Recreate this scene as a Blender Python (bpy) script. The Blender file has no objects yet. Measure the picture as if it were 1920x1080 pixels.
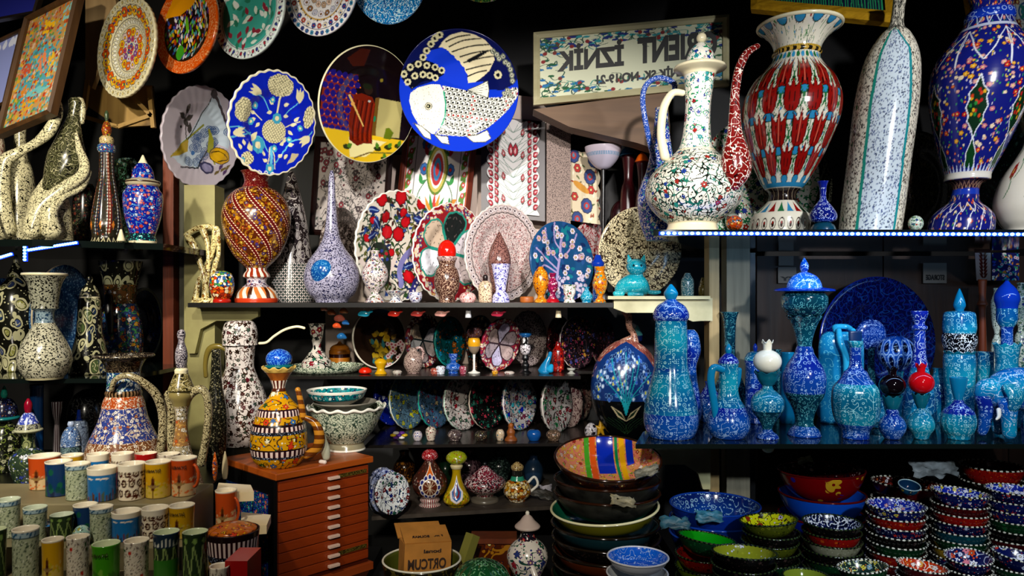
import bpy, math, random
import numpy as np
from mathutils import Vector, Matrix
random.seed(7); np.random.seed(7)
R = math.radians
F = 1400.0; HX = 960.0; HY = 560.0; CZ = 1.45      # lens in pixels of the 1920 wide frame, optical axis, eye height
SC = bpy.context.scene; COL = SC.collection
# ---------------------------------------------------------------- camera, world, lights, exposure
cam = bpy.data.cameras.new('camera'); camo = bpy.data.objects.new('camera', cam); COL.objects.link(camo)
cam.sensor_width = 36; cam.lens = 36*F/1920; cam.shift_y = 20/1920; cam.clip_start = .05
camo.location = (0, 0, CZ); camo.rotation_euler = (R(90), 0, 0); SC.camera = camo
wd = bpy.data.worlds.new('world'); SC.world = wd; wd.use_nodes = True
wd.node_tree.nodes['Background'].inputs[0].default_value = (.9, .95, 1, 1)
wd.node_tree.nodes['Background'].inputs[1].default_value = .012
SC.view_settings.view_transform = 'Standard'; SC.view_settings.look = 'None'
SC.view_settings.exposure = 0.38; SC.view_settings.gamma = 1; SC.view_settings.use_curve_mapping = False
def spot(name, loc, tgt, power, col, size=60, blend=.6, rad=.03):
    l = bpy.data.lights.new(name, 'SPOT'); l.energy = power; l.color = col; l.spot_size = R(size); l.spot_blend = blend
    l.shadow_soft_size = rad
    o = bpy.data.objects.new(name, l); COL.objects.link(o); o.location = loc
    o.rotation_euler = (Vector(tgt)-Vector(loc)).to_track_quat('-Z', 'Y').to_euler(); return o
def area(name, loc, tgt, power, col, sx, sy):
    l = bpy.data.lights.new(name, 'AREA'); l.energy = power; l.color = col; l.shape = 'RECTANGLE'; l.size = sx; l.size_y = sy
    o = bpy.data.objects.new(name, l); COL.objects.link(o); o.location = loc
    o.rotation_euler = (Vector(tgt)-Vector(loc)).to_track_quat('-Z', 'Y').to_euler(); return o
WARM = (1, .92, .76); COOL = (.86, .93, 1); NEUT = (1, .96, .90)
spot('ceiling_or_fill_spot', (-1.15, .50, 2.30), (-1.30, 2.1, 1.50), 95, WARM, 62, .8)
spot('ceiling_or_fill_spot', (-.70, .10, 1.95), (-.95, 2.25, 2.08), 58, WARM, 44, .9)  # added fill below the ceiling, brightens the hanging plates
spot('ceiling_or_fill_spot', (-.45, .40, 2.25), (-.35, 2.7, 1.55), 135, NEUT, 46, .8)
spot('ceiling_or_fill_spot', (.30, .40, 2.15), (.10, 2.8, 1.68), 130, (1, .95, .92), 40, .8)
spot('ceiling_or_fill_spot', (1.15, .5, 2.2), (1.05, 2.0, 1.80), 66, (.97, .98, 1), 56, .8)
spot('ceiling_or_fill_spot', (.75, .2, 1.75), (.95, 2.1, .98), 62, COOL, 50, .8)  # added low fill from the front for the blue ware and bowls
spot('ceiling_or_fill_spot', (-.9, .6, 2.5), (-.9, 1.7, .9), 48, WARM, 44, .8)
spot('ceiling_or_fill_spot', (-.1, .15, 1.9), (-.05, 2.6, 1.0), 72, WARM, 46, .8)  # unseen fill well below the ceiling, lifts the lower centre shelves
spot('ceiling_or_fill_spot', (-.95, .1, 1.75), (-1.28, 2.1, 1.38), 26, WARM, 40, .9)  # added low fill reaching under the upper left shelf
area('shelf_led_light', (1.1, 1.90, 1.60), (1.1, 2.25, 1.0), 1.6, (.35, .62, 1), 1.4, .012)

# ---------------------------------------------------------------- materials
def C(h, a=1):
    h = h.lstrip('#'); v = [int(h[i:i+2], 16)/255 for i in (0, 2, 4)]
    return tuple((x/12.92 if x <= .04045 else ((x+.055)/1.055)**2.4) for x in v) + ((a,) if a else ())
class NB:
    def __init__(s, name, rough=.18, metal=0, coat=0):
        s.mat = bpy.data.materials.new(name); s.mat.use_nodes = True; s.nt = s.mat.node_tree
        s.b = s.nt.nodes['Principled BSDF']; s.b.inputs['Roughness'].default_value = rough
        s.b.inputs['Metallic'].default_value = metal; s.b.inputs['Coat Weight'].default_value = coat
        s.tc = s.add('ShaderNodeTexCoord'); s.oi = s.add('ShaderNodeObjectInfo'); s._v = None
    def add(s, t, **k):
        n = s.nt.nodes.new(t)
        for a, v in k.items(): setattr(n, a, v)
        return n
    def put(s, sock, v):
        if isinstance(v, bpy.types.NodeSocket): s.nt.links.new(v, sock)
        else: sock.default_value = v
    def m(s, op, a, b=0, c=0):
        n = s.add('ShaderNodeMath', operation=op); s.put(n.inputs[0], a); s.put(n.inputs[1], b)
        if op in ('MULTIPLY_ADD', 'COMPARE', 'SMOOTH_MIN'): s.put(n.inputs[2], c)
        return n.outputs[0]
    def vm(s, op, a, b):
        n = s.add('ShaderNodeVectorMath', operation=op); s.put(n.inputs[0], a); s.put(n.inputs[1], b); return n.outputs[0]
    def scl(s, a, k):
        n = s.add('ShaderNodeVectorMath', operation='SCALE'); s.put(n.inputs[0], a); s.put(n.inputs['Scale'], k); return n.outputs[0]
    def mix(s, f, a, b):
        n = s.add('ShaderNodeMix', data_type='RGBA'); s.put(n.inputs[0], f); s.put(n.inputs[6], a); s.put(n.inputs[7], b); return n.outputs[2]
    def raw(s): return s.tc.outputs['Object']
    def vec(s):
        if s._v is None:
            c = s.add('ShaderNodeCombineXYZ'); r = s.m('MULTIPLY', s.oi.outputs['Random'], 7.3)
            for i in range(3): s.put(c.inputs[i], r)
            s._v = s.vm('ADD', s.raw(), c.outputs[0])
        return s._v
    def xyz(s, v):
        n = s.add('ShaderNodeSeparateXYZ'); s.put(n.inputs[0], v); return n.outputs
    def noise(s, v, sc, det=0, dist=0):
        n = s.add('ShaderNodeTexNoise'); s.put(n.inputs['Vector'], v); n.inputs['Scale'].default_value = sc
        n.inputs['Detail'].default_value = det; n.inputs['Distortion'].default_value = dist; return n.outputs
    def vor(s, v, sc, rnd=1, feat='F1'):
        n = s.add('ShaderNodeTexVoronoi', feature=feat); s.put(n.inputs['Vector'], v); n.inputs['Scale'].default_value = sc
        n.inputs['Randomness'].default_value = rnd; return n.outputs
    def ramp(s, f, cols, const=True):
        n = s.add('ShaderNodeValToRGB'); r = n.color_ramp; r.interpolation = 'CONSTANT' if const else 'LINEAR'
        k = len(cols)
        while len(r.elements) < k: r.elements.new(.5)
        for i, c in enumerate(cols):
            r.elements[i].position = (i/k if const else i/(k-1)); r.elements[i].color = C(c)
        s.put(n.inputs[0], f); return n.outputs[0]
    def lt(s, a, b): return s.m('LESS_THAN', a, b)
    def gt(s, a, b): return s.m('GREATER_THAN', a, b)
    def mul(s, a, b): return s.m('MULTIPLY', a, b)
    def lines(s, v, sc, w, k=2.0):                  # curling contour lines
        n = s.noise(v, sc)[0]; t = s.m('FRACT', s.mul(n, k)); return s.lt(s.m('ABSOLUTE', s.m('SUBTRACT', t, .5)), w)
    def flowers(s, v, sc, base, pets, centre, outline, r=.34, n=6, dens=.6, rnd=.7):
        o = s.vor(v, sc, rnd); c = s.xyz(o['Color']); q = s.vm('SUBTRACT', s.scl(v, sc), s.scl(o['Position'], 1.0 if POS_SCALED else sc))
        x = s.xyz(q); a = s.m('ARCTAN2', s.m('MULTIPLY_ADD', x[1], .5, x[2]), x[0])
        cs = s.m('COSINE', s.m('MULTIPLY_ADD', a, float(n), s.mul(c[1], 6.0)))
        rr = s.m('MULTIPLY_ADD', cs, r*.22, s.m('MULTIPLY_ADD', c[2], r*.35, r*.72)); d = o['Distance']; on = s.lt(c[1], dens)
        if outline: base = s.mix(s.mul(on, s.lt(d, s.m('ADD', rr, .06))), base, C(outline))
        col = s.ramp(c[0], pets); base = s.mix(s.mul(on, s.lt(d, rr)), base, col)
        if centre:
            base = s.mix(s.mul(on, s.lt(d, r*.42)), base, C(outline or centre)); base = s.mix(s.mul(on, s.lt(d, r*.3)), base, C(centre))
        return base
    def done(s, col, bump=None):
        s.put(s.b.inputs['Base Color'], col)
        if bump is not None:
            n = s.add('ShaderNodeBump'); n.inputs['Strength'].default_value = .5; n.inputs['Distance'].default_value = .002
            s.put(n.inputs['Height'], bump); s.nt.links.new(n.outputs[0], s.b.inputs['Normal'])
        return s.mat
POS_SCALED = False
_mc = {}
def mat(*spec, **kw):
    k = spec+tuple(sorted(kw.items()))
    if k not in _mc: _mc[k] = globals()['m_'+spec[0]](*spec[1:], **kw)
    return _mc[k]
def m_plain(c, rough=.2, metal=0): n = NB('glaze_'+c, rough, metal); return n.done(C(c))
def m_emit(c, st):
    n = NB('light_'+c); n.put(n.b.inputs['Emission Color'], C(c)); n.b.inputs['Emission Strength'].default_value = st; return n.done(C(c))
def m_wood(a, b, sc=30, rough=.5, ax=2):
    n = NB('wood_'+a, rough); v = n.raw(); st = [1.0, 1.0, 1.0]; st[ax] = .08
    v = n.vm('MULTIPLY', v, tuple(st)); q = n.noise(v, sc, 4, 1.2)[0]; f = n.noise(v, sc*5, 3)[0]
    return n.done(n.mix(n.m('MULTIPLY_ADD', f, .35, n.m('MULTIPLY_ADD', q, 1.6, -.5)), C(a), C(b)), q)
def m_dirty(a, b, sc=8, rough=.6):
    n = NB('paintwork_'+a, rough); q = n.noise(n.raw(), sc, 5)[0]
    return n.done(n.mix(n.m('MULTIPLY_ADD', q, 2.4, -.8), C(a), C(b)), q)
def m_speck(base, ink, sc=90, r=.3, line=None, rough=.18):
    sc *= 1.35; n = NB('speckle_'+base, rough); v = n.vec(); c = C(base)
    if line: c = n.mix(n.lines(v, sc*.45, .07, 3), c, C(line))
    d = n.vor(v, sc, 1); e = n.vor(v, sc*1.9, 1)
    c = n.mix(n.lt(e['Distance'], r*.8), c, C(line or ink)); return n.done(n.mix(n.lt(d['Distance'], r), c, C(ink)))
def m_scroll(base, ink, ink2, sc=40, w=.1, pets=None, r=.3, dens=.5, rough=.18):
    sc *= 1.5; n = NB('scroll_'+base, rough); v = n.vec(); c = C(base)
    c = n.mix(n.lines(v, sc, w, 3.0), c, C(ink)); c = n.mix(n.lines(n.vm('ADD', v, (3, 3, 3)), sc*.8, w*.6, 3.0), c, C(ink2))
    d = n.vor(v, sc*2.2, 1); c = n.mix(n.lt(d['Distance'], .27), c, C(ink))
    if pets: c = n.flowers(v, sc*.8, c, pets.split(), base, ink, r, 6, dens)
    return n.done(c)
def m_floral(base, pets, leaf, centre='f4e08a', outline='101028', sc=28, dens=.75, r=.36, bud=None, n_=6, rough=.18):
    sc *= 1.3; n = NB('floral_'+base, rough); v = n.vec(); c = C(base)
    c = n.mix(n.lines(v, sc*1.1, .09, 2.5), c, C(leaf))
    o = n.vor(n.vm('ADD', v, (5, 2, 1)), sc*2.4, 1); cc = n.xyz(o['Color'])
    c = n.mix(n.mul(n.lt(o['Distance'], .3), n.lt(cc[0], .7)), c, n.ramp(cc[1], (bud or pets+' '+leaf).split()))
    return n.done(n.flowers(v, sc, c, pets.split(), centre, outline, r, n_, dens))
def m_relief(a, b, dot, sc=60, lo=0.0, hi=.2, line=.05):
    n = NB('turquoise_'+a, .12, 0, .3); v = n.vec(); z = n.xyz(n.raw())[2]
    q = n.m('MULTIPLY_ADD', n.noise(v, 14)[0], 1.1, n.m('MULTIPLY_ADD', n.m('SINE', n.mul(z, 55.0)), .35, -.05)); c = n.mix(q, C(a), C(b))
    g = n.gt(n.noise(v, 30)[0], .49); o = n.vor(v, sc*.95, .45); d = o['Distance']
    ring = n.mul(n.lt(n.m('ABSOLUTE', n.m('SUBTRACT', d, .36)), line*1.1), g); eye = n.mul(n.lt(d, .12), g)
    ln = n.mul(n.lines(v, sc*.8, line*1.5, 3), n.lt(n.noise(v, 30)[0], .47))
    k = n.m('MAXIMUM', n.m('MAXIMUM', ring, eye), ln); c = n.mix(n.mul(k, .62), c, C(dot))
    e = n.vor(n.raw(), sc*2.1, .3); m_ = n.mul(n.lt(e['Distance'], .26), n.gt(n.m('SINE', n.m('MULTIPLY_ADD', z, 210.0, n.mul(n.noise(v, 20)[0], 8.0))), .15)); c = n.mix(n.mul(m_, .85), c, C(dot))
    return n.done(c, n.m('ADD', m_, k))
def m_paisley(base, ink, fill, sc=26):
    sc *= 1.25; n = NB('paisley_'+base); v = n.vec(); w = n.noise(v, sc*.8)[1]; v2 = n.vm('ADD', n.vm('MULTIPLY', v, (1.15, 1.15, .72)), n.scl(w, .022))
    o = n.vor(v2, sc, .55); d = o['Distance']; cc = n.xyz(o['Color']); f = n.vor(v, sc*3.4, 1)['Distance']
    c = n.mix(n.lt(f, .24), C(ink), C(base)); c = n.mix(n.lt(d, .55), c, C(ink)); c = n.mix(n.lt(d, .51), c, C(base)); c = n.mix(n.lt(d, .38), c, C(ink)); c = n.mix(n.lt(d, .33), c, n.ramp(cc[0], (fill+' '+base).split()))
    return n.done(n.mix(n.mul(n.lines(v, sc*2.4, .16, 3), n.lt(d, .3)), c, C(base)))
def m_topbowl():
    n = NB('striped_bowl_glaze', .12); v = n.vec(); x = n.xyz(n.raw()); c = n.flowers(v, 70, n.mix(n.lines(v, 60, .14, 3), C('e08468'), C('d8b040')), 'e8b040 a83024 f0e0d0 e07858 4a9a40'.split(), 'f4e8d0', '6a2a20', .4, 6, .9)
    for a, b_, h, y0 in ((-.052, -.038, '4aa828', -9.), (-.036, -.020, 'e85a14', -9.), (-.016, .030, '0c2cb8', .03), (.034, .042, '0c8a50', -9.), (.046, .060, 'f0b010', -9.), (.064, .082, '0c2cb8', .06)):
        c = n.mix(n.mul(n.mul(n.gt(x[0], a), n.lt(x[0], b_)), n.gt(x[1], y0)), c, C(h))
    return n.done(c)
def m_fringe(base, ink, n_=28, zf=0, rough=.2, col3=None):   # upright strokes round the pot
    n = NB('fringe_'+base, rough); x = n.xyz(n.raw()); a = n.m('ARCTAN2', x[1], x[0])
    s_ = n.m('SINE', n.m('MULTIPLY_ADD', x[2], float(zf), n.mul(a, float(n_)))); c = n.mix(n.gt(s_, 0.0), C(base), C(ink))
    if col3: c = n.mix(n.gt(n.m('SINE', n.mul(a, n_*.5)), .75), c, C(col3))
    return n.done(c)
def m_swirl(base, c2, pets, dots):
    n = NB('swirl_'+base); v = n.raw(); x = n.xyz(v); a = n.m('ARCTAN2', x[1], x[0])
    t = n.m('FRACT', n.m('MULTIPLY_ADD', x[2], 13.0, n.mul(a, 10/6.2832))); c = C(base)
    inner = n.lt(n.m('ABSOLUTE', n.m('SUBTRACT', t, .5)), .3)
    c = n.mix(inner, c, n.flowers(v, 75, n.mix(n.lines(v, 60, .2, 3), C(c2), C('8a5a14')), pets.split(), 'f0d060', '301008', .42, 6, .95))
    edge = n.lt(n.m('ABSOLUTE', n.m('SUBTRACT', n.m('ABSOLUTE', n.m('SUBTRACT', t, .5)), .38)), .035)
    dd = n.gt(n.m('SINE', n.mul(x[2], 900.0)), -.2); c = n.mix(n.mul(edge, dd), c, C(dots)); return n.done(c)
def m_scales(base, ink, n_=26, sc=90):
    n = NB('scales_'+base); x = n.xyz(n.raw()); u = n.mul(n.m('ARCTAN2', x[1], x[0]), n_/6.2832); w = n.mul(x[2], float(sc))
    row = n.m('FLOOR', w); u2 = n.m('FRACT', n.m('MULTIPLY_ADD', row, .5, u)); w2 = n.m('FRACT', w)
    du = n.m('SUBTRACT', u2, .5); dw = n.m('SUBTRACT', w2, .2); d = n.m('SQRT', n.m('ADD', n.mul(du, du), n.mul(n.mul(dw, dw), .6)))
    c = n.mix(n.lt(d, .42), C(ink), C(base)); c = n.mix(n.lt(d, .18), c, C(ink)); return n.done(c)
def m_paint(rough=.16, sp=.5):
    n = NB('painted_glaze', rough); n.b.inputs['Specular IOR Level'].default_value = sp; a = n.add('ShaderNodeAttribute', attribute_name='Col'); return n.done(a.outputs['Color'])
def m_paintfine(ink, sc=90, w=.2, rough=.16):       # painted motif with fine stippling in the glaze
    n = NB('painted_stipple', rough); a = n.add('ShaderNodeAttribute', attribute_name='Col')
    d = n.vor(n.vec(), sc, 1)['Distance']; return n.done(n.mix(n.mul(n.lt(d, w), .75), a.outputs['Color'], C(ink)))
def m_mosaic(cols, grout='101010', sc=45, w=.06):
    n = NB('mosaic', .15); v = n.vec(); o = n.vor(v, sc, .8); e = n.vor(v, sc, .8, 'DISTANCE_TO_EDGE')
    return n.done(n.mix(n.lt(e['Distance'], w), n.ramp(n.xyz(o['Color'])[0], cols.split()), C(grout)))

# ---------------------------------------------------------------- mesh core
def W(px, py, Y): return Vector(((px-HX)*Y/F, Y, CZ-(py-HY)*Y/F))
def tag(o, label=None, cat=None, group=None, kind=None):
    if label: o['label'] = label
    if cat: o['category'] = cat
    if group: o['group'] = group
    if kind: o['kind'] = kind
    return o
def mk(name, V, Q, mats, fm=None, parent=None, loc=(0, 0, 0), cols=None, smooth=True, rot=None):
    V = np.asarray(V, dtype=np.float32).reshape(-1, 3); me = bpy.data.meshes.new(name)
    if isinstance(Q, np.ndarray):
        n = len(Q); k = Q.shape[1]; me.vertices.add(len(V)); me.vertices.foreach_set('co', V.ravel())
        me.loops.add(n*k); me.loops.foreach_set('vertex_index', Q.astype(np.int32).ravel())
        me.polygons.add(n); me.polygons.foreach_set('loop_start', np.arange(0, n*k, k, dtype=np.int32))
        me.update(calc_edges=True)
    else: me.from_pydata(V.tolist(), [], Q); me.update()
    for m_ in (mats if isinstance(mats, (list, tuple)) else [mats]): me.materials.append(m_)
    if fm is not None: me.polygons.foreach_set('material_index', np.asarray(fm, dtype=np.int32))
    if smooth: me.polygons.foreach_set('use_smooth', np.ones(len(me.polygons), dtype=bool))
    if cols is not None:
        a = me.color_attributes.new('Col', 'FLOAT_COLOR', 'POINT'); c4 = np.ones((len(V), 4), dtype=np.float32); c4[:, :3] = cols
        a.data.foreach_set('color', c4.ravel())
    me.validate(); o = bpy.data.objects.new(name, me); COL.objects.link(o); o.location = loc
    if rot: o.rotation_euler = rot
    if parent: o.parent = parent
    return o
def quads(m, n, wrap=True):
    i = np.arange(m-1)[:, None]; j = np.arange(n if wrap else n-1)[None, :]; j2 = (j+1) % n
    return np.stack([i*n+j, i*n+j2, (i+1)*n+j2, (i+1)*n+j], -1).reshape(-1, 4)
def catmull(pts, sub=5):
    pts = [tuple(p) for p in pts]; out = []
    for i in range(len(pts)-1):
        p1, p2 = pts[i], pts[i+1]; s1 = len(p1) > 2 and p1[2]; s2 = len(p2) > 2 and p2[2]
        p0 = pts[i-1] if i and not s1 else p1; p3 = pts[i+2] if i+2 < len(pts) and not s2 else p2
        for k in range(sub):
            t = k/sub; r = []
            for a, b, c, d in zip(p0[:2], p1[:2], p2[:2], p3[:2]):
                r.append(.5*(2*b+(c-a)*t+(2*a-5*b+4*c-d)*t*t+(3*b-a-3*c+d)*t**3))
            out.append((r[0], max(r[1], .05)))
    out.append(pts[-1][:2]); return out
RINGS = ('rim', 'neck_ring', 'blue_collar', 'beaded_collar', 'wavy_rim', 'scroll_band')
class Thing:
    """a vessel standing at photo column px, depth Y, on height z0; its profile is read between rows top and bot"""
    def __init__(s, name, label, cat, px, Y, z0, top, bot, group=None, lean=0, solo=False, rz=0, ztop=None, parent=None):
        z0 += .0006; s.px, s.Y, s.z0, s.bot = px, Y, z0, bot; s.phi = math.atan((px-HX)/F)/(2*math.pi); s.lean = lean; s.solo = solo; s.name = name; s.t = (label, cat, group)
        s.k = ((CZ-(top-HY)*Y/F if ztop is None else ztop)-z0)/(bot-top); s.s = Y/F; s.rz = rz
        s.X = (px-HX)*Y/F; s.cor = 1/math.sqrt(1+((px-HX)/F)**2); s.o = None
        if not solo:
            s.o = bpy.data.objects.new(name, None); COL.objects.link(s.o); s.o.location = (s.X, Y, z0); s.o.rotation_euler = (0, 0, rz)
            s.o.empty_display_size = .03; tag(s.o, label, cat, group)
    def emit(s, part, V, Q, mats, fm=None, cols=None, smooth=True, parent=None):
        V = np.array(V, dtype=float).reshape(-1, 3); V[:, 0] += s.lean*V[:, 2]
        if s.o is None:
            s.o = mk(s.name, V, Q, mats, fm, None, (s.X, s.Y, s.z0), cols, smooth, (0, 0, s.rz)); tag(s.o, *s.t); return s.o
        return mk(part, V, Q, mats, fm, parent or s.o, (0, 0, 0), cols, smooth)
    def lathe(s, part, prof, mats, n=48, open_=False, wall=None, wavy=None, flute=None, cx=0, cy=0, sy=1, col=None, sub=5, parent=None, deep=.5, twist=0, nv=None):
        """prof: (row, half width[, sharp]) from top to bottom; mats: material or [(row, material), ...]"""
        P = catmull(prof, sub)
        if nv:
            rows = np.array([p[0] for p in P]); hw = np.array([p[1] for p in P])
            L = np.r_[0, np.cumsum(np.hypot(np.diff(rows), np.diff(hw)))]; u = np.linspace(0, L[-1], nv)
            P = list(zip(np.interp(u, L, rows), np.interp(u, L, hw)))
        outer = len(P); wv = (wall or 2.2)
        if part in RINGS and not open_: P = P+[(a_, max(b_-wv*.6, .1)) for a_, b_ in P[::-1]]+[P[0]]
        elif open_:
            inn = [(P[0][0]-.3, max(P[0][1]-wv*.5, .1))]+[(r+.3, max(h-wv, .1)) for r, h in P[:max(2, int(len(P)*deep))]]
            inn.append((inn[-1][0], .1)); P = inn[::-1]+P
        else: P = [(P[0][0], .05)]+P
        if open_ or part not in RINGS: P = P+[(P[-1][0], .05)]
        rows = np.array([p[0] for p in P]); hw = np.array([p[1] for p in P]); th = np.linspace(0, 2*np.pi, n, endpoint=False)-np.pi/2+np.pi
        r = hw[:, None]*s.s*s.cor*np.ones((1, n)); z = ((s.bot-rows)*s.k)[:, None]*np.ones((1, n)); r0 = prof[0][0]
        if wavy:
            k_, a_, span = wavy; w = np.clip(1-(rows-r0)/span, 0, 1)[:, None]; z = z+w*a_*s.k*np.cos(k_*th)[None, :]; 
        if flute: r = r*(1+flute[1]*np.cos(flute[0]*th[None, :]+twist*rows[:, None]))
        X = r*np.sin(th)[None, :]+cx*s.s; Yv = -r*np.cos(th)[None, :]*sy+cy*s.s
        # theta = pi at the side away from the camera, so column n/2 faces it
        V = np.stack([X, Yv, z], -1); Q = quads(len(P), n)[:, ::-1]; ms = mats; fm = None
        if isinstance(mats, list):
            ms = []; idx = []
            for _, m_ in mats:
                if m_ not in ms: ms.append(m_)
                idx.append(ms.index(m_))
            mid = (rows[:-1]+rows[1:])/2; st = [a for a, _ in mats]; f = [idx[max(0, np.searchsorted(st, q, 'right')-1)] for q in mid]; fm = np.repeat(f, n)
        cl = None
        if col is not None:
            U = (((th % (2*np.pi))/(2*np.pi))[None, :]*np.ones((len(P), 1))); U = (U+.5) % 1.0  # .5 faces the camera
            cl = col(((np.arctan2(X-cx*s.s, -(Yv-cy*s.s))/(2*np.pi)+.5+s.phi) % 1.0), rows[:, None]*np.ones((1, n))).reshape(-1, 3)
        return s.emit(part, V, Q, ms, fm, cl, True, parent)
    def tube(s, part, path, mats, n=14, sy=1.0, flat=1.0, parent=None, sub=6, closed=True):
        """path: (px, row, radius px[, dy metres]) swept as a round bar; sy scales its depth"""
        A = np.array([(p+(0,))[:4] for p in path], dtype=float); m_ = len(A); out = []
        for i in range(m_-1):
            p1, p2 = A[i], A[i+1]; p0 = A[i-1] if i else p1; p3 = A[i+2] if i+2 < m_ else p2
            for k in range(sub):
                t = k/sub; out.append(.5*(2*p1+(p2-p0)*t+(2*p0-5*p1+4*p2-p3)*t*t+(3*p1-p0-3*p2+p3)*t**3))
        out.append(A[-1]); A = np.array(out)
        Pn = np.stack([(A[:, 0]-s.px)*s.s, A[:, 3], (s.bot-A[:, 1])*s.k], -1); rad = np.maximum(A[:, 2], .2)*s.s
        return s.sweep(part, Pn, rad, mats, n, sy, flat, parent)
    def sweep(s, part, Pn, rad, mats, n=14, sy=1.0, flat=1.0, parent=None):
        m_ = len(Pn); T = np.gradient(Pn, axis=0); T /= np.linalg.norm(T, axis=1)[:, None]+1e-9; ref = np.array([0, 1.0, 0]); V = []
        # rounded ends
        Pn = np.vstack([Pn[0]-T[0]*rad[0]*.7, Pn[0]-T[0]*rad[0]*.45, Pn, Pn[-1]+T[-1]*rad[-1]*.45, Pn[-1]+T[-1]*rad[-1]*.7])
        rad = np.r_[rad[0]*.05, rad[0]*.7, rad, rad[-1]*.7, rad[-1]*.05]; T = np.vstack([T[0], T[0], T, T[-1], T[-1]])
        th = np.linspace(0, 2*np.pi, n, endpoint=False)
        for p, t, r in zip(Pn, T, rad):
            b = np.cross(t, ref); b /= np.linalg.norm(b)+1e-9; c = np.cross(b, t)
            V.append(p+r*(np.cos(th)[:, None]*b*flat+np.sin(th)[:, None]*c*sy))
        return s.emit(part, np.array(V), quads(len(Pn), n), mats, None, None, True, parent)
    def ball(s, part, px, row, rx, ry, mats, n=32, sy=1.0, parent=None, flute=None, dy=0):
        prof = [(row-ry*math.cos(a), max(rx*math.sin(a), .05)) for a in np.linspace(0.02, math.pi-.02, 17)]
        return s.lathe(part, prof, mats, n, cx=px-s.px, sy=sy, sub=1, parent=parent, flute=flute, cy=dy)

# ---------------------------------------------------------------- painting canvas (numpy) for hand painted ware
class Cv:
    def __init__(s, w, h, bg, x0=-1, x1=1, y0=-1, y1=1):
        s.a = np.empty((h, w, 3), np.float32); s.a[:] = C(bg, 0); s.x = np.linspace(x0, x1, w); s.y = np.linspace(y0, y1, h)
        s.b = (x0, x1, y0, y1)
    def _box(s, x0, x1, y0, y1):
        i0, i1 = np.searchsorted(s.x, [x0, x1]); j0, j1 = np.searchsorted(s.y, [y0, y1]); return i0, i1, j0, j1
    def ell(s, cx, cy, rx, ry, col, ang=0, hole=0):
        r = max(rx, ry)*1.05; i0, i1, j0, j1 = s._box(cx-r, cx+r, cy-r, cy+r)
        if i1 <= i0 or j1 <= j0: return
        X, Y = np.meshgrid(s.x[i0:i1]-cx, s.y[j0:j1]-cy); c, n = math.cos(R(ang)), math.sin(R(ang))
        d = ((X*c+Y*n)/rx)**2+((-X*n+Y*c)/ry)**2; s.a[j0:j1, i0:i1][(d < 1) & (d >= hole*hole)] = C(col, 0)
    def poly(s, pts, col):
        P = np.array(pts, float); i0, i1, j0, j1 = s._box(P[:, 0].min(), P[:, 0].max(), P[:, 1].min(), P[:, 1].max())
        if i1 <= i0 or j1 <= j0: return
        X, Y = np.meshgrid(s.x[i0:i1], s.y[j0:j1]); ins = np.zeros(X.shape, bool); j = len(P)-1
        for i in range(len(P)):
            xi, yi = P[i]; xj, yj = P[j]
            if yi != yj:
                ins ^= ((yi > Y) != (yj > Y)) & (X < (xj-xi)*(Y-yi)/(yj-yi)+xi)
            j = i
        s.a[j0:j1, i0:i1][ins] = C(col, 0)
    def line(s, pts, w, col, curve=False):
        if curve: pts = [p for p in smooth2(pts)]
        for (x0, y0), (x1, y1) in zip(pts[:-1], pts[1:]):
            i0, i1, j0, j1 = s._box(min(x0, x1)-w, max(x0, x1)+w, min(y0, y1)-w, max(y0, y1)+w)
            if i1 <= i0 or j1 <= j0: continue
            X, Y = np.meshgrid(s.x[i0:i1], s.y[j0:j1]); dx, dy = x1-x0, y1-y0; t = np.clip(((X-x0)*dx+(Y-y0)*dy)/(dx*dx+dy*dy+1e-12), 0, 1)
            s.a[j0:j1, i0:i1][(X-x0-t*dx)**2+(Y-y0-t*dy)**2 < w*w] = C(col, 0)
    def leaf(s, x, y, L, w, ang, col, vein=None):
        c, n = math.cos(R(ang)), math.sin(R(ang)); t = np.linspace(0, 1, 9); up = [(a*L, w*math.sin(math.pi*a**.8)) for a in t]; dn = [(a, -b) for a, b in up[::-1]]
        s.poly([(x+a*c-b*n, y+a*n+b*c) for a, b in up+dn], col)
        if vein: s.line([(x, y), (x+L*.8*c, y+L*.8*n)], w*.15, vein)
    def tulip(s, x, y, L, w, ang, col, tip=None, out=None):
        if out: s.leaf(x, y, L*1.12, w*1.35, ang, out)
        for d in (-16, 16, 0): s.leaf(x, y, L, w*.62, ang+d, col if d else (tip or col))
    def flower(s, x, y, r, n, col, centre='f4e08a', out=None, a0=0):
        if out:
            for k in range(n): a = a0+2*math.pi*k/n; s.ell(x+r*.6*math.cos(a), y+r*.6*math.sin(a), r*.52, r*.52, out)
        for k in range(n): a = a0+2*math.pi*k/n; s.ell(x+r*.6*math.cos(a), y+r*.6*math.sin(a), r*.40, r*.40, col)
        s.ell(x, y, r*.42, r*.42, out or centre); s.ell(x, y, r*.3, r*.3, centre)
    def at(s, X, Y):
        x0, x1, y0, y1 = s.b; h, w, _ = s.a.shape
        fx = np.clip((X-x0)/(x1-x0)*(w-1), 0, w-1.001); fy = np.clip((Y-y0)/(y1-y0)*(h-1), 0, h-1.001)
        i = fx.astype(int); j = fy.astype(int); u = (fx-i)[..., None]; v = (fy-j)[..., None]; a = s.a
        return (a[j, i]*(1-u)*(1-v)+a[j, i+1]*u*(1-v)+a[j+1, i]*(1-u)*v+a[j+1, i+1]*u*v)
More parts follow.
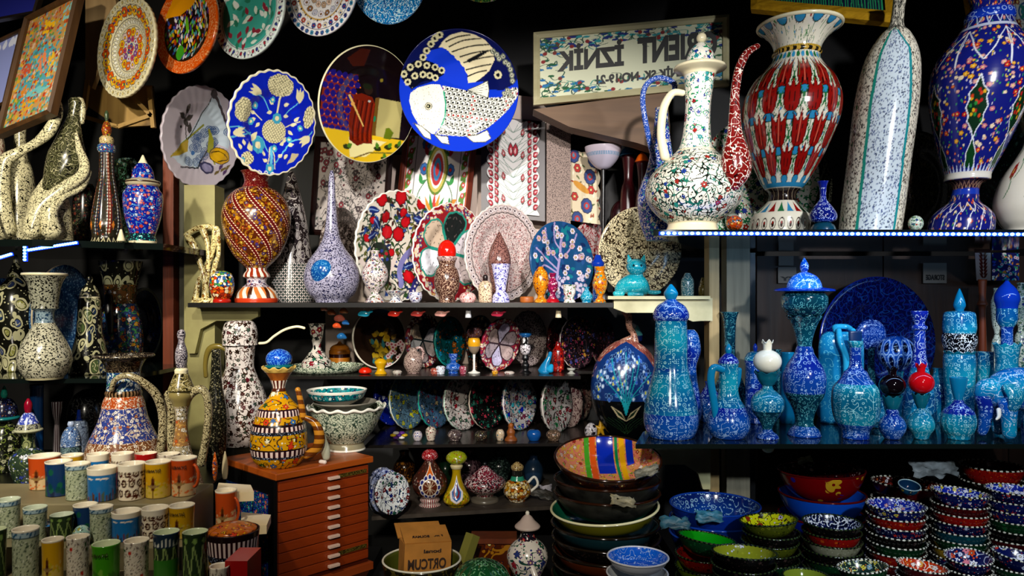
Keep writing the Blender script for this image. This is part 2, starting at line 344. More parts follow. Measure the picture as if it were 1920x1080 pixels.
def smooth2(pts, sub=6):
    A = np.array(pts, float); o = []
    for i in range(len(A)-1):
        p1, p2 = A[i], A[i+1]; p0 = A[i-1] if i else p1; p3 = A[i+2] if i+2 < len(A) else p2
        for k in range(sub): t = k/sub; o.append(tuple(.5*(2*p1+(p2-p0)*t+(2*p0-5*p1+4*p2-p3)*t*t+(3*p1-p0-3*p2+p3)*t**3)))
    o.append(tuple(A[-1])); return o

# ---------------------------------------------------------------- plates: a true circle fitted to the ellipse it shows
def fit_disc(px, py, a, b, ang, Y, sgn=1):
    """ellipse with half axes a (along ang, degrees up from the x axis) and b; sgn +1: upper/right side of the short axis leans to us"""
    c, n = math.cos(R(ang)), math.sin(R(ang)); tgt = np.array([px, py, a*a*c*c+b*b*n*n, a*a*n*n+b*b*c*c, (a*a-b*b)*c*n])
    s = Y/F; th = np.linspace(0, 2*np.pi, 24, endpoint=False); tau = math.acos(min(b/a, .995))*sgn
    ax = np.array([c, 0, n]); sh = np.array([-n, 0, c]); nrm = np.array([0, -1.0, 0])*math.cos(tau)-sh*math.sin(tau)
    p = np.array([(px-HX)*s, CZ-(py-HY)*s, a*s, nrm[0]/-nrm[1], nrm[2]/-nrm[1]])
    def frame(p):
        N = np.array([p[3], -1, p[4]]); N /= np.linalg.norm(N); E1 = np.cross(np.array([0, 0, 1.0]), N); E1 /= -np.linalg.norm(E1) if E1[0] < 0 else np.linalg.norm(E1)
        E2 = np.cross(N, E1); E2 = E2 if E2[2] > 0 else -E2; return N, E1, E2
    def f(p):
        N, E1, E2 = frame(p); P = np.array([p[0], Y, p[1]])+p[2]*(np.cos(th)[:, None]*E1+np.sin(th)[:, None]*E2)
        u = HX+P[:, 0]/P[:, 1]*F; v = HY-(P[:, 2]-CZ)/P[:, 1]*F; du, dv = u-u.mean(), -(v-v.mean())
        return np.array([u.mean(), v.mean(), 2*(du*du).mean(), 2*(dv*dv).mean(), 2*(du*dv).mean()])
    wt = np.array([1, 1, 1/a, 1/a, 1/a])
    lam = 1e-3
    for _ in range(40):
        r = (f(p)-tgt)*wt; J = np.array([(f(p+np.eye(5)[i]*1e-5)-f(p))/1e-5*wt for i in range(5)]).T
        st = np.linalg.solve(J.T@J+lam*np.diag(np.diag(J.T@J)+1e-6), -J.T@r); q = p+st
        if np.sum(((f(q)-tgt)*wt)**2) < np.sum(r*r): p = q; lam *= .4
        else: lam *= 4
        if lam > 1e6: break
    N, E1, E2 = frame(p); return np.array([p[0], Y, p[1]]), N, E1, E2, abs(p[2])
def plate(name, label, cat, px, py, rx, ry, Y, ang=90, sgn=1, mats=None, cv=None, scal=(0, 0), group=None, depth=.16, nr=None, back=None, rim=None, base_z=None, t=.012, nrm=None):
    """dish seen as an ellipse; rx, ry half axes in the picture (ang = direction of ry when tall)"""
    a, b = (ry, rx) if ry >= rx else (rx, ry)
    C0, N, E1, E2, Rr = fit_disc(px, py, a, b, ang if ry >= rx else ang-90, Y, sgn)
    if nrm:
        N = np.array(nrm, float); N /= np.linalg.norm(N); E1 = np.cross(N, [0, 0, 1.0]); E1 /= np.linalg.norm(E1); E1 = E1 if E1[0] > 0 else -E1; E2 = np.cross(N, E1); E2 = E2 if E2[2] > 0 else -E2
        C0 = np.array(W(px, py, Y)); Rr = a*Y/F
    nr = nr or (70 if cv is not None else 14); nt = 300 if cv is not None else 64
    rr = np.linspace(.004, 1, nr); th = np.linspace(0, 2*np.pi, nt, endpoint=False)
    sc = 1+scal[1]*np.cos(scal[0]*th) if scal[0] else np.ones(nt)
    def prof(r): return depth*Rr*(np.clip((r-.45)/.25, 0, 1)**2*(3-2*np.clip((r-.45)/.25, 0, 1))*.55+np.clip(r-.5, 0, 1)*.9)
    def ring(r, off): return C0+Rr*(r*sc)[:, None]*(np.cos(th)[:, None]*E1+np.sin(th)[:, None]*E2)+N*(prof(np.array(r))+off-depth*Rr)
    rows = [ring(r, 0) for r in rr]+[ring(1.008, -t*.4)]+[ring(r, -t) for r in (.99, .75, .55, .35)]+[ring(.34, -t*1.5), ring(.01, -t*1.5)]
    V = np.array(rows); nf = nr+6
    Q = quads(len(rows), nt); ms = [mats, back or mats]; fm_ = np.repeat([0]*nr+[1]*6, nt)
    if rim:                                    # rim = (radius from, material)
        ms.append(rim[1]); k = int(np.searchsorted(rr, rim[0])); fm_ = np.repeat([0]*k+[2]*(nr-k)+[1]*6, nt)
    cl = None
    if cv is not None:
        U = (rr[:, None]*np.cos(th)[None, :]); Vv = rr[:, None]*np.sin(th)[None, :]; ca = cv.at(U, Vv)
        cl = np.concatenate([ca, np.repeat(ca[-1:], 7, 0)], 0).reshape(-1, 3)
    Vc = V.reshape(-1, 3)-C0
    # orient outward
    o = mk(name, Vc, Q, ms, fm_, None, tuple(C0), cl); tag(o, label, cat, group)
    if base_z is not None:
        o.location.z += base_z-(Vc[:, 2].min()+C0[2])
    return o
def quad3(c4, Y, ref=3):
    """depths that make four picture corners one parallelogram; corner ref gets depth Y"""
    r = [np.array([(x-HX)/F, 1, -(y-HY)/F]) for x, y in c4]
    A = np.array([r[0], -r[1], r[2], -r[3]]).T; _, _, vt = np.linalg.svd(A); d = vt[-1]; d = d/d[ref]*Y
    return [r[i]*d[i]+np.array([0, 0, CZ]) for i in range(4)]
def slab(name, P4, thick, mats, parent=None, cv=None, n=(2, 2), grow=0, off=0, fm=None):
    """board with front corners TL TR BR BL"""
    P = [np.array(p, float) for p in P4]; c = sum(P)/4; ex = P[1]-P[0]; ey = P[0]-P[3]; N = np.cross(ey, ex); N /= np.linalg.norm(N)
    if N[1] > 0: N = -N
    lx = ex/np.linalg.norm(ex); ly = ey/np.linalg.norm(ey)
    P = [P[0]-lx*grow+ly*grow, P[1]+lx*grow+ly*grow, P[2]+lx*grow-ly*grow, P[3]-lx*grow-ly*grow]; P = [p+N*off for p in P]
    nx, ny = n; U, Vv = np.meshgrid(np.linspace(0, 1, nx), np.linspace(0, 1, ny))      # v 0 bottom
    G = P[3]*(1-U)[..., None]*(1-Vv)[..., None]+P[2]*U[..., None]*(1-Vv)[..., None]+P[0]*(1-U)[..., None]*Vv[..., None]+P[1]*U[..., None]*Vv[..., None]
    f = G.reshape(-1, 3); Q = quads(ny, nx, False); k = len(f); B = np.array([P[3], P[2], P[1], P[0]]); Bk = B-N*thick; V = np.vstack([f, B, Bk])
    q2 = [[k, k+1, k+5, k+4], [k+1, k+2, k+6, k+5], [k+2, k+3, k+7, k+6], [k+3, k, k+4, k+7], [k+4, k+5, k+6, k+7]]
    Q = np.vstack([Q, np.array(q2)]); cl = None
    if cv is not None: cl = np.vstack([cv.at(U, Vv).reshape(-1, 3), np.zeros((8, 3))+.02])
    ms = mats if isinstance(mats, list) else [mats]
    fmi = None if len(ms) == 1 else np.r_[np.zeros(len(Q)-5), np.ones(5)].astype(int)
    loc = Vector(c) if parent is None else Vector(c)-parent.location
    return mk(name, V-c, Q, ms, fmi, parent, tuple(loc), cl, False)
def box(name, x0, x1, y0, y1, z0, z1, m, parent=None, bev=0.0):
    c = Vector(((x0+x1)/2, (y0+y1)/2, (z0+z1)/2)); a, b, d = (x1-x0)/2, (y1-y0)/2, (z1-z0)/2
    V = [(sx*a, sy*b, sz*d) for sz in (-1, 1) for sy in (-1, 1) for sx in (-1, 1)]
    Q = [[0, 2, 3, 1], [4, 5, 7, 6], [0, 1, 5, 4], [2, 6, 7, 3], [0, 4, 6, 2], [1, 3, 7, 5]]
    o = mk(name, V, Q, m, None, parent, tuple(c-(parent.location if parent else Vector((0, 0, 0)))), None, False)
    if bev: q = o.modifiers.new('bevel', 'BEVEL'); q.width = bev; q.segments = 2
    return o
def prism(name, pts, z0, z1, m, parent=None):          # pts: (x, y) outline
    c = np.mean(np.array(pts), 0); n = len(pts); V = [(x-c[0], y-c[1], z) for z in (z0-z1, 0) for x, y in pts]
    Q = [list(range(n))[::-1], list(range(n, 2*n))]+[[i, (i+1) % n, n+(i+1) % n, n+i] for i in range(n)]
    L = Vector((c[0], c[1], z1)); return mk(name, V, Q, m, None, parent, tuple(L-(parent.location if parent else Vector((0, 0, 0)))), None, False)
def empty(name, loc, label, cat, group=None):
    o = bpy.data.objects.new(name, None); COL.objects.link(o); o.location = loc; o.empty_display_size = .03; return tag(o, label, cat, group)
def dup(root, loc, label=None, rz=None, sc=None):
    r = root.copy(); COL.objects.link(r); r.location = loc
    if label: r['label'] = label
    if rz is not None: r.rotation_euler = (r.rotation_euler[0], r.rotation_euler[1], rz)
    if sc: r.scale = sc
    for ch in list(root.children):
        c = ch.copy(); COL.objects.link(c); c.parent = r
    return r
# ================================================================ the setting
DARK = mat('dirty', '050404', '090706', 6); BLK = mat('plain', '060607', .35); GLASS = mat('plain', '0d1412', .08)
PLK = mat('wood', '1c0d06', '38200f', 22, .55, 2); PAINT = mat('dirty', 'a39c62', '7d7444', 9, .55); GREYW = mat('wood', '8f8a74', '5e5a4a', 26, .6, 2)
ORW = mat('wood', '8a3a12', '4f1d08', 26, .5, 2); PALE = mat('dirty', 'e6d3c6', 'c9aea0', 5, .7)
def S(o): return tag(o, kind='structure')
S(box('floor', -3, 3, -1.5, 4, -.1, 0, mat('dirty', '3a3430', '24201d', 5)))
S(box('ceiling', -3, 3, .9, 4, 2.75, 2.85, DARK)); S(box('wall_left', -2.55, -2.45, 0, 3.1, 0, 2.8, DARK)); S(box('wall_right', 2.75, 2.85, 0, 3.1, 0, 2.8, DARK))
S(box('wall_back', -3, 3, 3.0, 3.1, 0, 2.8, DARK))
S(box('wall_niche', -.74, .22, 2.96, 3.0, 1.15, 2.02, PALE))
S(box('wall_pillar', .13, .22, 2.80, 2.94, 1.44, 2.12, mat('speck', 'a08a80', '3a2c28', 160, .35, None, .7)))
for x0, x1 in ((.86, 1.3), (1.305, 1.74), (1.745, 2.2)):
    S(box('wall_panel', x0, x1, 2.62, 2.66, .55, 1.60, PLK))
S(box('wall_plaster', 2.02, 2.42, 2.55, 2.60, .95, 1.60, mat('dirty', 'e8d9c0', 'b8a890', 6)))
# posts
S(box('trim_1', *[W(340, 0, 2.4).x, W(398, 0, 2.4).x], 2.42, 2.50, .6, CZ-(345-HY)*2.4/F, PAINT))
S(box('trim_2', W(300, 0, 2.42).x, W(320, 0, 2.42).x, 2.44, 2.48, .7, CZ-(285-HY)*2.42/F, ORW))
S(box('trim_3', W(326, 0, 2.42).x, W(338, 0, 2.42).x, 2.46, 2.50, .7, 2.0, mat('wood', '3c3a20', '22200f', 20)))
S(box('trim_4', W(1333, 0, 2.3).x, W(1352, 0, 2.3).x, 2.32, 2.38, .7, CZ-(462-HY)*2.3/F, mat('wood', 'b39a66', '7b6438', 20)))
S(box('trim_5', W(1366, 0, 2.34).x, W(1410, 0, 2.34).x, 2.36, 2.42, .7, CZ-(462-HY)*2.34/F, GREYW))
S(box('trim_6', W(1414, 0, 2.40).x, W(1424, 0, 2.40).x, 2.44, 2.47, .7, 1.6, BLK))
# shelves, each a board on its brackets
def shelf(label, pts, z, th, m, group=None, name='shelf_board'):
    o = prism(name, pts, z-th, z, m); return tag(o, label, 'shelf', group)
xr = 1.62
R1 = shelf('black glass shelf edged with blue LED lights under the tall vases, upper right', [(.356, 1.88), (xr, 1.88), (xr, 2.5), (.66, 2.5), (.44, 2.05)], 1.624, .016, GLASS)
R2 = shelf('dark shelf carrying the turquoise and blue ware at right', [(.311, 1.88), (xr, 1.88), (xr, 2.5), (.52, 2.5), (.51, 2.32), (.36, 2.05)], 1.084, .012, GLASS)
ZA, ZB, ZC, ZD = 1.437, 1.196, .975, .773
A_ = shelf('long dark shelf with the large standing plates, centre of the display', [(W(352, 0, 2.3).x, 2.3), (W(1150, 0, 2.3).x, 2.3), (W(1150, 0, 2.3).x+.05, 2.94), (W(380, 0, 2.3).x-.05, 2.94)], ZA, .014, mat('plain', '0b0908', .3))
A2 = shelf('short cream shelf bearing the turquoise cat', [(W(1140, 0, 2.28).x, 2.28), (W(1332, 0, 2.28).x, 2.28), (W(1332, 0, 2.28).x, 2.6), (W(1160, 0, 2.28).x, 2.6)], CZ-(555-HY)*2.28/F, .01, mat('dirty', 'cfc9a0', '9c9670', 9))
B_ = shelf('thin dark shelf with the row of small plates below the long shelf', [(W(540, 0, 2.45).x, 2.45), (.225, 2.45), (.225, 2.62), (.50, 2.62), (.50, 2.92), (W(540, 0, 2.45).x, 2.92)], ZB, .01, mat('plain', '15110f', .25))
C_ = shelf('thin dark shelf with the lower row of leaning plates', [(W(688, 0, 2.45).x, 2.42), (W(1200, 0, 2.45).x, 2.47), (W(1200, 0, 2.45).x, 2.92), (W(688, 0, 2.45).x, 2.92)], ZC, .01, mat('plain', '1a1614', .25))
D_ = shelf('lowest grey shelf carrying the small lidded pots', [(W(700, 0, 2.35).x, 2.32), (W(1040, 0, 2.4).x, 2.44), (W(1040, 0, 2.4).x, 2.8), (W(700, 0, 2.35).x, 2.8)], ZD, .012, mat('wood', '4a4038', '2c2620', 20))
ZL1, ZL2 = 1.605, 1.236
L1 = shelf('black glossy shelf under the white sculptural vase, upper left', [(-1.62, 1.98), (W(60, 0, 1.95).x, 1.95), (W(150, 0, 2.0).x, 2.0), (W(306, 0, 2.1).x, 2.1), (W(306, 0, 2.1).x, 2.6), (-1.62, 2.6)], ZL1, .018, GLASS)
L2 = shelf('narrow dark shelf under the paisley urns at left', [(-1.62, 1.98), (W(200, 0, 2.0).x, 2.0), (W(290, 0, 2.2).x, 2.22), (W(290, 0, 2.2).x, 2.6), (-1.62, 2.6)], ZL2, .012, GLASS)
L3 = shelf('dark counter behind the mugs with the lidded urns and big ewers', [(-1.55, 1.86), (-.79, 1.86), (-.79, 2.06), (-.885, 2.17), (-.885, 2.21), (-.76, 2.35), (-.76, 2.415), (-1.55, 2.415)], .962, .02, BLK)
TB = S(box('floor_counter', -1.0, 1.75, 1.35, 2.62, .56, .62, mat('dirty', '0c0c0d', '151515', 8)))
TB.name = 'trim_7'
S(box('trim_10', .2, 1.75, 1.35, 1.745, .621, .80, BLK)); S(box('trim_11', .46, 1.75, 1.75, 2.5, .621, .72, BLK))
# brackets
def bracket(label, x, y0, y1, z, L, m=PAINT, h=.09, w=.018):
    V = [(x, y0, z), (x, y1, z), (x, y1, z-h), (x, y1-.05, z-h), (x, y0+.03, z-.03), (x, y0, z-.02)]
    n = len(V); c = Vector((x, y1, z)); A = [(-w/2, p[1]-c.y, p[2]-c.z) for p in V]+[(w/2, p[1]-c.y, p[2]-c.z) for p in V]
    Q = [list(range(n)), list(range(2*n-1, n-1, -1))]+[[i, (i+1) % n, n+(i+1) % n, n+i] for i in range(n)]
    return tag(mk('shelf_bracket', A, Q, m, None, None, c, None, False), label, 'bracket')
def sbracket(label, px0, px1, row, Y, h, m=PAINT, flip=False):   # bracket seen from the side, arm along the shelf front
    x0, x1 = W(px0, 0, Y).x, W(px1, 0, Y).x; z = CZ-(row-HY)*Y/F; t = .045; xs = [x0, x1]
    P = [(x0, z), (x1, z), (x1, z-t*.7), (x1+(x0-x1)*.12, z-t), (x0+(x1-x0)*.42, z-t), (x0+(x1-x0)*.2, z-t*1.6), (x0+(x1-x0)*.12, z-h), (x0, z-h)]
    n = len(P); A = [(p[0]-x0, -.012, p[1]-z) for p in P]+[(p[0]-x0, .012, p[1]-z) for p in P]
    Q = [list(range(n)), list(range(2*n-1, n-1, -1))]+[[i, (i+1) % n, n+(i+1) % n, n+i] for i in range(n)]
    return tag(mk('shelf_bracket', A, Q, m, None, None, (x0, Y, z), None, False), label, 'bracket')
sbracket('olive painted bracket reaching right from the pale post under the long shelf', 352, 486, 575, 2.405, .15)
sbracket('cream bracket under the short shelf with the turquoise cat', 1334, 1150, 559, 2.31, .07, mat('dirty', 'cfc9a0', '9c9670', 9))
sbracket('cream bracket below the shelf of blue ware, above the stacked bowls', 1330, 1215, 842, 2.28, .12, mat('dirty', 'b9b78c', '8a8860', 9))
# LED strips
def led(label, p0, p1, n, r=.0042, st=7, size=.008):
    t = empty('led_strip', (Vector(p0)+Vector(p1))/2, label, 'led strip', None); d = Vector(p1)-Vector(p0); L = d.length; c = t.location
    rz = math.atan2(d.y, d.x)
    a = box('strip', -L/2, L/2, -.003, .003, -size/2, size/2, mat('emit', '0a2cff', 2.4)); a.parent = t; a.location = (0, 0, 0); a.rotation_euler = (0, -math.asin(max(-1, min(1, d.z/L))), rz)
    mb = None
    for i in range(n):
        q = Vector(p0)+d*((i+.5)/n)-c; pr = [(-math.cos(u)*r, max(math.sin(u)*r, 1e-4)) for u in np.linspace(0, math.pi, 7)]
        if mb is None:
            th = np.linspace(0, 2*np.pi, 10, endpoint=False); V = np.array([[(rr*math.cos(k)*1.3, rr*math.sin(k), zz) for k in th] for zz, rr in pr]).reshape(-1, 3)
            mb = mk('diode', V, quads(7, 10), mat('emit', '5c9cff', st), None, t); mb.location = q+Vector((0, -.004, 0))
        else: e = mb.copy(); COL.objects.link(e); e.parent = t; e.location = q+Vector((0, -.004, 0))
    return t
led('row of bright blue LEDs along the front edge of the upper right shelf', (.37, 1.876, 1.614), (1.44, 1.876, 1.611), 72)
led('slanting blue LED row under the upper left shelf', W(48, 470, 1.97), W(146, 455, 1.985), 20, .0035)
led('short upright LED row hanging under the upper left shelf', W(48, 455, 1.965), W(48, 490, 1.965), 6, .0035)
led('blue LED row at the left edge of the picture under the upper left shelf', W(-2, 484, 1.96), W(24, 476, 1.965), 6, .0035)
# ceiling beams, boards
LW = mat('wood', '7a5c40', '4a3522', 14, .65, 0)
def quadprism(name, pts, Y, dep, m, label=None, cat=None):
    P = [W(x, y, Y) for x, y in pts]; c = sum(P, Vector())/len(P); n = len(P)
    V = [tuple(p-c) for p in P]+[tuple(p-c+Vector((0, dep, 0))) for p in P]
    Q = [list(range(n)), list(range(2*n-1, n-1, -1))]+[[i, (i+1) % n, n+(i+1) % n, n+i] for i in range(n)]
    o = mk(name, V, Q, m, None, None, c, None, False)
    return tag(o, label, cat) if label else S(o)
quadprism('trim_8', [(1000, 205), (1250, 172), (1262, 290), (1195, 268), (1068, 238)], 2.54, .09, LW)
quadprism('trim_9', [(905, 172), (1002, 182), (1075, 248), (1060, 250), (960, 225), (905, 215)], 2.86, .04, PALE)
quadprism('wooden_board', [(160, -10), (215, -10), (222, 30), (190, 120), (172, 165), (160, 150)], 2.3, .02, mat('wood', 'c0a070', '8a6a40', 16), 'pale wooden board standing behind the leftmost hanging plate', 'board')
cr = empty('wooden_crate', W(235, 215, 2.35), 'open wooden crate hanging below the yellow rimmed plate', 'crate')
def bar(name, a, b, w, m, parent):
    a, b = Vector(a), Vector(b); d = b-a; L = d.length
    V = [(sx*w/2, sy*w/2, sz*L) for sz in (0, 1) for sy in (-1, 1) for sx in (-1, 1)]
    o = mk(name, V, [[0, 2, 3, 1], [4, 5, 7, 6], [0, 1, 5, 4], [2, 6, 7, 3], [0, 4, 6, 2], [1, 3, 7, 5]], m, None, parent, a-(parent.location if parent else Vector()), None, False)
    o.rotation_euler = d.to_track_quat('Z', 'Y').to_euler(); return o
CW = mat('wood', 'b8924a', '7a5820', 18)
crp = quadprism('side_panel', [(168, 160), (285, 160), (288, 235), (222, 238), (165, 200)], 2.38, .015, CW, 'x', 'x'); crp.parent = cr; crp.location -= cr.location
del crp['label'], crp['category']
for a, b in (((222, 238), (285, 216)), ((145, 215), (222, 238)), ((210, 140), (285, 218)), ((280, 165), (288, 240)), ((165, 150), (158, 205))):
    bar('slat', W(*a, 2.3), W(*b, 2.3), .012, CW, cr)
# mug tiers: three steps
TIER = mat('dirty', '8a7e5c', '5a5038', 5, .45)
ZT1, ZT2, ZT3 = .995, .944, .90
tr = empty('stepped_stand', (-.95, 1.72, .62), 'stepped cream stand carrying the rows of painted mugs', 'stand')
def tierbox(x0, x1, y0, y1, z0, z1, nm='tier'): return box(nm, x0, x1, y0, y1, z0, z1, TIER, tr, .003)
tierbox(-1.35, W(362, 0, 1.72).x, 1.655, 1.84, .62, ZT1); tierbox(-1.28, W(372, 0, 1.6).x, 1.52, 1.65, .62, ZT2); tierbox(-1.2, W(372, 0, 1.5).x, 1.36, 1.515, .62, ZT3)
# two slanting cream boards lying between mugs and cabinet
def flatboard(label, c4, z, th=.008):
    P = []
    for px, row in c4:
        Y = (CZ-z)*F/(row-HY); P.append(((px-HX)*Y/F, Y))
    o = prism('display_board', P, z-th, z, mat('dirty', 'f4e8cf', 'd8b878', 4, .4)); return tag(o, label, 'board')
flatboard('cream board lying behind the mugs left of the wooden drawer cabinet', [(410, 905), (470, 909), (476, 922), (404, 926)], .985, .022)
flatboard('lower cream board in front of the yellow and orange bowl', [(452, 960), (508, 965), (500, 985), (452, 988)], .92, .02)
# ================================================================ upper right shelf: the tall vases
PT = mat('paint'); CREAM = mat('plain', 'efe4bd', .2); WHT = mat('plain', 'ece8dc', .15)
IZW = mat('floral', 'f2eedf', '1f3f9a 2f9a9a a02018', '1a8a5a', 'f4f0e0', '14203c', 46, .6, .34, '1f3f9a 2f9a9a 207040')
IZG = mat('scroll', 'e9e6d2', '141d18', '1c6a58', 40, .12, '20409a a02820 2a9080', .32, .5)
t = Thing('lidded_ewer', 'tall white lidded ewer with blue and green scrolls, red spout and cream handle', 'ewer', 1297, 1.99, 1.624, 62, 428, lean=.05)
b = t.lathe('body', [(136, 30), (160, 27), (200, 24), (250, 27), (276, 35), (296, 58), (320, 82), (345, 92), (370, 88), (395, 68), (408, 50), (414, 46), (428, 52)], [(136, IZW), (276, IZG), (409, CREAM)], 72)
t.lathe('neck_ring', [(277, 36), (281, 39), (285, 38)], CREAM)
l = t.lathe('lid', [(80, 7), (88, 16), (100, 24), (118, 29)], IZW)
t.ball('knob', 1297, 71, 9.5, 9.5, CREAM, parent=l)
t.lathe('saucer_rim', [(117, 28), (120, 40), (124, 49, 1), (128, 50), (131, 44), (135, 33), (140, 30)], CREAM, 64)
t.tube('handle', [(1268, 172, 6), (1248, 172, 7), (1234, 195, 8), (1230, 225, 8), (1231, 255, 8), (1240, 290, 9)], CREAM)
RED = mat('scroll', '7c1512', 'f0e0d0', '2a0808', 40, .07); 
t.tube('spout', [(1352, 352, 12, -.10), (1354, 330, 26, -.10), (1352, 300, 25, -.10), (1348, 262, 14, -.1), (1346, 225, 10, -.1), (1345, 190, 8, -.1), (1350, 150, 8, -.1), (1362, 122, 7, -.1), (1384, 106, 5, -.09)], RED, 20, .8)
t = Thing('handled_ewer', 'blue ewer standing behind the lidded white ewer, only its beaded loop handle clear', 'ewer', 1240, 2.25, 1.624, 168, 428)
t.lathe('body', [(200, 12), (230, 14), (300, 26), (350, 45), (400, 40), (428, 28)], mat('floral', '1c3c9a', 'e8e0d0 3ca0a0', 'e0e0e0', sc=60))
t.tube('handle', [(1244, 200, 4, -.12), (1248, 178, 5, -.12), (1222, 168, 5, -.12), (1200, 178, 5, -.12), (1192, 200, 5, -.12), (1196, 235, 5, -.12), (1208, 275, 5, -.1), (1222, 300, 5, -.06)], mat('speck', '1d4aa8', 'dfe8ff', 160, .3))
# tulip vase -----------------------------------------------------------------
def tulipcol():
    cv = Cv(2400, 820, 'e6dfca', 0, 1, 20, 430)
    G, RD, TQ, OUT = '1d6b34', '8f100c', '2a86b4', '1b0d0b'
    n = 14; sx = 1/n; rs = np.random.RandomState(77)
    for i in range(1500):
        x, y = rs.rand(), rs.uniform(50, 335); q = rs.uniform(-.008, .008); cv.line([(x, y), (x+q, y-rs.uniform(5, 14))], .0011, (G, '2a3a20', '4a8a4a', TQ)[i % 4])
        if i % 5 == 0: cv.ell(x, y, .0035, 2.4, (TQ, RD, '1c3a7a')[i % 3])
    def T_(u, y, h, w):
        a = w/ (2*math.pi)
        for q, cl in ((1.16, OUT), (1.0, RD)):
            cv.poly([(u+a*x*q, y-h*yy*(1+.06*(q-1)*6)) for x, yy in ((-.25, -.02), (-.85, .16), (-1.05, .42), (-.98, .70), (-1.1, 1.0), (-.55, .80), (-.32, .74), (0, 1.08), (.32, .74), (.55, .80), (1.1, 1.0), (.98, .70), (1.05, .42), (.85, .16), (.25, -.02))], cl)
        for x in (-.42, .42): cv.line([(u+a*x*.5, y-h*.1), (u+a*x, y-h*.68)], .0011, OUT)
        cv.line([(u, y-h*.2), (u, y-h*.9)], .0008, 'd86a50')
        for s_ in (-1, 1):
            cv.poly([(u, y+8), (u+s_*a*1.5, y-h*.25), (u+s_*a*2.3, y-h*.95), (u+s_*a*1.05, y-h*.15)], G)
        cv.ell(u, y+3, a*.95, 8, OUT); cv.ell(u, y+3, a*.8, 6.5, TQ); cv.line([(u, y+8), (u, y+26)], .0012, G)
    for r, (y, h) in enumerate(((52, 34), (182, 60), (226, 60), (284, 58), (330, 52))):
        for i in range(n): T_((i+.5*(r % 2))*sx, y, h if r else 40, .142)
    for i in range(n*2): cv.line([((i+.5)*sx/2, 128), ((i+.5)*sx/2, 160)], .0016, RD if i % 2 else G)
    cv.poly([(0, 94), (1, 94), (1, 102), (0, 102)], 'c09a2a')
    for i in range(60): cv.ell(i/60+.008, 98, .0035, 3, '2a2410')
    for i in range(34): cv.ell(i/34+.01, 112, .011, 6, ('2a8fc0', G)[i % 2])
    cv.poly([(0, 338), (1, 338), (1, 345), (0, 345)], TQ); cv.poly([(0, 346), (1, 346), (1, 368), (0, 368)], '1c1210')
    for i in range(18): cv.line([(i/18, 346), (i/18+.012, 368)], .003, '8a7a60')
    for i in range(18): cv.flower(i/18, 380, .0, 5, G) if 0 else cv.poly([(i/18-.02, 390), (i/18, 370), (i/18+.02, 390)], (G, TQ, RD)[i % 3])
    for i in range(22): u = i/22+.01; cv.ell(u, 412, .016, 11, '2b1a12'); cv.ell(u, 412, .0125, 9, 'e9e0cd'); cv.ell(u, 413, .007, 6, '2b1a12'); cv.ell(u, 410, .003, 3, 'a01810')
    return lambda U, V: cv.at(U, V)
t = Thing('tulip_vase', 'large white baluster vase with rows of red tulips and a flared rim', 'vase', 1460, 2.04, 1.624, 50, 428, lean=.10)
b = t.lathe('body', [(50, 80), (56, 74), (68, 58), (84, 47), (98, 44), (112, 46), (128, 58), (150, 78), (185, 93), (225, 91), (280, 72), (325, 49), (342, 38), (352, 27), (362, 26), (370, 30), (384, 44), (395, 55), (418, 58), (428, 57)], PT, 320, True, 3, col=tulipcol(), nv=330, deep=.14)
t.lathe('rim', [(46.5, 79), (47.5, 82), (51, 82), (53, 79)], CREAM, 64); t.lathe('beaded_collar', [(95, 42), (98, 46.5), (102, 46.5), (105, 43)], mat('fringe', 'c8a040', '1c1608', 30))
# big plate behind it
t2 = mat('floral', 'e6ead8', '2a3f9a a02018 1c7a4a', '1f8a4a', 'f0f0e0', '10281c', 34, .8, .36)
plate('wall_plate', 'large white floral plate behind the red tulip vase', 'plate', 1425, 215, 112, 118, 2.30, mats=t2, base_z=1.626)
for px, row, rx, ry, lab, m_, Y_ in ((1360, 385, 48, 62, 'green and white floral plate low behind the ewer and tulip vase', t2, 2.22),
        (1500, 330, 62, 105, 'dark scrolled plate between the tulip vase and the striped bottle', mat('scroll', '23231c', '6a6a50', '101010', 34), 2.36),
        (1722, 330, 52, 105, 'dark scrolled plate between the striped bottle and the navy urn', mat('scroll', '1c201a', '5c5c46', '101010', 34), 2.36),
        (1862, 250, 66, 180, 'tall oval plate with pale teal flowers behind the navy urn', mat('floral', '20453f', '7ac0b0 2f6a9a', '1a6a4a', 'd0e0d0', '10281c', 34, .8), 2.38)):
    plate('wall_plate', lab, 'plate', px, row, rx, ry, Y_, mats=m_, base_z=1.626)
t = Thing('small_jar', 'small round white jar with flowers behind the orange ball', 'jar', 1386, 2.22, 1.624, 366, 428, solo=True)
t.lathe('body', [(366, 8), (372, 14), (385, 24), (402, 27), (420, 20), (428, 16)], t2)
t = Thing('painted_ball', 'small orange painted ball at the foot of the ewer', 'ball', 1377, 1.92, 1.624, 404, 436, solo=True)
t.ball('b', 1377, 420, 16, 16, mat('floral', 'b8400e', 'e8a040 206080', '102008', sc=90))
t = Thing('perfume_bottle', 'small cobalt bottle between the tulip vase and the striped bottle', 'bottle', 1543, 1.91, 1.624, 340, 428)
t.lathe('body', [(352, 7), (366, 6), (374, 8), (386, 18), (400, 27), (410, 25), (414, 16)], mat('relief', '10208a', '0a1460', 'cfe0ff', 90), 40)
t.lathe('neck', [(340, 11), (346, 8), (352, 7)], mat('plain', '0f1e86', .12), open_=True); t.lathe('foot', [(414, 14), (420, 22), (428, 25)], mat('plain', '0b3c50', .2))
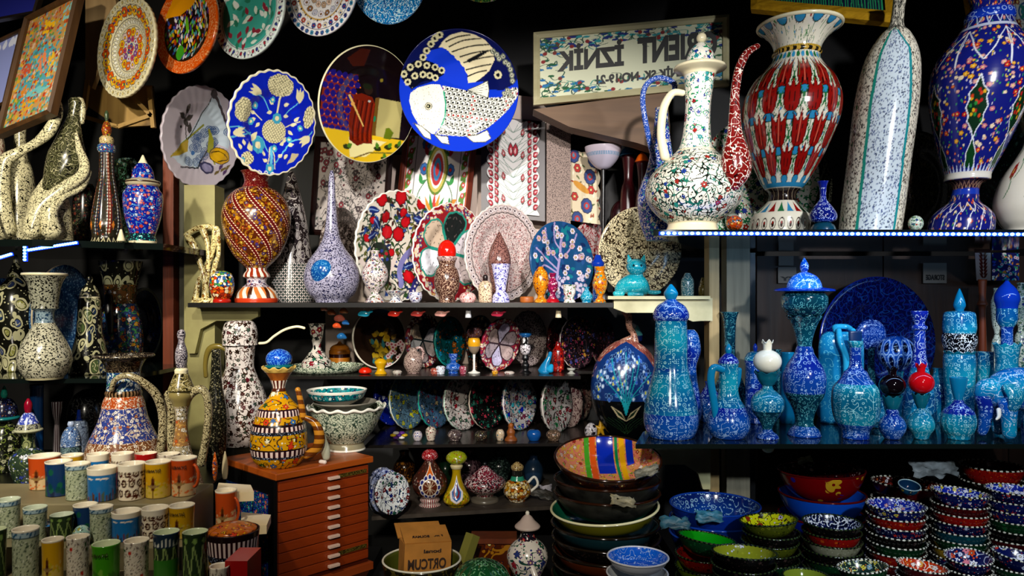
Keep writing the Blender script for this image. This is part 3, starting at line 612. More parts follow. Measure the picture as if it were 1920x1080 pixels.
# striped bottle -----------------------------------------------------------------
def striped():
    cv = Cv(1600, 900, 'e6dfca', 0, 1, -20, 430); 
    e = [(.455, 62), (.43, 110), (.425, 200), (.43, 320), (.435, 430)]; f = [(.52, 62), (.60, 100), (.625, 200), (.63, 320), (.63, 430)]
    cv.poly(e+f[::-1], 'cfdce4'); 
    rs = np.random.RandomState(3)
    for i in range(8500):
        u, v = rs.rand(), rs.uniform(0, 430); ins = np.interp(v, [p[1] for p in e], [p[0] for p in e]) < u < np.interp(v, [p[1] for p in f], [p[0] for p in f])
        if ins and v > 60: cv.ell(u, v, .0030, 1.5, ('4a5a8a', '2f3f60', '7a8aa8')[i % 3])
        else:
            a = rs.rand()*180
            if v < 60: cv.ell(u, v, .010, 2.4, '1c1e1c', 0, .6)
            else:
                cv.poly([(u-.005, v-2), (u+.002, v-1), (u+.006, v+2), (u-.001, v+1)] if i % 2 else [(u-.004, v+2), (u, v-2.5), (u+.004, v+1)], ('2a1a1c', '3a2a24')[i % 2]); 
    for k in range(9): cv.ell(.33, 130+k*34, .006, 5, ('1d6b34', '6a2020')[k % 2])
    cv.line(e, .0085, '1f8a78'); cv.line(f, .0085, '1f8a90'); cv.line([(.455, 64), (.49, 56), (.52, 64)], .005, '1f8a78')
    return lambda U, V: cv.at(U, V)
t = Thing('tall_bottle', 'tall white speckled bottle with a pale stripe edged in green', 'bottle', 1630, 2.0, 1.624, -8, 428, lean=.13, solo=True)
t.lathe('body', [(-8, 13), (20, 12), (48, 15), (62, 28), (85, 43), (115, 54), (160, 60), (210, 62), (300, 61), (380, 61), (428, 60)], PT, 300, True, 3, col=striped(), nv=300, deep=.05)
# navy urn -----------------------------------------------------------------
def navy():
    cv = Cv(2400, 1000, '151c78', 0, 1, -30, 430); rs = np.random.RandomState(5)
    for i in range(3200):
        u, v = rs.rand(), rs.uniform(-30, 430); cv.leaf(u, v, .006, .0016, 0, '2a7a3c') if i % 2 else cv.ell(u, v, .0022, 2.2, ('e0c040', '3a9a50', 'd8d0e0')[i % 3])
    for i in range(1000):
        u, v = rs.rand(), rs.uniform(-30, 425); r = rs.choice([.005, .007, .010]); c = ['d8401c', 'e8a020', 'e0a0a0', 'f0d8c0', 'c02020', 'd07a90'][i % 6]
        for k in range(5):
            a = k*1.2566; cv.ell(u+r*.6*math.cos(a), v+r*420*.62*math.sin(a)*1.0, r*.55, r*.55*420, '140c30')
        for k in range(5):
            a = k*1.2566; cv.ell(u+r*.6*math.cos(a), v+r*420*.62*math.sin(a), r*.42, r*.42*420, c)
        cv.ell(u, v, r*.3, r*.3*420, 'f4e070')
    W_ = 'e8ecf4'; n = 6
    for i in range(n):
        u0 = i/n+.5-1/n*0; 
        for u0 in (u0 % 1.0-1, u0 % 1.0):
            m = 1/n/2
            # medallion
            P = [(0, 155), (.012, 175), (.030, 186), (.026, 196), (.036, 210), (.026, 224), (.028, 234), (.010, 248), (0, 265)]
            poly = [(u0+x, y) for x, y in P]+[(u0-x, y) for x, y in P[::-1]]; cv.poly(poly, '10301c')
            for k in range(16): cv.ell(u0+rs.uniform(-.022, .022), rs.uniform(180, 235), .005, 3.4, ('d8401c', 'e0b020', 'c02020', '2a8a3c')[k % 4])
            cv.line(poly, .0022, W_)
            P = [(0, 258), (.008, 272), (.024, 288), (.022, 298), (.032, 312)]; poly = [(u0+x, y) for x, y in P[::-1]]+[(u0-x, y) for x, y in P[1:]]; cv.poly(poly, '10401c'); cv.flower(u0, 298, .011, 6, 'e0a0a0'); cv.line(poly, .0022, W_)
            for s_ in (-1, 1):
                cv.line(smooth2([(u0, 130), (u0+s_*.03, 108), (u0+s_*.05, 86), (u0+s_*m, 66)]), .0024, W_)
                cv.line(smooth2([(u0+s_*m, 66), (u0+s_*m*.96, 90), (u0+s_*m, 140)]), .0016, W_)
            cv.line([(u0, 265), (u0, 258)], .002, W_)
    cv.poly([(0, 318), (1, 318), (1, 330), (0, 330)], 'e8e4d8')
    for i in range(40): cv.poly([(i/40-.008, 318), (i/40, 304), (i/40+.008, 318)], 'c8d4f0')
    cv.poly([(0, 331), (1, 331), (1, 346), (0, 346)], '2a1420')
    for i in range(24): cv.line([(i/24, 346), (i/24+.02, 333), (i/24+.0416, 346)], .002, 'd0a080')
    cv.poly([(0, 347), (1, 347), (1, 357), (0, 357)], '1a3ab0'); cv.poly([(0, 54), (1, 54), (1, 60), (0, 60)], 'c8d0e8')
    for i in range(16):
        cv.line([(i/16, 54), (i/16+.031, 30), (i/16+.0625, 54)], .003, 'c8d8f0'); cv.line([(i/16, 392), (i/16+.031, 372), (i/16+.0625, 392)], .003, 'e8e0e8'); cv.line([(i/16+.031, 428), (i/16+.031+.01, 398), (i/16+.0625, 386)], .0022, W_)
    for i in range(30): cv.ell(i/30, 24, .007, 5, '4a6af0')
    return lambda U, V: cv.at(U, V)
t = Thing('footed_urn', 'tall navy urn covered in small flowers with white pointed medallions', 'urn', 1799, 2.02, 1.624, -45, 428, lean=.14)
t.lathe('body', [(-45, 60), (-25, 58), (-5, 45), (8, 40), (26, 42), (42, 48), (56, 56), (80, 76), (110, 95), (140, 100), (180, 96), (240, 78), (290, 58), (318, 45), (330, 44), (336, 30), (346, 26), (356, 27), (370, 31), (384, 50), (398, 62), (418, 65), (428, 64)], PT, 330, True, 3, col=navy(), nv=350, deep=.1)
t.lathe('blue_collar', [(20, 40), (22, 46), (30, 49), (38, 48), (41, 44)], mat('relief', '1a44c8', '0d2aa0', 'a8c8ff', 50), 64)
t = Thing('painted_ball', 'small pale painted ball left of the navy urn foot', 'ball', 1717, 1.94, 1.624, 404, 434, solo=True)
t.ball('b', 1717, 419, 15, 15, mat('floral', 'c8d8c8', '3a8a5a c05040 204080', '20604a', sc=90))
# white tulip vase cut by the frame
def whitev():
    cv = Cv(1400, 700, 'f0ead8', 0, 1, 80, 430); rs = np.random.RandomState(9)
    for i in range(46):
        u, v = rs.rand(), rs.uniform(90, 415)
        if .5 < u < .68 and v > 280: continue
        k = i % 3; s_ = .03 if v > 280 else .05
        if k == 0: cv.poly([(u-s_*.5, v-14), (u-s_*.2, v+12), (u+s_*.2, v+12), (u+s_*.5, v-14), (u+s_*.2, v-2), (u, v-22), (u-s_*.2, v-2)], '1f3f9a'); cv.ell(u, v+4, s_*.16, 6, '3aa0b0')
        elif k == 1: cv.flower(u, v, s_*.5, 6, 'b01c18') if 0 else [cv.ell(u+s_*.3*math.cos(a), v+9*math.sin(a), s_*.24, 8, 'a8201c') for a in np.linspace(0, 6.28, 6)]; cv.ell(u, v, s_*.14, 4, 'f0d060')
        else: cv.poly([(u, v-20), (u+s_*.35, v), (u, v+18), (u-s_*.15, v)], '2a8a3c')
        cv.line(smooth2([(u, v+8), (u+.01, v+30), (u-.01, v+50)]), .0025, '2a7a3c')
    for v in range(300, 372, 12):
        for u in np.arange(.53, .66, .011): cv.line([(u, v), (u+.004*math.sin(u*900), v+rs.uniform(3, 7))], .0012, '30302c')
    return lambda U, V: cv.at(U, V)
t = Thing('tulip_bottle_vase', 'white bottle vase with blue tulips and fine script at the right edge', 'vase', 1925, 2.0, 1.624, 84, 428, lean=.11, solo=True)
t.lathe('body', [(84, 22), (90, 19), (130, 19), (200, 21), (260, 24), (290, 38), (320, 58), (350, 70), (380, 72), (405, 60), (420, 46), (428, 44)], PT, 200, True, 2.5, col=whitev(), nv=220, deep=.2)
# ---------------------------------------------------------------- gold frames and shop sign
def framed(name, label, cat, c4, Y, cv, fw=.05, fm_=None, n=(160, 120), ref=3, th=.02, pm=None, sub='picture'):
    P = quad3(c4, Y, ref); c = sum(P)/4; e = empty(name, Vector(c), label, cat); pic = slab(sub, P, .006, pm or mat('paint', .62, .25), e, cv, n, -fw*.9)
    ex = (P[1]-P[0]); ey = (P[0]-P[3]); lx = ex/np.linalg.norm(ex); ly = ey/np.linalg.norm(ey); Lx = np.linalg.norm(ex); Ly = np.linalg.norm(ey)
    N = np.cross(ey, ex); N /= np.linalg.norm(N); N = N if N[1] < 0 else -N
    fm_ = fm_ or mat('wood', '6a4018', '2a1808', 20)
    def bar_(A, B, d):             # A->B outer edge, d inward
        o = [A, B, B+d-(B-A)/np.linalg.norm(B-A)*fw, A+d+(B-A)/np.linalg.norm(B-A)*fw]; o = [q+N*.008 for q in o]; cc = sum(o)/4
        V = [q-cc for q in o]+[q-cc-N*th for q in o]+[(q-cc)*.0+((q-cc)*.5+(o[(i+1) % 4]-cc)*.0) for i, q in enumerate(o[:0])]
        V = [q-cc for q in o]; mid = [(o[0]+o[3])/2+N*.006-cc, (o[1]+o[2])/2+N*.006-cc]; Bk = [q-cc-N*th for q in o]
        Q = [[0, 4, 5, 1], [4, 3, 2, 5], [0, 1, 7, 6], [3, 9, 8, 2], [0, 6, 9, 3], [1, 2, 8, 7], [6, 7, 8, 9], [0, 3, 4], [1, 5, 2]]
        mk('frame_bar', V+mid+Bk, Q, fm_, None, e, Vector(cc)-e.location, None, False)
    bar_(P[0], P[1], -ly*fw); bar_(P[3], P[2], ly*fw); bar_(P[0], P[3], lx*fw); bar_(P[1], P[2], -lx*fw); return e, P, N
GOLD = mat('wood', 'c89a20', '7a5208', 40, .3, 0)
cv = Cv(360, 240, '0a0c2c', 0, 1, 0, 1)
for i in range(46):
    x = i/46+.01; h = .3+.5*abs(math.sin(i*2.1))
    cv.line(smooth2([(x, 0), (x+.01*math.sin(i), h*.5), (x+.02*math.sin(i*3), h)]), .003, '1f9a5a')
    for k in range(4): cv.leaf(x, h*(.3+.2*k), .03, .008, 60+60*(k % 2), ('20b0a0', '2ac080')[i % 2])
    if i % 4 == 0: cv.tulip(x, h, .09, .03, 90, '2fb0d0')
framed('framed_picture', 'gilt framed picture of turquoise plants on navy, top edge above the striped bottle', 'picture', [(1410, -190), (1672, -185), (1692, 48), (1408, 20)], 2.3, cv, .042, GOLD)
cv = Cv(300, 260, 'dfe4dc', 0, 1, 0, 1)
for i in range(4):
    for j in range(4):
        x, y = (i+.5)/4, (j+.5)/4; cv.ell(x, y, .10, .10, '2a5a9a', 0, .8); cv.flower(x, y, .07, 6, ('1f3f8a', '2f8a9a')[(i+j) % 2], 'c04030'); [cv.leaf(x, y, .12, .02, a, '2a8a7a') for a in range(45, 360, 90)]
        for q in range(4): cv.flower(x+.1*(1 if q % 2 else -1), y+.1*(1 if q > 1 else -1), .03, 5, '8a1c1c')
for q in (.25, .5, .75): cv.line([(q, 0), (q, 1)], .004, '1c3038'); cv.line([(0, q), (1, q)], .004, '1c3038')
framed('framed_tiles', 'gilt framed panel of blue and white floral tiles, top right corner', 'picture', [(1786, -120), (2000, -120), (2005, 102), (1822, 98)], 2.36, cv, .034, GOLD)
# sign
cv = Cv(900, 300, '8f9470', 0, 1, 0, 1); cv.poly([(0, 0), (1, 0), (1, 1), (0, 1)], 'd9dcbc'); rs = np.random.RandomState(2)
for i in range(210):
    edge = i % 2; x, y = rs.rand(), (rs.uniform(.80, 1) if edge else rs.uniform(0, .22))
    if i % 6 == 0: x = rs.uniform(0, .12); y = rs.rand()
    if i % 7 == 0: x = rs.uniform(.9, 1.0); y = rs.rand()
    a = rs.rand()*360; L = rs.uniform(.03, .06)
    cv.line(smooth2([(x, y), (x+L*math.cos(R(a)), y+L*2*math.sin(R(a))), (x+1.6*L*math.cos(R(a+40)), y+2.6*L*math.sin(R(a+40)))]), .0035, ('14503c', '1f8a7a', '1c3c2c')[i % 3])
    cv.leaf(x, y, .045, .018, a, ('1f6aa0', '2f9aa0', '1c5a34', '1a2c7a')[i % 4])
    if i % 5 == 0: cv.ell(x, y, .012, .03, '8a2a2a')
SIGNP = [(1012, 74), (1352, 42), (1352, 148), (1012, 182)]
e, P, N = framed('shop_sign', 'white tile sign with mirrored dark lettering in a pale wooden frame', 'sign', [(1000, 62), (1366, 28), (1366, 162), (1000, 198)], 2.51, cv, .022, mat('wood', 'c9c29a', '9a926a', 12, .5, 0), n=(420, 140), sub='tile_panel')
def lettering(txt, P, N, u0, u1, v0, v1, m_, parent, name='lettering', mirror=True, bold=.045):
    cu = bpy.data.curves.new(name, 'FONT'); cu.body = txt; cu.size = 1; cu.offset = bold; cu.fill_mode = 'BOTH'; cu.extrude = .004
    o = bpy.data.objects.new(name+'_curve', cu); COL.objects.link(o); dg = bpy.context.evaluated_depsgraph_get(); me = bpy.data.meshes.new_from_object(o.evaluated_get(dg))
    bpy.data.objects.remove(o); n = len(me.vertices); co = np.empty(n*3, np.float32); me.vertices.foreach_get('co', co); co = co.reshape(-1, 3)
    mn, mx = co.min(0), co.max(0); u = (co[:, 0]-mn[0])/(mx[0]-mn[0]); u = 1-u if mirror else u; v = (co[:, 1]-mn[1])/(mx[1]-mn[1])
    U = u0+u*(u1-u0); V = v0+v*(v1-v0); ex, ey = P[1]-P[0], P[0]-P[3]; pts = P[3]+U[:, None]*ex+V[:, None]*ey+N*(.0015+co[:, 2:3]*.1)
    c = pts.mean(0); me.vertices.foreach_set('co', (pts-c).astype(np.float32).ravel()); me.materials.clear(); me.materials.append(m_); me.update()
    ob = bpy.data.objects.new(name, me); COL.objects.link(ob); ob.parent = parent; ob.location = Vector(c)-(parent.location if parent else Vector()); return ob
INK = mat('plain', '14140e', .5)
lettering("ORIENT", P, N, .53, .94, .43, .80, INK, e); lettering("İZNİK", P, N, .12, .46, .43, .80, INK, e); lettering("İZNİK SK. NO:19-21", P, N, .32, .80, .20, .37, INK, e)
# ================================================================ turquoise and blue ware on the right shelf
Z2 = 1.084
TQ = mat('relief', '062c80', '0c86a4', '9adce8', 75); TQ2 = mat('relief', '07568a', '1290a8', 'a8e8ec', 90); BL = mat('relief', '081684', '0c4a9c', 'a4c8f4', 90)
TQP = mat('plain', '08709c', .1); BLP = mat('plain', '0a2f9a', .1); TEAL = mat('plain', '0a5a6c', .12); DTL = mat('relief', '042236', '08485c', '60b8c0', 90)
WAVE = mat('plain', '9fe0e4', .15)
t = Thing('lidded_bottle', 'largest turquoise bottle with pointed lid, left end of the blue ware', 'bottle', 1258, 1.98, Z2, 533, 822)
t.lathe('body', [(600, 31), (606, 30), (640, 31), (680, 31), (705, 35), (735, 43), (765, 50), (790, 52), (808, 49), (822, 42)], [(600, TQ2), (690, TQ), (775, BL)], 72)
l = t.lathe('lid', [(560, 8), (566, 14), (574, 26), (586, 33), (596, 34), (602, 31)], BL, 64)
t.lathe('knob', [(533, 2), (540, 8), (550, 13.5), (558, 11), (563, 8)], TQP, 40, parent=l)
# pitcher
t = Thing('lidded_pitcher', 'turquoise pitcher with a big loop handle beside the largest bottle', 'pitcher', 1366, 1.97, Z2, 645, 826)
t.lathe('body', [(682, 19), (700, 18), (730, 18), (750, 22), (770, 33), (790, 40), (806, 41), (818, 36), (826, 30)], [(682, TQ2), (765, BL)], 64)
l = t.lathe('lid', [(663, 6), (668, 12), (675, 18), (682, 20)], BL); t.lathe('knob', [(645, 2), (650, 5), (656, 6.5), (663, 5)], TQP, 32, parent=l)
t.tube('handle', [(1352, 694, 6, -.02), (1334, 690, 7, -.02), (1329, 712, 7, -.02), (1334, 750, 7, -.02), (1340, 790, 7, -.02)], TQP)
t.tube('spout', [(1378, 735, 5), (1384, 715, 5), (1386, 694, 5)], TQP)
t = Thing('trumpet_vase', 'dark teal trumpet necked vase behind the pitcher', 'vase', 1368, 2.3, Z2, 585, 800)
t.lathe('body', [(585, 18), (592, 15), (610, 12), (660, 11), (700, 16), (740, 30), (780, 32), (800, 22)], DTL, 48, True)
def jar(label, px, Y, prof, m_, top, bot, name='jar', cat='jar', group=None, knob=None, **k):
    t = Thing(name, label, cat, px, Y, Z2, top, bot, group, solo=not knob)
    t.lathe('body', prof, m_, 48, **k)
    if knob: t.lathe('knob', knob[0], knob[1], 32)
    return t
jar('squat blue vase left of the pitcher, half hidden behind it', 1330, 2.22, [(715, 9), (725, 8), (740, 16), (765, 25), (790, 24), (805, 16)], BL, 715, 805, 'vase', 'vase')
jar('dark speckled blue bottle hidden behind the largest turquoise bottle', 1292, 2.13, [(618, 10), (630, 18), (660, 22), (690, 14), (720, 16), (770, 24), (810, 18)], BL, 618, 810, 'bottle', 'bottle')
jar('turquoise dome lidded jar with cobalt finial between pitcher and white pomegranate lamp', 1416, 2.2, [(660, 4), (664, 14), (674, 20), (682, 21), (700, 19), (780, 20), (812, 18)], [(640, TQ2), (680, BL)], 644, 812, knob=([(644, 1), (650, 4), (656, 4), (662, 2)], BLP))
def lamp(label, px, Y, pom, rows, mb, bodyprof, name='pomegranate_lamp'):
    top, pc, prx, pry, cup0, cup1 = rows
    t = Thing(name, label, 'lamp', px, Y, Z2, top, 829)
    t.ball('pomegranate', px, pc, prx, pry, pom, 40)
    t.lathe('crown', [(top, prx*.42), (top+5, prx*.33), (pc-pry+3, prx*.30)], pom, 40, True, 1.2, wavy=(5, 3.4, 9))
    t.lathe('wavy_cup', cup0, mb[0], 64, True, 1.6, wavy=(8, 2.0, 8), deep=.8)
    t.lathe('body', bodyprof, mb[1], 64); return t
WP = mat('plain', 'f4ecd4', .18)
lamp('blue lamp base holding a white ceramic pomegranate', 1439, 1.96, WP, (640, 679, 27, 23, 0, 0) if 0 else (640, 679, 27, 23, [(700, 26), (706, 22), (716, 18), (726, 11)], 0), (TEAL, [(725, TQ2), (775, DTL), (812, BL)]), [(725, 9), (733, 11), (738, 17), (748, 28), (760, 32), (775, 30), (790, 20), (805, 11), (815, 10), (822, 19), (829, 22)])
lamp('blue lamp base holding a black ceramic pomegranate', 1673, 1.95, mat('plain', '0a0408', .06), (690, 724, 26, 22, [(745, 20), (752, 18), (764, 14), (772, 9)], 0), (TEAL, BL), [(770, 9), (775, 13), (782, 14), (790, 22), (802, 27), (814, 25), (829, 15)])
lamp('blue lamp base holding a glossy red pomegranate', 1727, 1.95, mat('plain', 'c00812', .06), (684, 719, 26, 22, [(741, 18), (748, 16), (760, 12), (770, 7)], 0), (TEAL, TQ2), [(768, 7), (774, 10), (782, 19), (795, 26), (808, 26), (820, 18), (829, 14)])
# big dome lamp
t = Thing('domed_lamp', 'tall blue footed lamp with a brimmed dome and wavy collar', 'lamp', 1508, 2.0, Z2, 485, 829)
t.lathe('body', [(655, 14), (662, 17), (672, 20), (690, 32), (710, 41), (728, 42), (750, 38), (775, 24), (795, 18), (808, 18), (818, 28), (829, 33)], [(655, BL), (745, DTL), (810, BL)], 72)
t.lathe('wavy_cup', [(597, 34), (606, 28), (620, 22), (640, 16), (657, 14)], DTL, 64, True, 1.6, wavy=(9, 2.4, 10), deep=.6)
t.lathe('globe', [(547, 30), (556, 43), (570, 45), (582, 42), (594, 32), (600, 24)], DTL, 64); l = t.lathe('dome', [(511, 6), (514, 14), (520, 24), (530, 31), (540, 34), (545, 35)], mat('relief', '0c1fa8', '2a8ad0', 'd0f0ff', 95), 64)
t.lathe('brim', [(542, 34), (545, 56), (547, 58), (549, 56), (551, 34)], BLP, 72, wavy=(24, .8, 8)); t.lathe('knob', [(483, 1), (490, 5), (498, 8.5), (506, 8), (511, 5)], BL, 32, parent=l)
jar('deep blue cylinder mug behind the dome lamp foot', 1476, 2.2, [(660, 13), (690, 13), (812, 15)], TQP, 660, 812)
# giant navy charger
NV = mat('scroll', '060a3c', '0c1c6a', '123a80', 36, .12)
plate('charger', 'huge navy charger standing at the back of the blue ware', 'plate', 1647, 640, 108, 124, 2.45, mats=NV, rim=(.975, mat('plain', '1a2c9a', .1)), base_z=Z2+.002)
# caftan vase
t = Thing('caftan_vase', 'turquoise vase shaped like an open robe behind the ribbed bottle', 'vase', 1577, 2.2, Z2, 613, 800)
t.lathe('body', [(622, 28), (630, 40), (650, 46), (700, 46), (760, 44), (800, 42)], mat('relief', '0a6aa0', '1a8ac0', '60c8e0', 60), 64, sy=.45)
for s_ in (-1, 1): t.tube('lapel', [(1577+s_*13, 618, 5, -.03), (1577+s_*14, 640, 6, -.045), (1577+s_*6, 665, 6, -.05), (1577+s_*5, 700, 5, -.05), (1577+s_*5, 780, 5, -.05)], mat('plain', '2aa8d8', .1))
t.tube('collar', [(1562, 620, 5, -.02), (1566, 613, 5, .0), (1588, 613, 5, .0), (1592, 620, 5, -.02)], mat('plain', '2aa8d8', .1))
t.lathe('neck_opening', [(618, 13), (640, 12), (664, 3)], mat('plain', '062a58', .3), 32, sy=.3, cy=-58)
# ribbed bottle
t = Thing('ribbed_bottle', 'dotted blue bottle with narrow neck and ribbed round body, centre of the blue ware', 'bottle', 1604, 1.96, Z2, 640, 829)
t.lathe('body', [(652, 11), (668, 11), (690, 13), (700, 22), (712, 28), (722, 36), (734, 44), (760, 46), (785, 43), (800, 37), (812, 28), (820, 26), (829, 26)], [(652, BL), (722, mat('relief', '0a5a7a', '1490a8', 'b0f0f0', 100)), (800, BL)], 72, flute=(12, .015))
t.lathe('rim', [(640, 15), (645, 14), (652, 10)], TQ2, 40, True, 1.5)
# feather fan and openwork ball
t = Thing('fan_finial', 'round dotted blue fan shaped ornament in front of the navy charger', 'ornament', 1633, 2.37, Z2, 598, 790)
t.ball('fan', 1633, 630, 32, 32, mat('relief', '08145a', '0c3c9a', '90b8ff', 110), 48, sy=.3); t.lathe('stem', [(655, 8), (700, 7), (760, 14), (790, 20)], DTL, 32)
_glob = Cv(600, 160, '1450b8', 0, 1, 625, 705)
for i in range(12):
    for r, y in ((.022, 652), (.02, 680)):
        u = (i+.5*(y > 660))/12; _glob.ell(u, y, r+.012, 16, 'a8d0ff'); _glob.ell(u, y, r+.006, 13.5, '1450b8'); _glob.ell(u, y, r, 10, '04082c')  # darkness of the holes painted as discs on a closed globe
for i in range(400): _glob.ell((i*.6180339) % 1, 628+72*((i*.7548) % 1), .0025, 1.1, 'b8e0ff')
t = Thing('openwork_globe', 'pierced round blue candle globe with dotted lattice behind the black pomegranate', 'candle holder', 1680, 2.25, Z2, 630, 800)
t.lathe('globe', [(630, 10), (636, 24), (648, 34), (665, 37), (682, 32), (692, 22), (700, 16)], mat('paint'), 160, nv=80, col=(lambda U, V: _glob.at(U, V)) , sub=5)
t.lathe('foot', [(696, 16), (720, 13), (760, 22), (800, 26)], TQ, 40)
# tall dotted bottle behind the red pomegranate
t = Thing('collared_bottle', 'dotted cobalt bottle with ring collar behind the red pomegranate lamp', 'bottle', 1724, 2.10, Z2, 583, 800)
DOT = mat('relief', '0c1c8a', '1438a0', 'd8e8ff', 85)
t.lathe('body', [(614, 11), (640, 12), (670, 14), (700, 20), (740, 30), (780, 34), (800, 30)], [(614, DOT), (690, TQ)], 56); t.lathe('mouth', [(583, 17), (590, 16.5), (600, 12), (608, 10), (611, 15), (616, 15), (619, 11)], DOT, 48, True)
# teal domed jar
t = Thing('domed_jar', 'teal jar with drop shaped finial, dark white scrolled band and wavy cup', 'jar', 1799, 2.15, Z2, 541, 800)
t.lathe('body', [(664, 30), (680, 32), (720, 30), (760, 28), (800, 30)], TQ2, 56); t.lathe('wavy_cup', [(660, 31), (668, 29), (676, 28)], TEAL, 64, wavy=(10, 2, 8))
l = t.lathe('lid', [(583, 12), (585, 26), (590, 31), (610, 33), (618, 33), (626, 31)], mat('relief', '0a5a90', '1490b0', 'a0e8f0', 80), 56)
t.lathe('knob', [(541, 1), (552, 6), (566, 11), (574, 12), (580, 9), (585, 8)], TQP, 32, parent=l)
t.lathe('scroll_band', [(624, 31), (632, 34), (642, 34), (652, 31), (662, 28)], mat('scroll', '08080c', 'dfe4e8', '08080c', 60, .12), 56)
t = Thing('ribbed_vase', 'small turquoise vase with narrow neck, ribbed melon body before the teal domed jar', 'vase', 1797, 1.95, Z2, 708, 829)
t.lathe('body', [(752, 9), (757, 11), (762, 16), (775, 30), (795, 35), (812, 31), (822, 24), (829, 22)], [(752, BL), (780, TQ2)], 72, flute=(16, .02)); t.lathe('neck', [(708, 18), (716, 17), (735, 13), (752, 8)], TQP, 48, True)
jar('teal patterned cylinder right of the domed jar', 1847, 2.2, [(660, 18), (664, 17), (700, 17), (780, 18), (800, 16)], TQ2, 660, 800, 'vase', 'vase', open_=True)
for i, (px, Yd, top, hw, m_, lab) in enumerate(((1545, 2.3, 690, 16, TQP, 'plain turquoise vase seen between the dome lamp and the robe vase'), (1646, 2.12, 745, 17, TQ, 'low dotted teal pot between the ribbed bottle and the black pomegranate lamp'),
        (1700, 2.14, 760, 14, TQ2, 'low teal pot between the black and the red pomegranate lamps'), (1760, 2.22, 690, 18, TQ, 'turquoise bottle right of the red pomegranate lamp'), (1405, 2.40, 700, 14, BLP, 'dark blue vase behind the pitcher spout'),
        (1825, 2.28, 742, 16, BL, 'cobalt pot behind the elephant head'), (1455, 2.32, 655, 16, DTL, 'dark teal vase behind the white pomegranate'))):
    jar(lab, px, Yd, [(top, hw*.7), (top+8, hw*.55), (top+25, hw*.8), (top+45, hw), (790, hw*.9), (803, hw*.7)], m_, top, 803, 'vase', 'vase')
# minaret lamp at the right
t = Thing('minaret_lamp', 'tall blue minaret shaped lamp with a dome over a wavy cup, right edge', 'lamp', 1888, 2.12, Z2, 526, 800)
t.lathe('cup', [(644, 28), (655, 25), (680, 22), (700, 25)], TQ2, 56, True, wavy=(9, 2.2, 10), deep=.4); t.lathe('base', [(698, 24), (720, 30), (760, 30), (800, 26)], TQ, 48)
t.lathe('column', [(612, 14), (618, 12), (640, 12), (672, 12)], BL, 32); l = t.lathe('dome', [(526, 3), (532, 8), (540, 17), (552, 24), (562, 25), (572, 22), (578, 21), (598, 21), (608, 17), (614, 12)], [(526, BLP), (578, TQ)], 48)
jar('stout blue lidded jar cut by the right edge of the picture', 1932, 2.2, [(690, 12), (700, 26), (740, 34), (790, 30), (803, 26)], BL, 690, 803)
# elephant figurine
t = Thing('elephant_figurine', 'turquoise dotted elephant figurine with trunk reaching the shelf, right edge', 'figurine', 1900, 1.96, Z2, 700, 829)
EL = mat('relief', '0a4ab0', '0f8fb4', 'd0f0ff', 85)
t.tube('body', [(1868, 750, 24), (1885, 732, 34), (1910, 730, 40), (1940, 738, 40), (1962, 752, 30)], EL, 24, 1.0)
t.tube('head', [(1838, 742, 13), (1850, 734, 22), (1866, 738, 26), (1878, 748, 22)], EL, 22, 1.0)
t.tube('trunk', [(1842, 745, 14), (1848, 772, 13), (1846, 800, 11), (1841, 819, 8)], BL, 18); t.tube('tusk', [(1856, 768, 4, -.035), (1852, 780, 3.4, -.045), (1845, 786, 2, -.05)], WHT, 10)
t.tube('ear', [(1866, 722, 10, -.05), (1876, 740, 15, -.06), (1874, 764, 10, -.055)], TQ2, 16, .4)
for x_, dy in ((1874, -.035), (1884, .03), (1936, -.035), (1946, .03)): t.tube('leg', [(x_, 755, 17, dy), (x_+1, 790, 13, dy), (x_+2, 812, 12, dy), (x_+2, 819, 11, dy)], EL, 18)
# price notices on the back wall
for px, py, w_, h_, lab, tx in ((1474, 489, 28, 18, 'upper small pale notice on the dark back wall behind the domed lamp', '...'), (1476, 516, 34, 30, 'lower pale notice behind the domed lamp', 'SY'), (1753, 512, 44, 38, 'pale notice with dark print on the back wall right of the navy charger', 'STORAGE')):
    Pn = [np.array(W(px+a*w_/2, py+b_*h_/2, 2.60)) for a, b_ in ((-1, -1), (1, -1), (1, 1), (-1, 1))]
    o = empty('wall_notice', W(px, py, 2.60), lab, 'notice'); slab('card', Pn, .004, mat('plain', '6c665e', .6), o); 
    if tx != '...': lettering(tx, Pn, np.array([0, -1.0, 0]), .1, .9, .15, .42, mat('plain', '0c0a08', .6), o)
# glimpsed things at far right beyond the shelf
cv = Cv(200, 200, '20205c', 0, 1, 0, 1); rs = np.random.RandomState(4)
for i in range(90): cv.leaf(rs.rand(), rs.rand(), .14, .03, rs.rand()*360, ('2fa8b0', 'e8e0d0', '3050c0', 'd08030', '2a8a50')[i % 5])
for i in range(9): cv.flower(rs.rand(), rs.rand(), .06, 6, 'e8d8e0', 'c04060')
slabs = []
def wallpanel(name, lab, cat, c4, Y, cv, n=(80, 80), pm=None, th=.012, edge=None, ref=3):
    P = quad3(c4, Y, ref) if isinstance(Y, float) else Y; o = slab(name, P, th, [pm or PT, edge or mat('plain', '3a1a10', .5)], None, cv, n); return tag(o, lab, cat)
wallpanel('small_tile', 'small navy tile panel with teal flowers glimpsed under the upper right shelf', 'tile', [(1860, 474), (1911, 474), (1911, 526), (1860, 526)], 2.5, cv)
cv = Cv(120, 160, 'ecdcd4', 0, 1, 0, 1)
for i in range(7):
    for s_ in (-1, 1): cv.leaf(.5, .1+i*.13, .34, .06, 90-s_*55, '6a1c1c')
wallpanel('small_tile', 'narrow pale tile panel with dark red leaves glimpsed under the upper right shelf', 'tile', [(1828, 474), (1858, 474), (1858, 526), (1831, 526)], 2.5, cv)
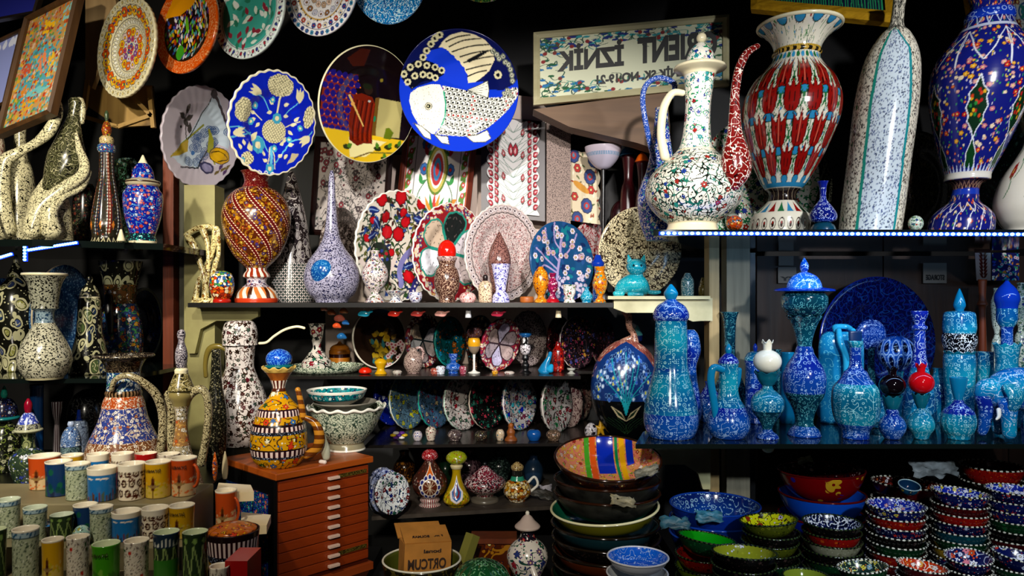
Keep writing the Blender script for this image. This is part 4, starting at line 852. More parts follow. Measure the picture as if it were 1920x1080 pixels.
t = Thing('wooden_stand', 'reddish carved wooden stem at the right back of the blue ware', 'stand', 1842, 2.4, Z2, 524, 780, solo=True)
t.lathe('b', [(524, 9), (560, 7), (572, 11), (582, 7), (640, 8), (780, 12)], ORW, 24)
for px, top, hw, m_, lab in ((1869, 540, 12, mat('speck', 'cfd8c8', '3a4a3a', 120), 'pale speckled vase glimpsed left of the minaret dome'), (1914, 530, 14, mat('floral', 'd8dcc8', '2a6a5a 203a8a', '2a7a4a', sc=70), 'white and green flowered vase glimpsed right of the minaret dome')):
    t = Thing('vase', lab, 'vase', px, 2.42, Z2, top, 780, solo=True); t.lathe('b', [(top, hw*.6), (top+10, hw*.5), (top+30, hw), (top+70, hw*.8), (top+90, hw*.4), (top+120, hw), (780, hw)], m_, 32)

# ================================================================ stacked bowls on the counter
RIMW = mat('fringe', 'e8e6d4', '14180f', 34, 0, .2); RIMD = mat('fringe', '30401c', '080a08', 40); ZTB = .62
def bowl_mesh(tipx=0): pass
_bm = {}
def bowl_proto(key, out, inn, rim, R_, H, seg=56):
    """bowl of radius R_, height H standing on its foot at the origin; parts: rim"""
    pr = [(0.45, 0), (.47, .06), (.62, .16), (.82, .42), (.94, .75), (1.0, .985)]
    ir = [(.965, .985), (.90, .74), (.78, .44), (.58, .22), (.30, .13), (.004, .11)]
    P = catmull([(a, b) for a, b in pr], 3)+catmull([(a, b) for a, b in ir], 3); th = np.linspace(0, 2*np.pi, seg, endpoint=False)
    P = [(.004, 0)]+P; r = np.array([p[0] for p in P])*R_; z = np.array([p[1] for p in P])*H
    V = np.stack([r[:, None]*np.cos(th), r[:, None]*np.sin(th), z[:, None]*np.ones(seg)], -1); n_out = 1+len(catmull(pr, 3))
    fm = np.repeat([0 if i < n_out-1 else 1 for i in range(len(P)-1)], seg)
    me_o = (V, quads(len(P), seg), fm)
    rr = R_*.0165+.0011; a = np.linspace(0, 2*np.pi, 9)[:-1]; nn = 132; tb = np.linspace(0, 2*np.pi, nn, endpoint=False); bead = 1+.30*np.cos(44*tb) if rim == 'bead' else np.ones(nn)
    Vr = np.stack([(R_*.985+rr*np.cos(a)[:, None]*bead)*np.cos(tb), (R_*.985+rr*np.cos(a)[:, None]*bead)*np.sin(tb), H*.985+rr*np.sin(a)[:, None]*bead], -1)
    Vr = np.vstack([Vr, Vr[:1]]); return me_o, (Vr, quads(9, nn))
def bowl(label, x, y, z, R_, H, out, inn, rimm=None, tilt=(0, 0), rz=0, group=None, cat='bowl', name='bowl', bead=True):
    key = (round(R_, 4), round(H, 4), out, inn, rimm, bead)
    if key not in _bm:
        a, b = bowl_proto(key, out, inn, 'bead' if bead else '', R_, H); o = mk(name, a[0], a[1], [out, inn], a[2]); r = mk('rim', b[0], b[1], rimm or RIMW); r.parent = o; _bm[key] = o
    else:
        s_ = _bm[key]; o = s_.copy(); COL.objects.link(o); r = s_.children[0].copy(); COL.objects.link(r); r.parent = o
    o.location = (x, y, z); o.rotation_euler = (tilt[0], tilt[1], rz); tag(o, label, cat, group); return o
def stack(desc, px, row, hw, Y, cols, inn, step, H=None, tilt=0, top_tilt=None, rim=RIMW, cat='bowl', bead=True, jit=.002, zb=None, name='bowl', toplab=None, group=None, rim2=None):
    """row: picture row of the top rim centre; cols: outer materials from the top down, repeated to the counter"""
    x = (px-HX)*Y/F; cor = 1/math.sqrt(1+((px-HX)/F)**2); R_ = hw*Y/F*cor; H = H or R_*.62; zt = CZ-(row-HY)*Y/F; zb = zb if zb is not None else (.8006 if Y < 1.75 else .7206); tt = math.sin(abs(top_tilt or 0))*R_*.8
    n = max(1, int(round((zt-H-zb-tt)/step))+1); st = (zt-H-zb-tt)/max(1, n-1) if n > 1 else 0; rs = np.random.RandomState(int(px*7+row))
    ordn = ['topmost', 'second', 'third', 'fourth', 'fifth', 'sixth', 'seventh', 'eighth', 'ninth', 'tenth', 'eleventh', 'twelfth', 'thirteenth', 'fourteenth', 'fifteenth', 'sixteenth']
    for i in range(n):
        z = zt-H-i*st-(tt if i else 0); co, cn = cols[i % len(cols)][:2]; rm = rim if not rim2 or i == 0 else rim2
        lab = (toplab or f'{cn} {cat}, topmost of the {desc}') if i == 0 else f'{cn} {cat}, {ordn[i]} from the top of the {desc}'
        tl = (top_tilt if (i == 0 and top_tilt is not None) else tilt)
        bowl(lab, x+rs.uniform(-jit, jit)*(i > 0), Y+rs.uniform(-jit, jit)*(i > 0), z, R_, H, co, inn if i == 0 else co, rm, (tl, 0), rs.rand()*6 if jit else 0, group or ('bowls of the '+desc), cat, name, bead)
def pc(h): return mat('plain', h, .1)
def fl(base, pets, leaf='2a6a9a', sc=55, **k): return mat('floral', base, pets, leaf, 'f4f0d0', '0a0a28', sc, .85, .4)
NAVY, NAV2, REDC, GRN, YEL, OLV, BKC, TLC, MAR, CREAMC = [(mat('floral', a, b, a, b.split()[0], a, 60, .35), n) for a, b, n in (('0a1450', 'c02818 d0c040 d8d8e8', 'navy'), ('060c38', 'b0b8d0 c02818', 'dark navy'), ('8c0e0a', 'c05010 300808', 'red'), ('0a3018', '1a5a2c 0a1c10', 'dark green'), ('a8841a', '6a4a10 d8b040', 'mustard'), ('4a5210', '2a3008 7a801c', 'olive'), ('0a0808', '241c18 40302c', 'black'), ('0a3c48', '105a60 0a2028', 'teal'), ('3c080c', '6a1410 1c0406', 'maroon'), ('8a8a70', '6a6a50 aaaa90', 'grey green'))]
blueflor = fl('1428a0', 'e8e8f8 c8d8ff e0a0a8 e0d040', 'c8d8ff'); redflor = fl('c03008', 'e8a030 f0e8e0 801808 e06020', 'f0e0d0'); multi = fl('18302c', 'e8e0b0 d07020 e0d040 90b8c8', 'c8d8a0')
stack('leftmost tall blue topped stack', 1680, 946, 58, 1.90, [NAVY, REDC, NAV2, BKC, GRN, REDC, MAR, NAV2], blueflor, .0235, .045)
stack('middle tall blue topped stack', 1799, 922, 57, 1.93, [NAVY, MAR, REDC, NAV2, TLC, GRN, YEL, NAVY, BKC], blueflor, .0235, .046, top_tilt=R(4))
stack('rightmost tall blue topped stack', 1900, 917, 56, 1.98, [NAV2, NAVY, NAVY, GRN, BKC, MAR, NAV2, TLC], blueflor, .0255, .046)
stack('stack with the white scrolled top', 1560, 978, 57, 1.85, [BKC, REDC, CREAMC, BKC, GRN, CREAMC, NAV2, BKC], mat('scroll', '08102c', 'e8ecf4', '101c50', 50, .16), .024, .045, rim=RIMD)
stack('yellow lined stack', 1444, 974, 55, 1.85, [OLV, BKC, OLV, BKC, GRN], mat('floral', 'c8cc14', '201808 8a2a10 c8b8d8', '282c08', '0a4030', '101008', 46, .6, .4), .023, .042, top_tilt=R(6), rim=RIMD)
stack('olive lined front stack', 1396, 1035, 62, 1.66, [BKC, BKC, NAV2, BKC], mat('floral', '8a9020', '9aa028 c8c8d8', '8a9020', 'b0b838', '6a7018', 40, .25, .3), .022, .042, top_tilt=R(5), rim=RIMD)
stack('bright green topped stack', 1322, 1008, 56, 1.84, [GRN, REDC, (pc('6a8a10'), 'lime'), (pc('1c2c08'), 'dark green')], pc('0c8a10'), .026, .044, top_tilt=R(9), rim=RIMD)
stack('front white rimmed plate stack', 1196, 1043, 58, 1.68, [(pc('c8ccd8'), 'white rimmed blue'), (pc('b8bcc0'), 'white'), BKC, BKC], mat('relief', '0c48c0', '1468e0', 'b8d8ff', 90), .024, .034, rim=pc('e8e8f0'), bead=False, cat='plate', name='plate')
stack('front multicoloured pile', 1622, 1062, 49, 1.60, [GRN, NAV2], multi, .024, .04, top_tilt=R(8))
stack('front red flowered pile', 1727, 1060, 50, 1.60, [MAR, MAR, BKC], redflor, .024, .038, top_tilt=R(5))
stack('front navy red flowered pile', 1816, 1042, 47, 1.62, [NAV2, BKC, MAR, BKC], fl('0a1450', 'e05020 f0f0f8 e08090', 'c8d0e8', 44), .021, .038, top_tilt=R(6))
stack('pile in the bottom right corner', 1905, 1040, 52, 1.66, [NAV2, GRN, MAR, BKC], fl('0a1450', 'd0c8a0 d83020 f0f0f8', 'c8d0e8', 44), .021, .038, top_tilt=R(8))
stack('small olive pile at the bottom edge', 1512, 1080, 46, 1.58, [BKC, BKC], pc('7a8a28'), .025, .034, rim=RIMD)
# wide bowls behind
BLUE = (pc('0a34b8'), 'cobalt'); BL2 = (pc('0c2490'), 'deep blue')
stack('wide pair behind the green bowl', 1340, 944, 86, 2.06, [(pc('0a2c8c'), 'wide blue'), (pc('0a2468'), 'wide blue')], mat('relief', '081c60', '0a3c90', '9ac8e8', 60), .05, .085, rim=pc('103a9a'), bead=False)
stack('wide red topped stack', 1541, 880, 84, 2.22, [(mat('floral', '7a0408', 'd0a020 2a2090', '7a0408', 'e08020', '7a0408', 12, .18), 'red'), (pc('0c50c8'), 'bright blue'), BL2, (pc('80a010'), 'lime green'), BKC, BKC], mat('floral', '400408', '200404 c0a0a0', '2c0406', sc=50), .052, .09, top_tilt=R(2), rim=pc('5c0a0c'), bead=False)
stack('maroon stack behind the blue ones', 1700, 905, 70, 2.14, [MAR, MAR, BKC, BKC, BKC], fl('2c0808', 'c86020 d8d0d0 802010', '5a1c10'), .05, .07, top_tilt=R(3))
stack('red stack under the right shelf end', 1860, 872, 64, 2.2, [REDC, BKC, BKC, BKC, MAR], fl('400804', '903010 601808', '5a1408'), .045, .065, top_tilt=R(0))
# tall left stack with patterned bowl on top
topcv = Cv(500, 500, 'd06a50'); rs = np.random.RandomState(11)
BR = (mat('floral', '2c1208', '5a2c10 180a06', '3a1a0c', sc=30), 'dark brown'); WRAP = (mat('dirty', '2c2c28', '0c0c0c', 30, .4), 'paper wrapped dark')
zg = CZ-(948-HY)*2.0/F; xg = (1136-HX)*2.0/F
stack('tallest wide bowl stack', 1136, 948, 102, 2.0, [(pc('6c6a18'), 'wide olive'), (mat('plain', '14343c', .2), 'dark teal'), BKC, (pc('5c2810'), 'rust'), BKC, (pc('0c3a24'), 'bottle green'), BR, BKC], pc('0c5c44'), .034, .062, rim=pc('e8e4b8'), bead=False, zb=.6206, top_tilt=R(5), rim2=pc('1c140c'), toplab='wide olive bowl with green lining and cream rim inside the tallest wide stack')
stack('patterned group on the olive bowl', 1138, 853, 100, 2.0, [BR, WRAP, WRAP], mat('topbowl'), .04, .072, top_tilt=R(13), rim=pc('2c1408'), bead=False, jit=0, zb=zg-.062+.030, toplab='brown bowl lined with salmon flowers on top of the tallest wide stack')
# painted segments inside the top bowl of the tall stack are built as their own strips of glaze
# crumpled paper sheets between the bowls
def paper(label, px, row, Y, sz, seed, col='5a5a50', z=None):
    rs = np.random.RandomState(seed); n = 9; U, V_ = np.meshgrid(np.linspace(-1, 1, n), np.linspace(-1, 1, n)); a = rs.uniform(-.5, .5)
    P = np.stack([U*sz+rs.uniform(-1, 1, U.shape)*sz*.10, V_*sz*.30+rs.uniform(-1, 1, U.shape)*sz*.10, (U*a+V_*.55)*sz*.6+rs.uniform(-1, 1, U.shape)*sz*.13], -1)
    L = W(px, row, Y)
    if z is not None: L.z = z-P[..., 2].min()+.002
    o = mk('paper_sheet', P.reshape(-1, 3), quads(n, n, False), mat('dirty', col, '26261f', 30, .5), None, None, L, None, False)
    q = o.modifiers.new('solid', 'SOLIDIFY'); q.thickness = .001; return tag(o, label, 'paper')
paper('blue grey paper sheet poking out between the wide blue bowls', 1330, 968, 1.93, .035, 1, '2a7a9a'); paper('crumpled clear wrap hanging at the left of the wide blue bowls', 1266, 980, 1.80, .035, 2, '1c5a6c')
paper('white folded paper between the maroon bowls under the shelf', 1752, 878, 2.05, .06, 3, '8a9498'); paper('crumpled grey paper on the right rim of the tallest bowl stack', 1212, 884, 1.83, .03, 4, '8a8470')
paper('torn newspaper corner in the tallest bowl stack', 1168, 940, 1.83, .03, 5, '9a9070'); paper('pale paper tip standing in the red topped wide bowl', 1509, 862, 2.13, .02, 6, 'd8d0a0')
bowl('small blue cup bowl leaning in front of the maroon bowls', (1702-HX)*1.99/F, 1.99, CZ-(925-HY)*1.99/F, 19*1.99/F, .026, mat('floral', '0a4a6a', 'c8b028 0a3050', '0a4a6a', sc=60), pc('0a2a4a'), pc('9ab8c0'), (R(20), 0), bead=False)
t = Thing('glass_knob', 'small faceted glass knob hanging below the shelf of blue ware', 'knob', 1440, 2.0, 1.072-(862-838)*2.0/F, 838, 862, ztop=1.072)
t.ball('crystal', 1440, 852, 13, 11, mat('plain', 'b8c8c4', .05), 8); t.lathe('stem', [(838, 4), (844, 3)], mat('plain', 'a0a8a0', .2, 1), 12)
# ================================================================ hanging plates of the centre
# fish plate
def fishcv():
    c = Cv(900, 900, '0d34c4'); cxz, cyz, k = 945., 575., 384.
    Z = lambda pts: [((x-cxz)/k, (cyz-y)/k) for x, y in pts]
    c.poly(Z([(640, 560), (600, 500), (560, 420), (680, 230), (850, 170), (1100, 170), (1290, 340), (1330, 470), (1300, 520), (1230, 560), (1130, 560), (1000, 530), (900, 430), (820, 310), (740, 330), (760, 440), (820, 500)]), '08104c')  # dark upper field: partly plate design, partly shade put into the colour
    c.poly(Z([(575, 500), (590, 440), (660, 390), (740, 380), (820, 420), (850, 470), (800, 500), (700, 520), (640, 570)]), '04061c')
    c.poly(Z([(740, 330), (850, 305), (890, 350), (935, 380), (975, 420), (1000, 480), (1000, 520), (1100, 510), (1130, 560), (1000, 560), (900, 530), (830, 500), (850, 460), (780, 400), (720, 380)]), '1238cc')
    fin = [(815, 305), (845, 262), (890, 228), (960, 208), (1040, 222), (1110, 255), (1155, 300), (1172, 370), (1140, 440), (1100, 480), (1050, 515), (1000, 522), (998, 470), (960, 410), (905, 355), (860, 315)]
    c.poly(Z(fin), 'e6d9b0')
    for x, y in ((840, 318), (872, 335), (905, 362), (940, 395), (968, 430), (988, 470), (990, 508)): c.ell(*Z([(x-8, y+8)])[0], .055, .055, '1238cc')
    for a, b, m in (((860, 270), (1010, 225), (930, 240)), ((880, 300), (1080, 245), (970, 260)), ((900, 330), (1130, 280), (1010, 295)), ((950, 360), (1150, 315), (1050, 330)), ((975, 395), (1165, 350), (1080, 365)), ((990, 440), (1150, 400), (1080, 415)), ((1000, 480), (1120, 440), (1060, 455))):
        c.line(smooth2(Z([a, m, b])), .011, '1a1a18')
    c.poly(Z([(990, 380), (1080, 330), (1150, 310), (1090, 350), (1010, 395)]), '14161a')
    head = [(622, 640), (630, 590), (680, 555), (760, 535), (820, 535), (845, 580), (858, 660), (852, 740), (825, 800), (780, 850), (730, 835), (675, 780), (640, 720)]
    body = [(835, 540), (900, 552), (1000, 570), (1130, 612), (1220, 605), (1290, 540), (1330, 545), (1325, 600), (1270, 680), (1210, 740), (1140, 800), (1050, 850), (960, 862), (860, 855), (790, 850), (840, 780), (858, 660)]
    c.poly(Z(body), 'e9e8d8')
    import numpy as _n
    msk = Cv(900, 900, '000000'); msk.poly(Z(body), 'ffffff'); keep = c.a.copy()
    for j in range(-3, 13):
        for i in range(0, 18):
            x = 830+i*31+(j % 2)*15-j*4; y = 530+j*27+i*3
            X, Y = Z([(x, y)])[0]; c.ell(X, Y, .046, .046, '2c3430'); c.ell(X+.004, Y, .038, .038, 'eceadc'); c.ell(X-.008, Y-.004, .019, .019, '16181c' if (i*j) % 7 else '9a2018')
    m = msk.a[..., :1] > .5; c.a = _n.where(m, c.a, keep)
    for x, y in ((1160, 320), (1185, 340), (1200, 365), (1225, 350), (1240, 385), (1262, 400), (1275, 430), (1285, 465), (1290, 500), (1260, 560), (1280, 590), (1240, 580)):
        c.ell(*Z([(x, y)])[0], .045, .045, '6a7060'); c.ell(*Z([(x, y)])[0], .028, .028, 'c8c8b0'); c.ell(*Z([(x, y)])[0], .014, .014, '101418')
    c.poly(Z(head), 'ece9da'); c.line(Z([(845, 580), (858, 660), (852, 740), (825, 800)]), .012, '2fa07c')
    rs = _n.random.RandomState(1)
    for i in range(150):
        x, y = rs.uniform(640, 830), rs.uniform(550, 800); X, Y = Z([(x, y)])[0]; c.ell(X, Y, .005, .005, '8a8268')
    c.ell(*Z([(745, 673)])[0], .062, .062, '20241c'); c.ell(*Z([(745, 673)])[0], .052, .052, 'e8e0c0'); c.ell(*Z([(745, 673)])[0], .038, .038, '20241c'); c.ell(*Z([(742, 672)])[0], .014, .014, 'd8d0a0')
    for f in ([(1000, 565), (1060, 540), (1130, 505), (1140, 560), (1135, 612), (1060, 590)], [(780, 850), (830, 862), (870, 862), (880, 915), (830, 905)], [(990, 860), (1060, 850), (1130, 818), (1155, 870), (1120, 895), (1040, 898)], [(650, 780), (700, 800), (755, 845), (760, 885), (715, 868)]): c.poly(Z(f), 'e9e6d4'); c.line(Z(f+[f[0]]), .006, '4a4c40')
    for i in range(5): c.line(Z([(1005, 572+i*3), (1128, 520+i*20)]), .003, '5a5c48')
    for x, y in ((765, 287), (738, 328), (715, 368), (790, 252), (820, 230), (633, 430), (592, 474), (684, 410), (738, 418), (790, 428), (832, 447), (615, 522), (660, 484), (712, 474), (755, 480), (790, 494), (1195, 465)):
        X, Y = Z([(x, y)])[0]; r = .062 if x != 1195 else .075
        for q in range(8): c.ell(X+r*.62*math.cos(q*.785), Y+r*.62*math.sin(q*.785), r*.33, r*.33, 'cfc89c')
        c.ell(X, Y, r*.42, r*.42, '0a0a18')
    return c
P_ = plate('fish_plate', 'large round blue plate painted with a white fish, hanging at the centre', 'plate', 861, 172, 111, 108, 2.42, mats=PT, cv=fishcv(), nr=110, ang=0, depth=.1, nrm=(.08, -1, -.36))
# pineapple plate
def pinecv():
    c = Cv(800, 800, '0c22b8'); Z = lambda x, y: ((x-765)/298., (475-y)/355.); A = '5fb8d8'; CR = 'e6dcae'; DK = '1a160c'
    def pine(x, y, rx, ry):
        X, Y = Z(x, y); rx /= 298.; ry /= 355.; k = c.a.copy(); m = Cv(800, 800, '000000'); m.ell(X, Y, rx, ry, 'ffffff'); c.ell(X, Y, rx, ry, DK); n = max(2, int(round(rx/.072)))
        for j in range(-2*n, 2*n+1):
            for i in range(-n-1, n+2): 
                u, v = X+(i+.5*(j % 2))*rx/n, Y-j*ry/n*.62; c.ell(u, v, rx/n*.56, ry/n*.50, DK); c.ell(u, v+ry/n*.05, rx/n*.44, ry/n*.36, CR)
        c.a = np.where(m.a[..., :1] > .5, c.a, k)
    def stem(pts, w=.012, col=A): c.line(smooth2([Z(*p) for p in pts]), w, col)
    def lf(x, y, L, w, a, col=CR): X, Y = Z(x, y); c.leaf(X, Y, L, w, a, col)
    stem([(795, 640), (795, 740)], .03); stem([(785, 640), (770, 780)], .012, CR); stem([(805, 640), (825, 780)], .012, CR)
    stem([(490, 560), (560, 545), (640, 580), (720, 590), (770, 670)]); stem([(500, 625), (560, 600), (640, 570)]); stem([(1040, 470), (1010, 530), (930, 560), (880, 640), (820, 740)]); stem([(600, 320), (680, 320), (740, 400)]); stem([(850, 400), (910, 300)], .009)
    stem([(700, 470), (640, 430)], .01, CR); stem([(870, 480), (950, 420)], .01, CR); stem([(795, 290), (795, 440)], .02, CR)
    for x, y, a in ((660, 470, 200), (650, 440, 160), (690, 490, 230), (760, 350, 150), (830, 340, 30), (760, 400, 200), (840, 410, 10), (900, 460, 20), (890, 500, 330), (920, 430, 60), (850, 610, 40), (870, 590, 70), (900, 600, 20), (600, 660, 110), (640, 690, 60), (580, 690, 120), (840, 700, 50), (750, 700, 130), (770, 740, 160), (880, 700, 60)): lf(x, y, .13, .035, a)
    for x, y, a in ((510, 590, 10), (1040, 510, 215), (920, 300, 100), (660, 300, 170)): c.tulip(*Z(x+(60 if a == 10 else 0)*0, y), .3, .07, a, CR, CR)
    pine(770, 215, 88, 75); pine(795, 525, 82, 82); pine(560, 430, 60, 80); pine(1002, 375, 36, 80); pine(630, 740, 42, 45)
    for x, y, r in ((700, 640, .16), (790, 780, .1), (800, 435, .11), (640, 385, .07), (960, 465, .06), (600, 760, .06), (905, 560, .06), (630, 495, .07), (750, 320, .06), (815, 640, .07)): X, Y = Z(x, y); c.flower(X, Y, r, 7, '3fa0c0', CR)
    lf(650, 620, .22, .06, 60); lf(640, 690, .18, .05, 100)
    for i in range(9): X, Y = Z(600+i*42, 820-abs(i-4)*-0); c.ell(X, Y+.0, .05, .05, 'e8e8f0', 0, .5)
    c.poly([Z(905, 735), Z(930, 650), Z(975, 640), Z(960, 690)], 'c8b890')
    return c
plate('pineapple_plate', 'scalloped oval blue plate with cream pineapples and leaves', 'plate', 512, 231, 82, 99, 2.26, ang=88, sgn=1, mats=PT, cv=pinecv(), nr=100, scal=(30, .012), depth=.1, rim=(.965, mat('plain', 'e8dfc0', .2)))
# white lilac plate
c = Cv(700, 700, 'c9bfcc'); Z = lambda x, y: ((x-285)/265., (565-y)/340.)
c.poly([Z(*p) for p in ((320, 240), (270, 420), (220, 560), (100, 730), (170, 780), (300, 770), (330, 690), (350, 560), (480, 600), (480, 480), (430, 400), (360, 280))], 'c8d8e8')
rs = np.random.RandomState(3)
for i in range(46):
    x, y = rs.uniform(170, 470), rs.uniform(400, 760)
    if y > 760-(x-100)*1.2 and not (x > 340 and y > 640):
        X, Y = Z(x, y)
        for r in (.11, .075, .04): c.ell(X, Y, r, r*.8, '3a5a90', 0, 1-.018/r)
for p, q in (((100, 735), (300, 480)), ((340, 500), (400, 720))): c.line([Z(*p), Z(*q)], .02, '8a8c20'); 
c.poly([Z(*p) for p in ((95, 735), (170, 640), (215, 600), (220, 680), (150, 720))], 'b89a20'); c.poly([Z(*p) for p in ((345, 490), (385, 560), (400, 680), (350, 650))], 'a8a828')
c.line([Z(170, 790), Z(290, 775), Z(330, 690), Z(350, 640)], .014, '20242c'); c.line(smooth2([Z(310, 250), Z(300, 330), Z(250, 500), Z(210, 600)]), .012, '1a1a1a'); c.line(smooth2([Z(320, 250), Z(390, 350), Z(470, 480)]), .03, '3a3038')
c.ell(*Z(430, 660), .24, .17, '2a2008'); c.ell(*Z(430, 660), .22, .155, 'd0a018'); c.line(smooth2([Z(380, 650), Z(430, 630), Z(480, 670), Z(420, 700)]), .01, '3a2a08'); c.ell(*Z(350, 760), .17, .12, '3a3858'); c.ell(*Z(350, 760), .12, .08, '8a84a8')
for x, y, a in ((170, 440, 85), (170, 470, 160), (180, 480, 40), (215, 560, 95), (200, 520, 130)): c.leaf(*Z(x, y), .22, .055, a, '2e2a26')
c.line([Z(170, 440), Z(200, 600)], .012, '2e2a26'); c.ell(*Z(155, 530), .03, .03, '2e2a26'); c.ell(*Z(255, 680), .05, .045, '2a6ab0'); c.ell(*Z(320, 260), .09, .09, '2a2428'); 
for x, y in ((400, 800), (440, 770), (470, 750)): c.leaf(*Z(x, y), .2, .03, 45, '6a5a2a'); 
for x, y in ((430, 760), (460, 790)): c.leaf(*Z(x, y), .18, .035, 60, '4a2a60')
plate('scalloped_plate', 'pale lilac scalloped plate with blue swirls and a yellow motif beside the pineapple plate', 'plate', 379, 257, 73, 96, 2.46, ang=92, sgn=1, mats=PT, cv=c, nr=90, scal=(30, .01), depth=.1)
# plate with a robed figure
c = Cv(700, 700, '12080a'); Z = lambda x, y: ((x-375)/305., (655-y)/375.)
c.poly([Z(*p) for p in ((80, 530), (290, 480), (290, 850), (90, 850))], '7a2410'); 
for j in range(9):
    for i in range(6):
        x, y = 95+i*37+(j % 2)*18, 505+j*42; c.ell(*Z(x, y), .058, .052, '1c1270')
        c.ell(*Z(x+18, y+10), .012, .012, 'e07020')
c.poly([Z(*p) for p in ((445, 595), (590, 590), (600, 830), (455, 850))], 'b0a468'); c.poly([Z(*p) for p in ((420, 600), (445, 590), (455, 850), (430, 850))], '6a4a18'); c.ell(*Z(434, 735), .03, .05, '1c7a50')
c.poly([Z(*p) for p in ((100, 850), (700, 840), (700, 1100), (100, 1100))], 'dcb41c'); c.poly([Z(*p) for p in ((280, 880), (520, 870), (400, 990), (300, 1010))], 'e8dc9a')
for i, (x, y) in enumerate(((275, 945), (535, 905), (600, 885), (520, 985), (470, 925), (600, 960))): c.ell(*Z(x, y), .08, .045, '2a3010'); c.leaf(*Z(x, y), .12, .04, 30+i*20, '4a7a1c')
c.line([Z(330, 1010), Z(420, 960)], .012, '5a3c08'); c.line([Z(420, 960), Z(620, 930)], .012, '7a6a20')
rob = [(285, 610), (330, 590), (400, 600), (425, 640), (432, 900), (380, 905), (340, 930), (285, 900), (275, 760)]
c.poly([Z(*p) for p in rob], '6e1a08'); 
for x in (310, 345, 375, 405): c.line([Z(x, 640), Z(x-5, 890)], .012, '3c0c04'); c.line([Z(x+12, 640), Z(x+10, 890)], .01, '94280c')
c.poly([Z(*p) for p in ((250, 620), (262, 612), (375, 795), (368, 800))], 'd8b060'); c.ell(*Z(286, 668), .04, .035, 'e0a050'); c.ell(*Z(370, 560), .09, .08, '2a1a12'); c.ell(*Z(360, 540), .10, .05, '1a2010'); c.ell(*Z(440, 480), .03, .03, '8a7a20'); c.ell(*Z(385, 630), .03, .02, 'b8b8b0')
c.poly([Z(*p) for p in ((200, 400), (270, 320), (330, 310), (310, 420), (240, 440))], '3c1208'); c.poly([Z(*p) for p in ((500, 850), (512, 780), (530, 775), (560, 800), (545, 850))], '5a6a10')
plate('pictorial_plate', 'plate painted with a red robed figure on a yellow floor, beside the fish plate', 'plate', 691, 196, 91, 110, 2.40, ang=90, sgn=1, mats=PT, cv=c, nr=90, depth=.08, rim=(.985, mat('plain', 'e0d8b0', .2)))
# top row of big plates
def rings(base, rows, seed=0, n=600):
    c = Cv(n, n, base); rs = np.random.RandomState(seed)
    for r, k, sz, cols, dots in rows:
        if k == 0: c.ell(0, 0, r, r, cols, 0, 1-sz/r); continue
        cs = cols.split()
        for i in range(k):
            a = 2*math.pi*(i+.5*dots)/k; x, y = r*math.cos(a), r*math.sin(a)
            if dots == 0: c.flower(x, y, sz, 6, cs[i % len(cs)], cs[(i+1) % len(cs)], '202038')
            else: c.ell(x, y, sz, sz*.8, '1c1c30', math.degrees(a)); c.ell(x, y, sz*.8, sz*.6, cs[i % len(cs)], math.degrees(a))
    return c
OR = 'e8a010 d84a08 f0d040 f0ead0 28489a'
c1 = rings('e6dcb4', [(.93, 64, .035, 'e8e0c0 d8c070', 1), (.86, 0, .012, '1c1c40', 0), (.74, 26, .10, 'e8a010 e05808 f0c030', 0), (.74, 52, .03, '2848a0 c02818 208060', 1), (.60, 0, .014, '1c1c40', 0), (.53, 40, .045, 'f4f0e0 e8e4d0', 1), (.46, 0, .012, '1c1c40', 0), (.34, 14, .09, 'f0b818 e86810 e8c8c0', 0), (.2, 10, .06, '8a4a9a e0d8e8 d04a60', 0), (.07, 5, .05, 'e05040 2a50a0', 0)])
plate('hanging_plate', 'large white and yellow ringed flower plate, leftmost of the row hanging at the top', 'plate', 235, 88, 52, 96, 2.2, ang=80, sgn=-1, mats=PT, cv=c1, nr=80, scal=(44, .006), depth=.12)
c = Cv(600, 600, 'd8540c'); rs = np.random.RandomState(8)
for i in range(900):
    a, r = rs.rand()*6.28, rs.uniform(.72, 1); c.ell(r*math.cos(a), r*math.sin(a), .012, .012, 'e8a060')
c.ell(0, 0, .74, .74, '1c1008'); 
for i in range(330):
    a, r = rs.rand()*6.28, .72*math.sqrt(rs.rand()); x, y = r*math.cos(a), r*math.sin(a)
    c.leaf(x, y, .12, .025, rs.uniform(60, 120), ('e8b010', '6ab820', 'd84808', 'e8e0e0', '3048a0', '40a0b0', 'f0e8f0', '5a2a70')[i % 8])
c.poly([(-.75, .3), (-.3, .95), (.3, 1), (.2, .55), (-.35, .35)], 'e89a08'); c.ell(-.25, -.5, .1, .2, '3c9a20', 20); c.ell(-.1, .1, .05, .2, '6ab820', 10)
plate('hanging_plate', 'orange rimmed plate crowded with multicoloured tulips, hanging second in the top row', 'plate', 348, 50, 54, 89, 2.2, ang=76, sgn=-1, mats=PT, cv=c, nr=80, depth=.12)
c = rings('d8e4dc', [(.97, 60, .03, '30203c c8c0d0', 1), (.90, 48, .05, 'e8e0e0 a02838 283880', 1), (.80, 0, .012, '203060', 0)])
c.ell(0, 0, .78, .78, '3aa090'); rs = np.random.RandomState(6)
for i in range(60): a, r = rs.rand()*6.28, .7*math.sqrt(rs.rand()); c.leaf(r*math.cos(a), r*math.sin(a), .2, .05, rs.rand()*360, ('d8e8d8', '2a7a60', 'e0e4e0', '8a2a3a')[i % 4])
plate('hanging_plate', 'teal centred plate with a pale dotted border, third in the top row', 'plate', 466, 22, 61, 90, 2.2, ang=72, sgn=-1, mats=PT, cv=c, nr=70, depth=.12)
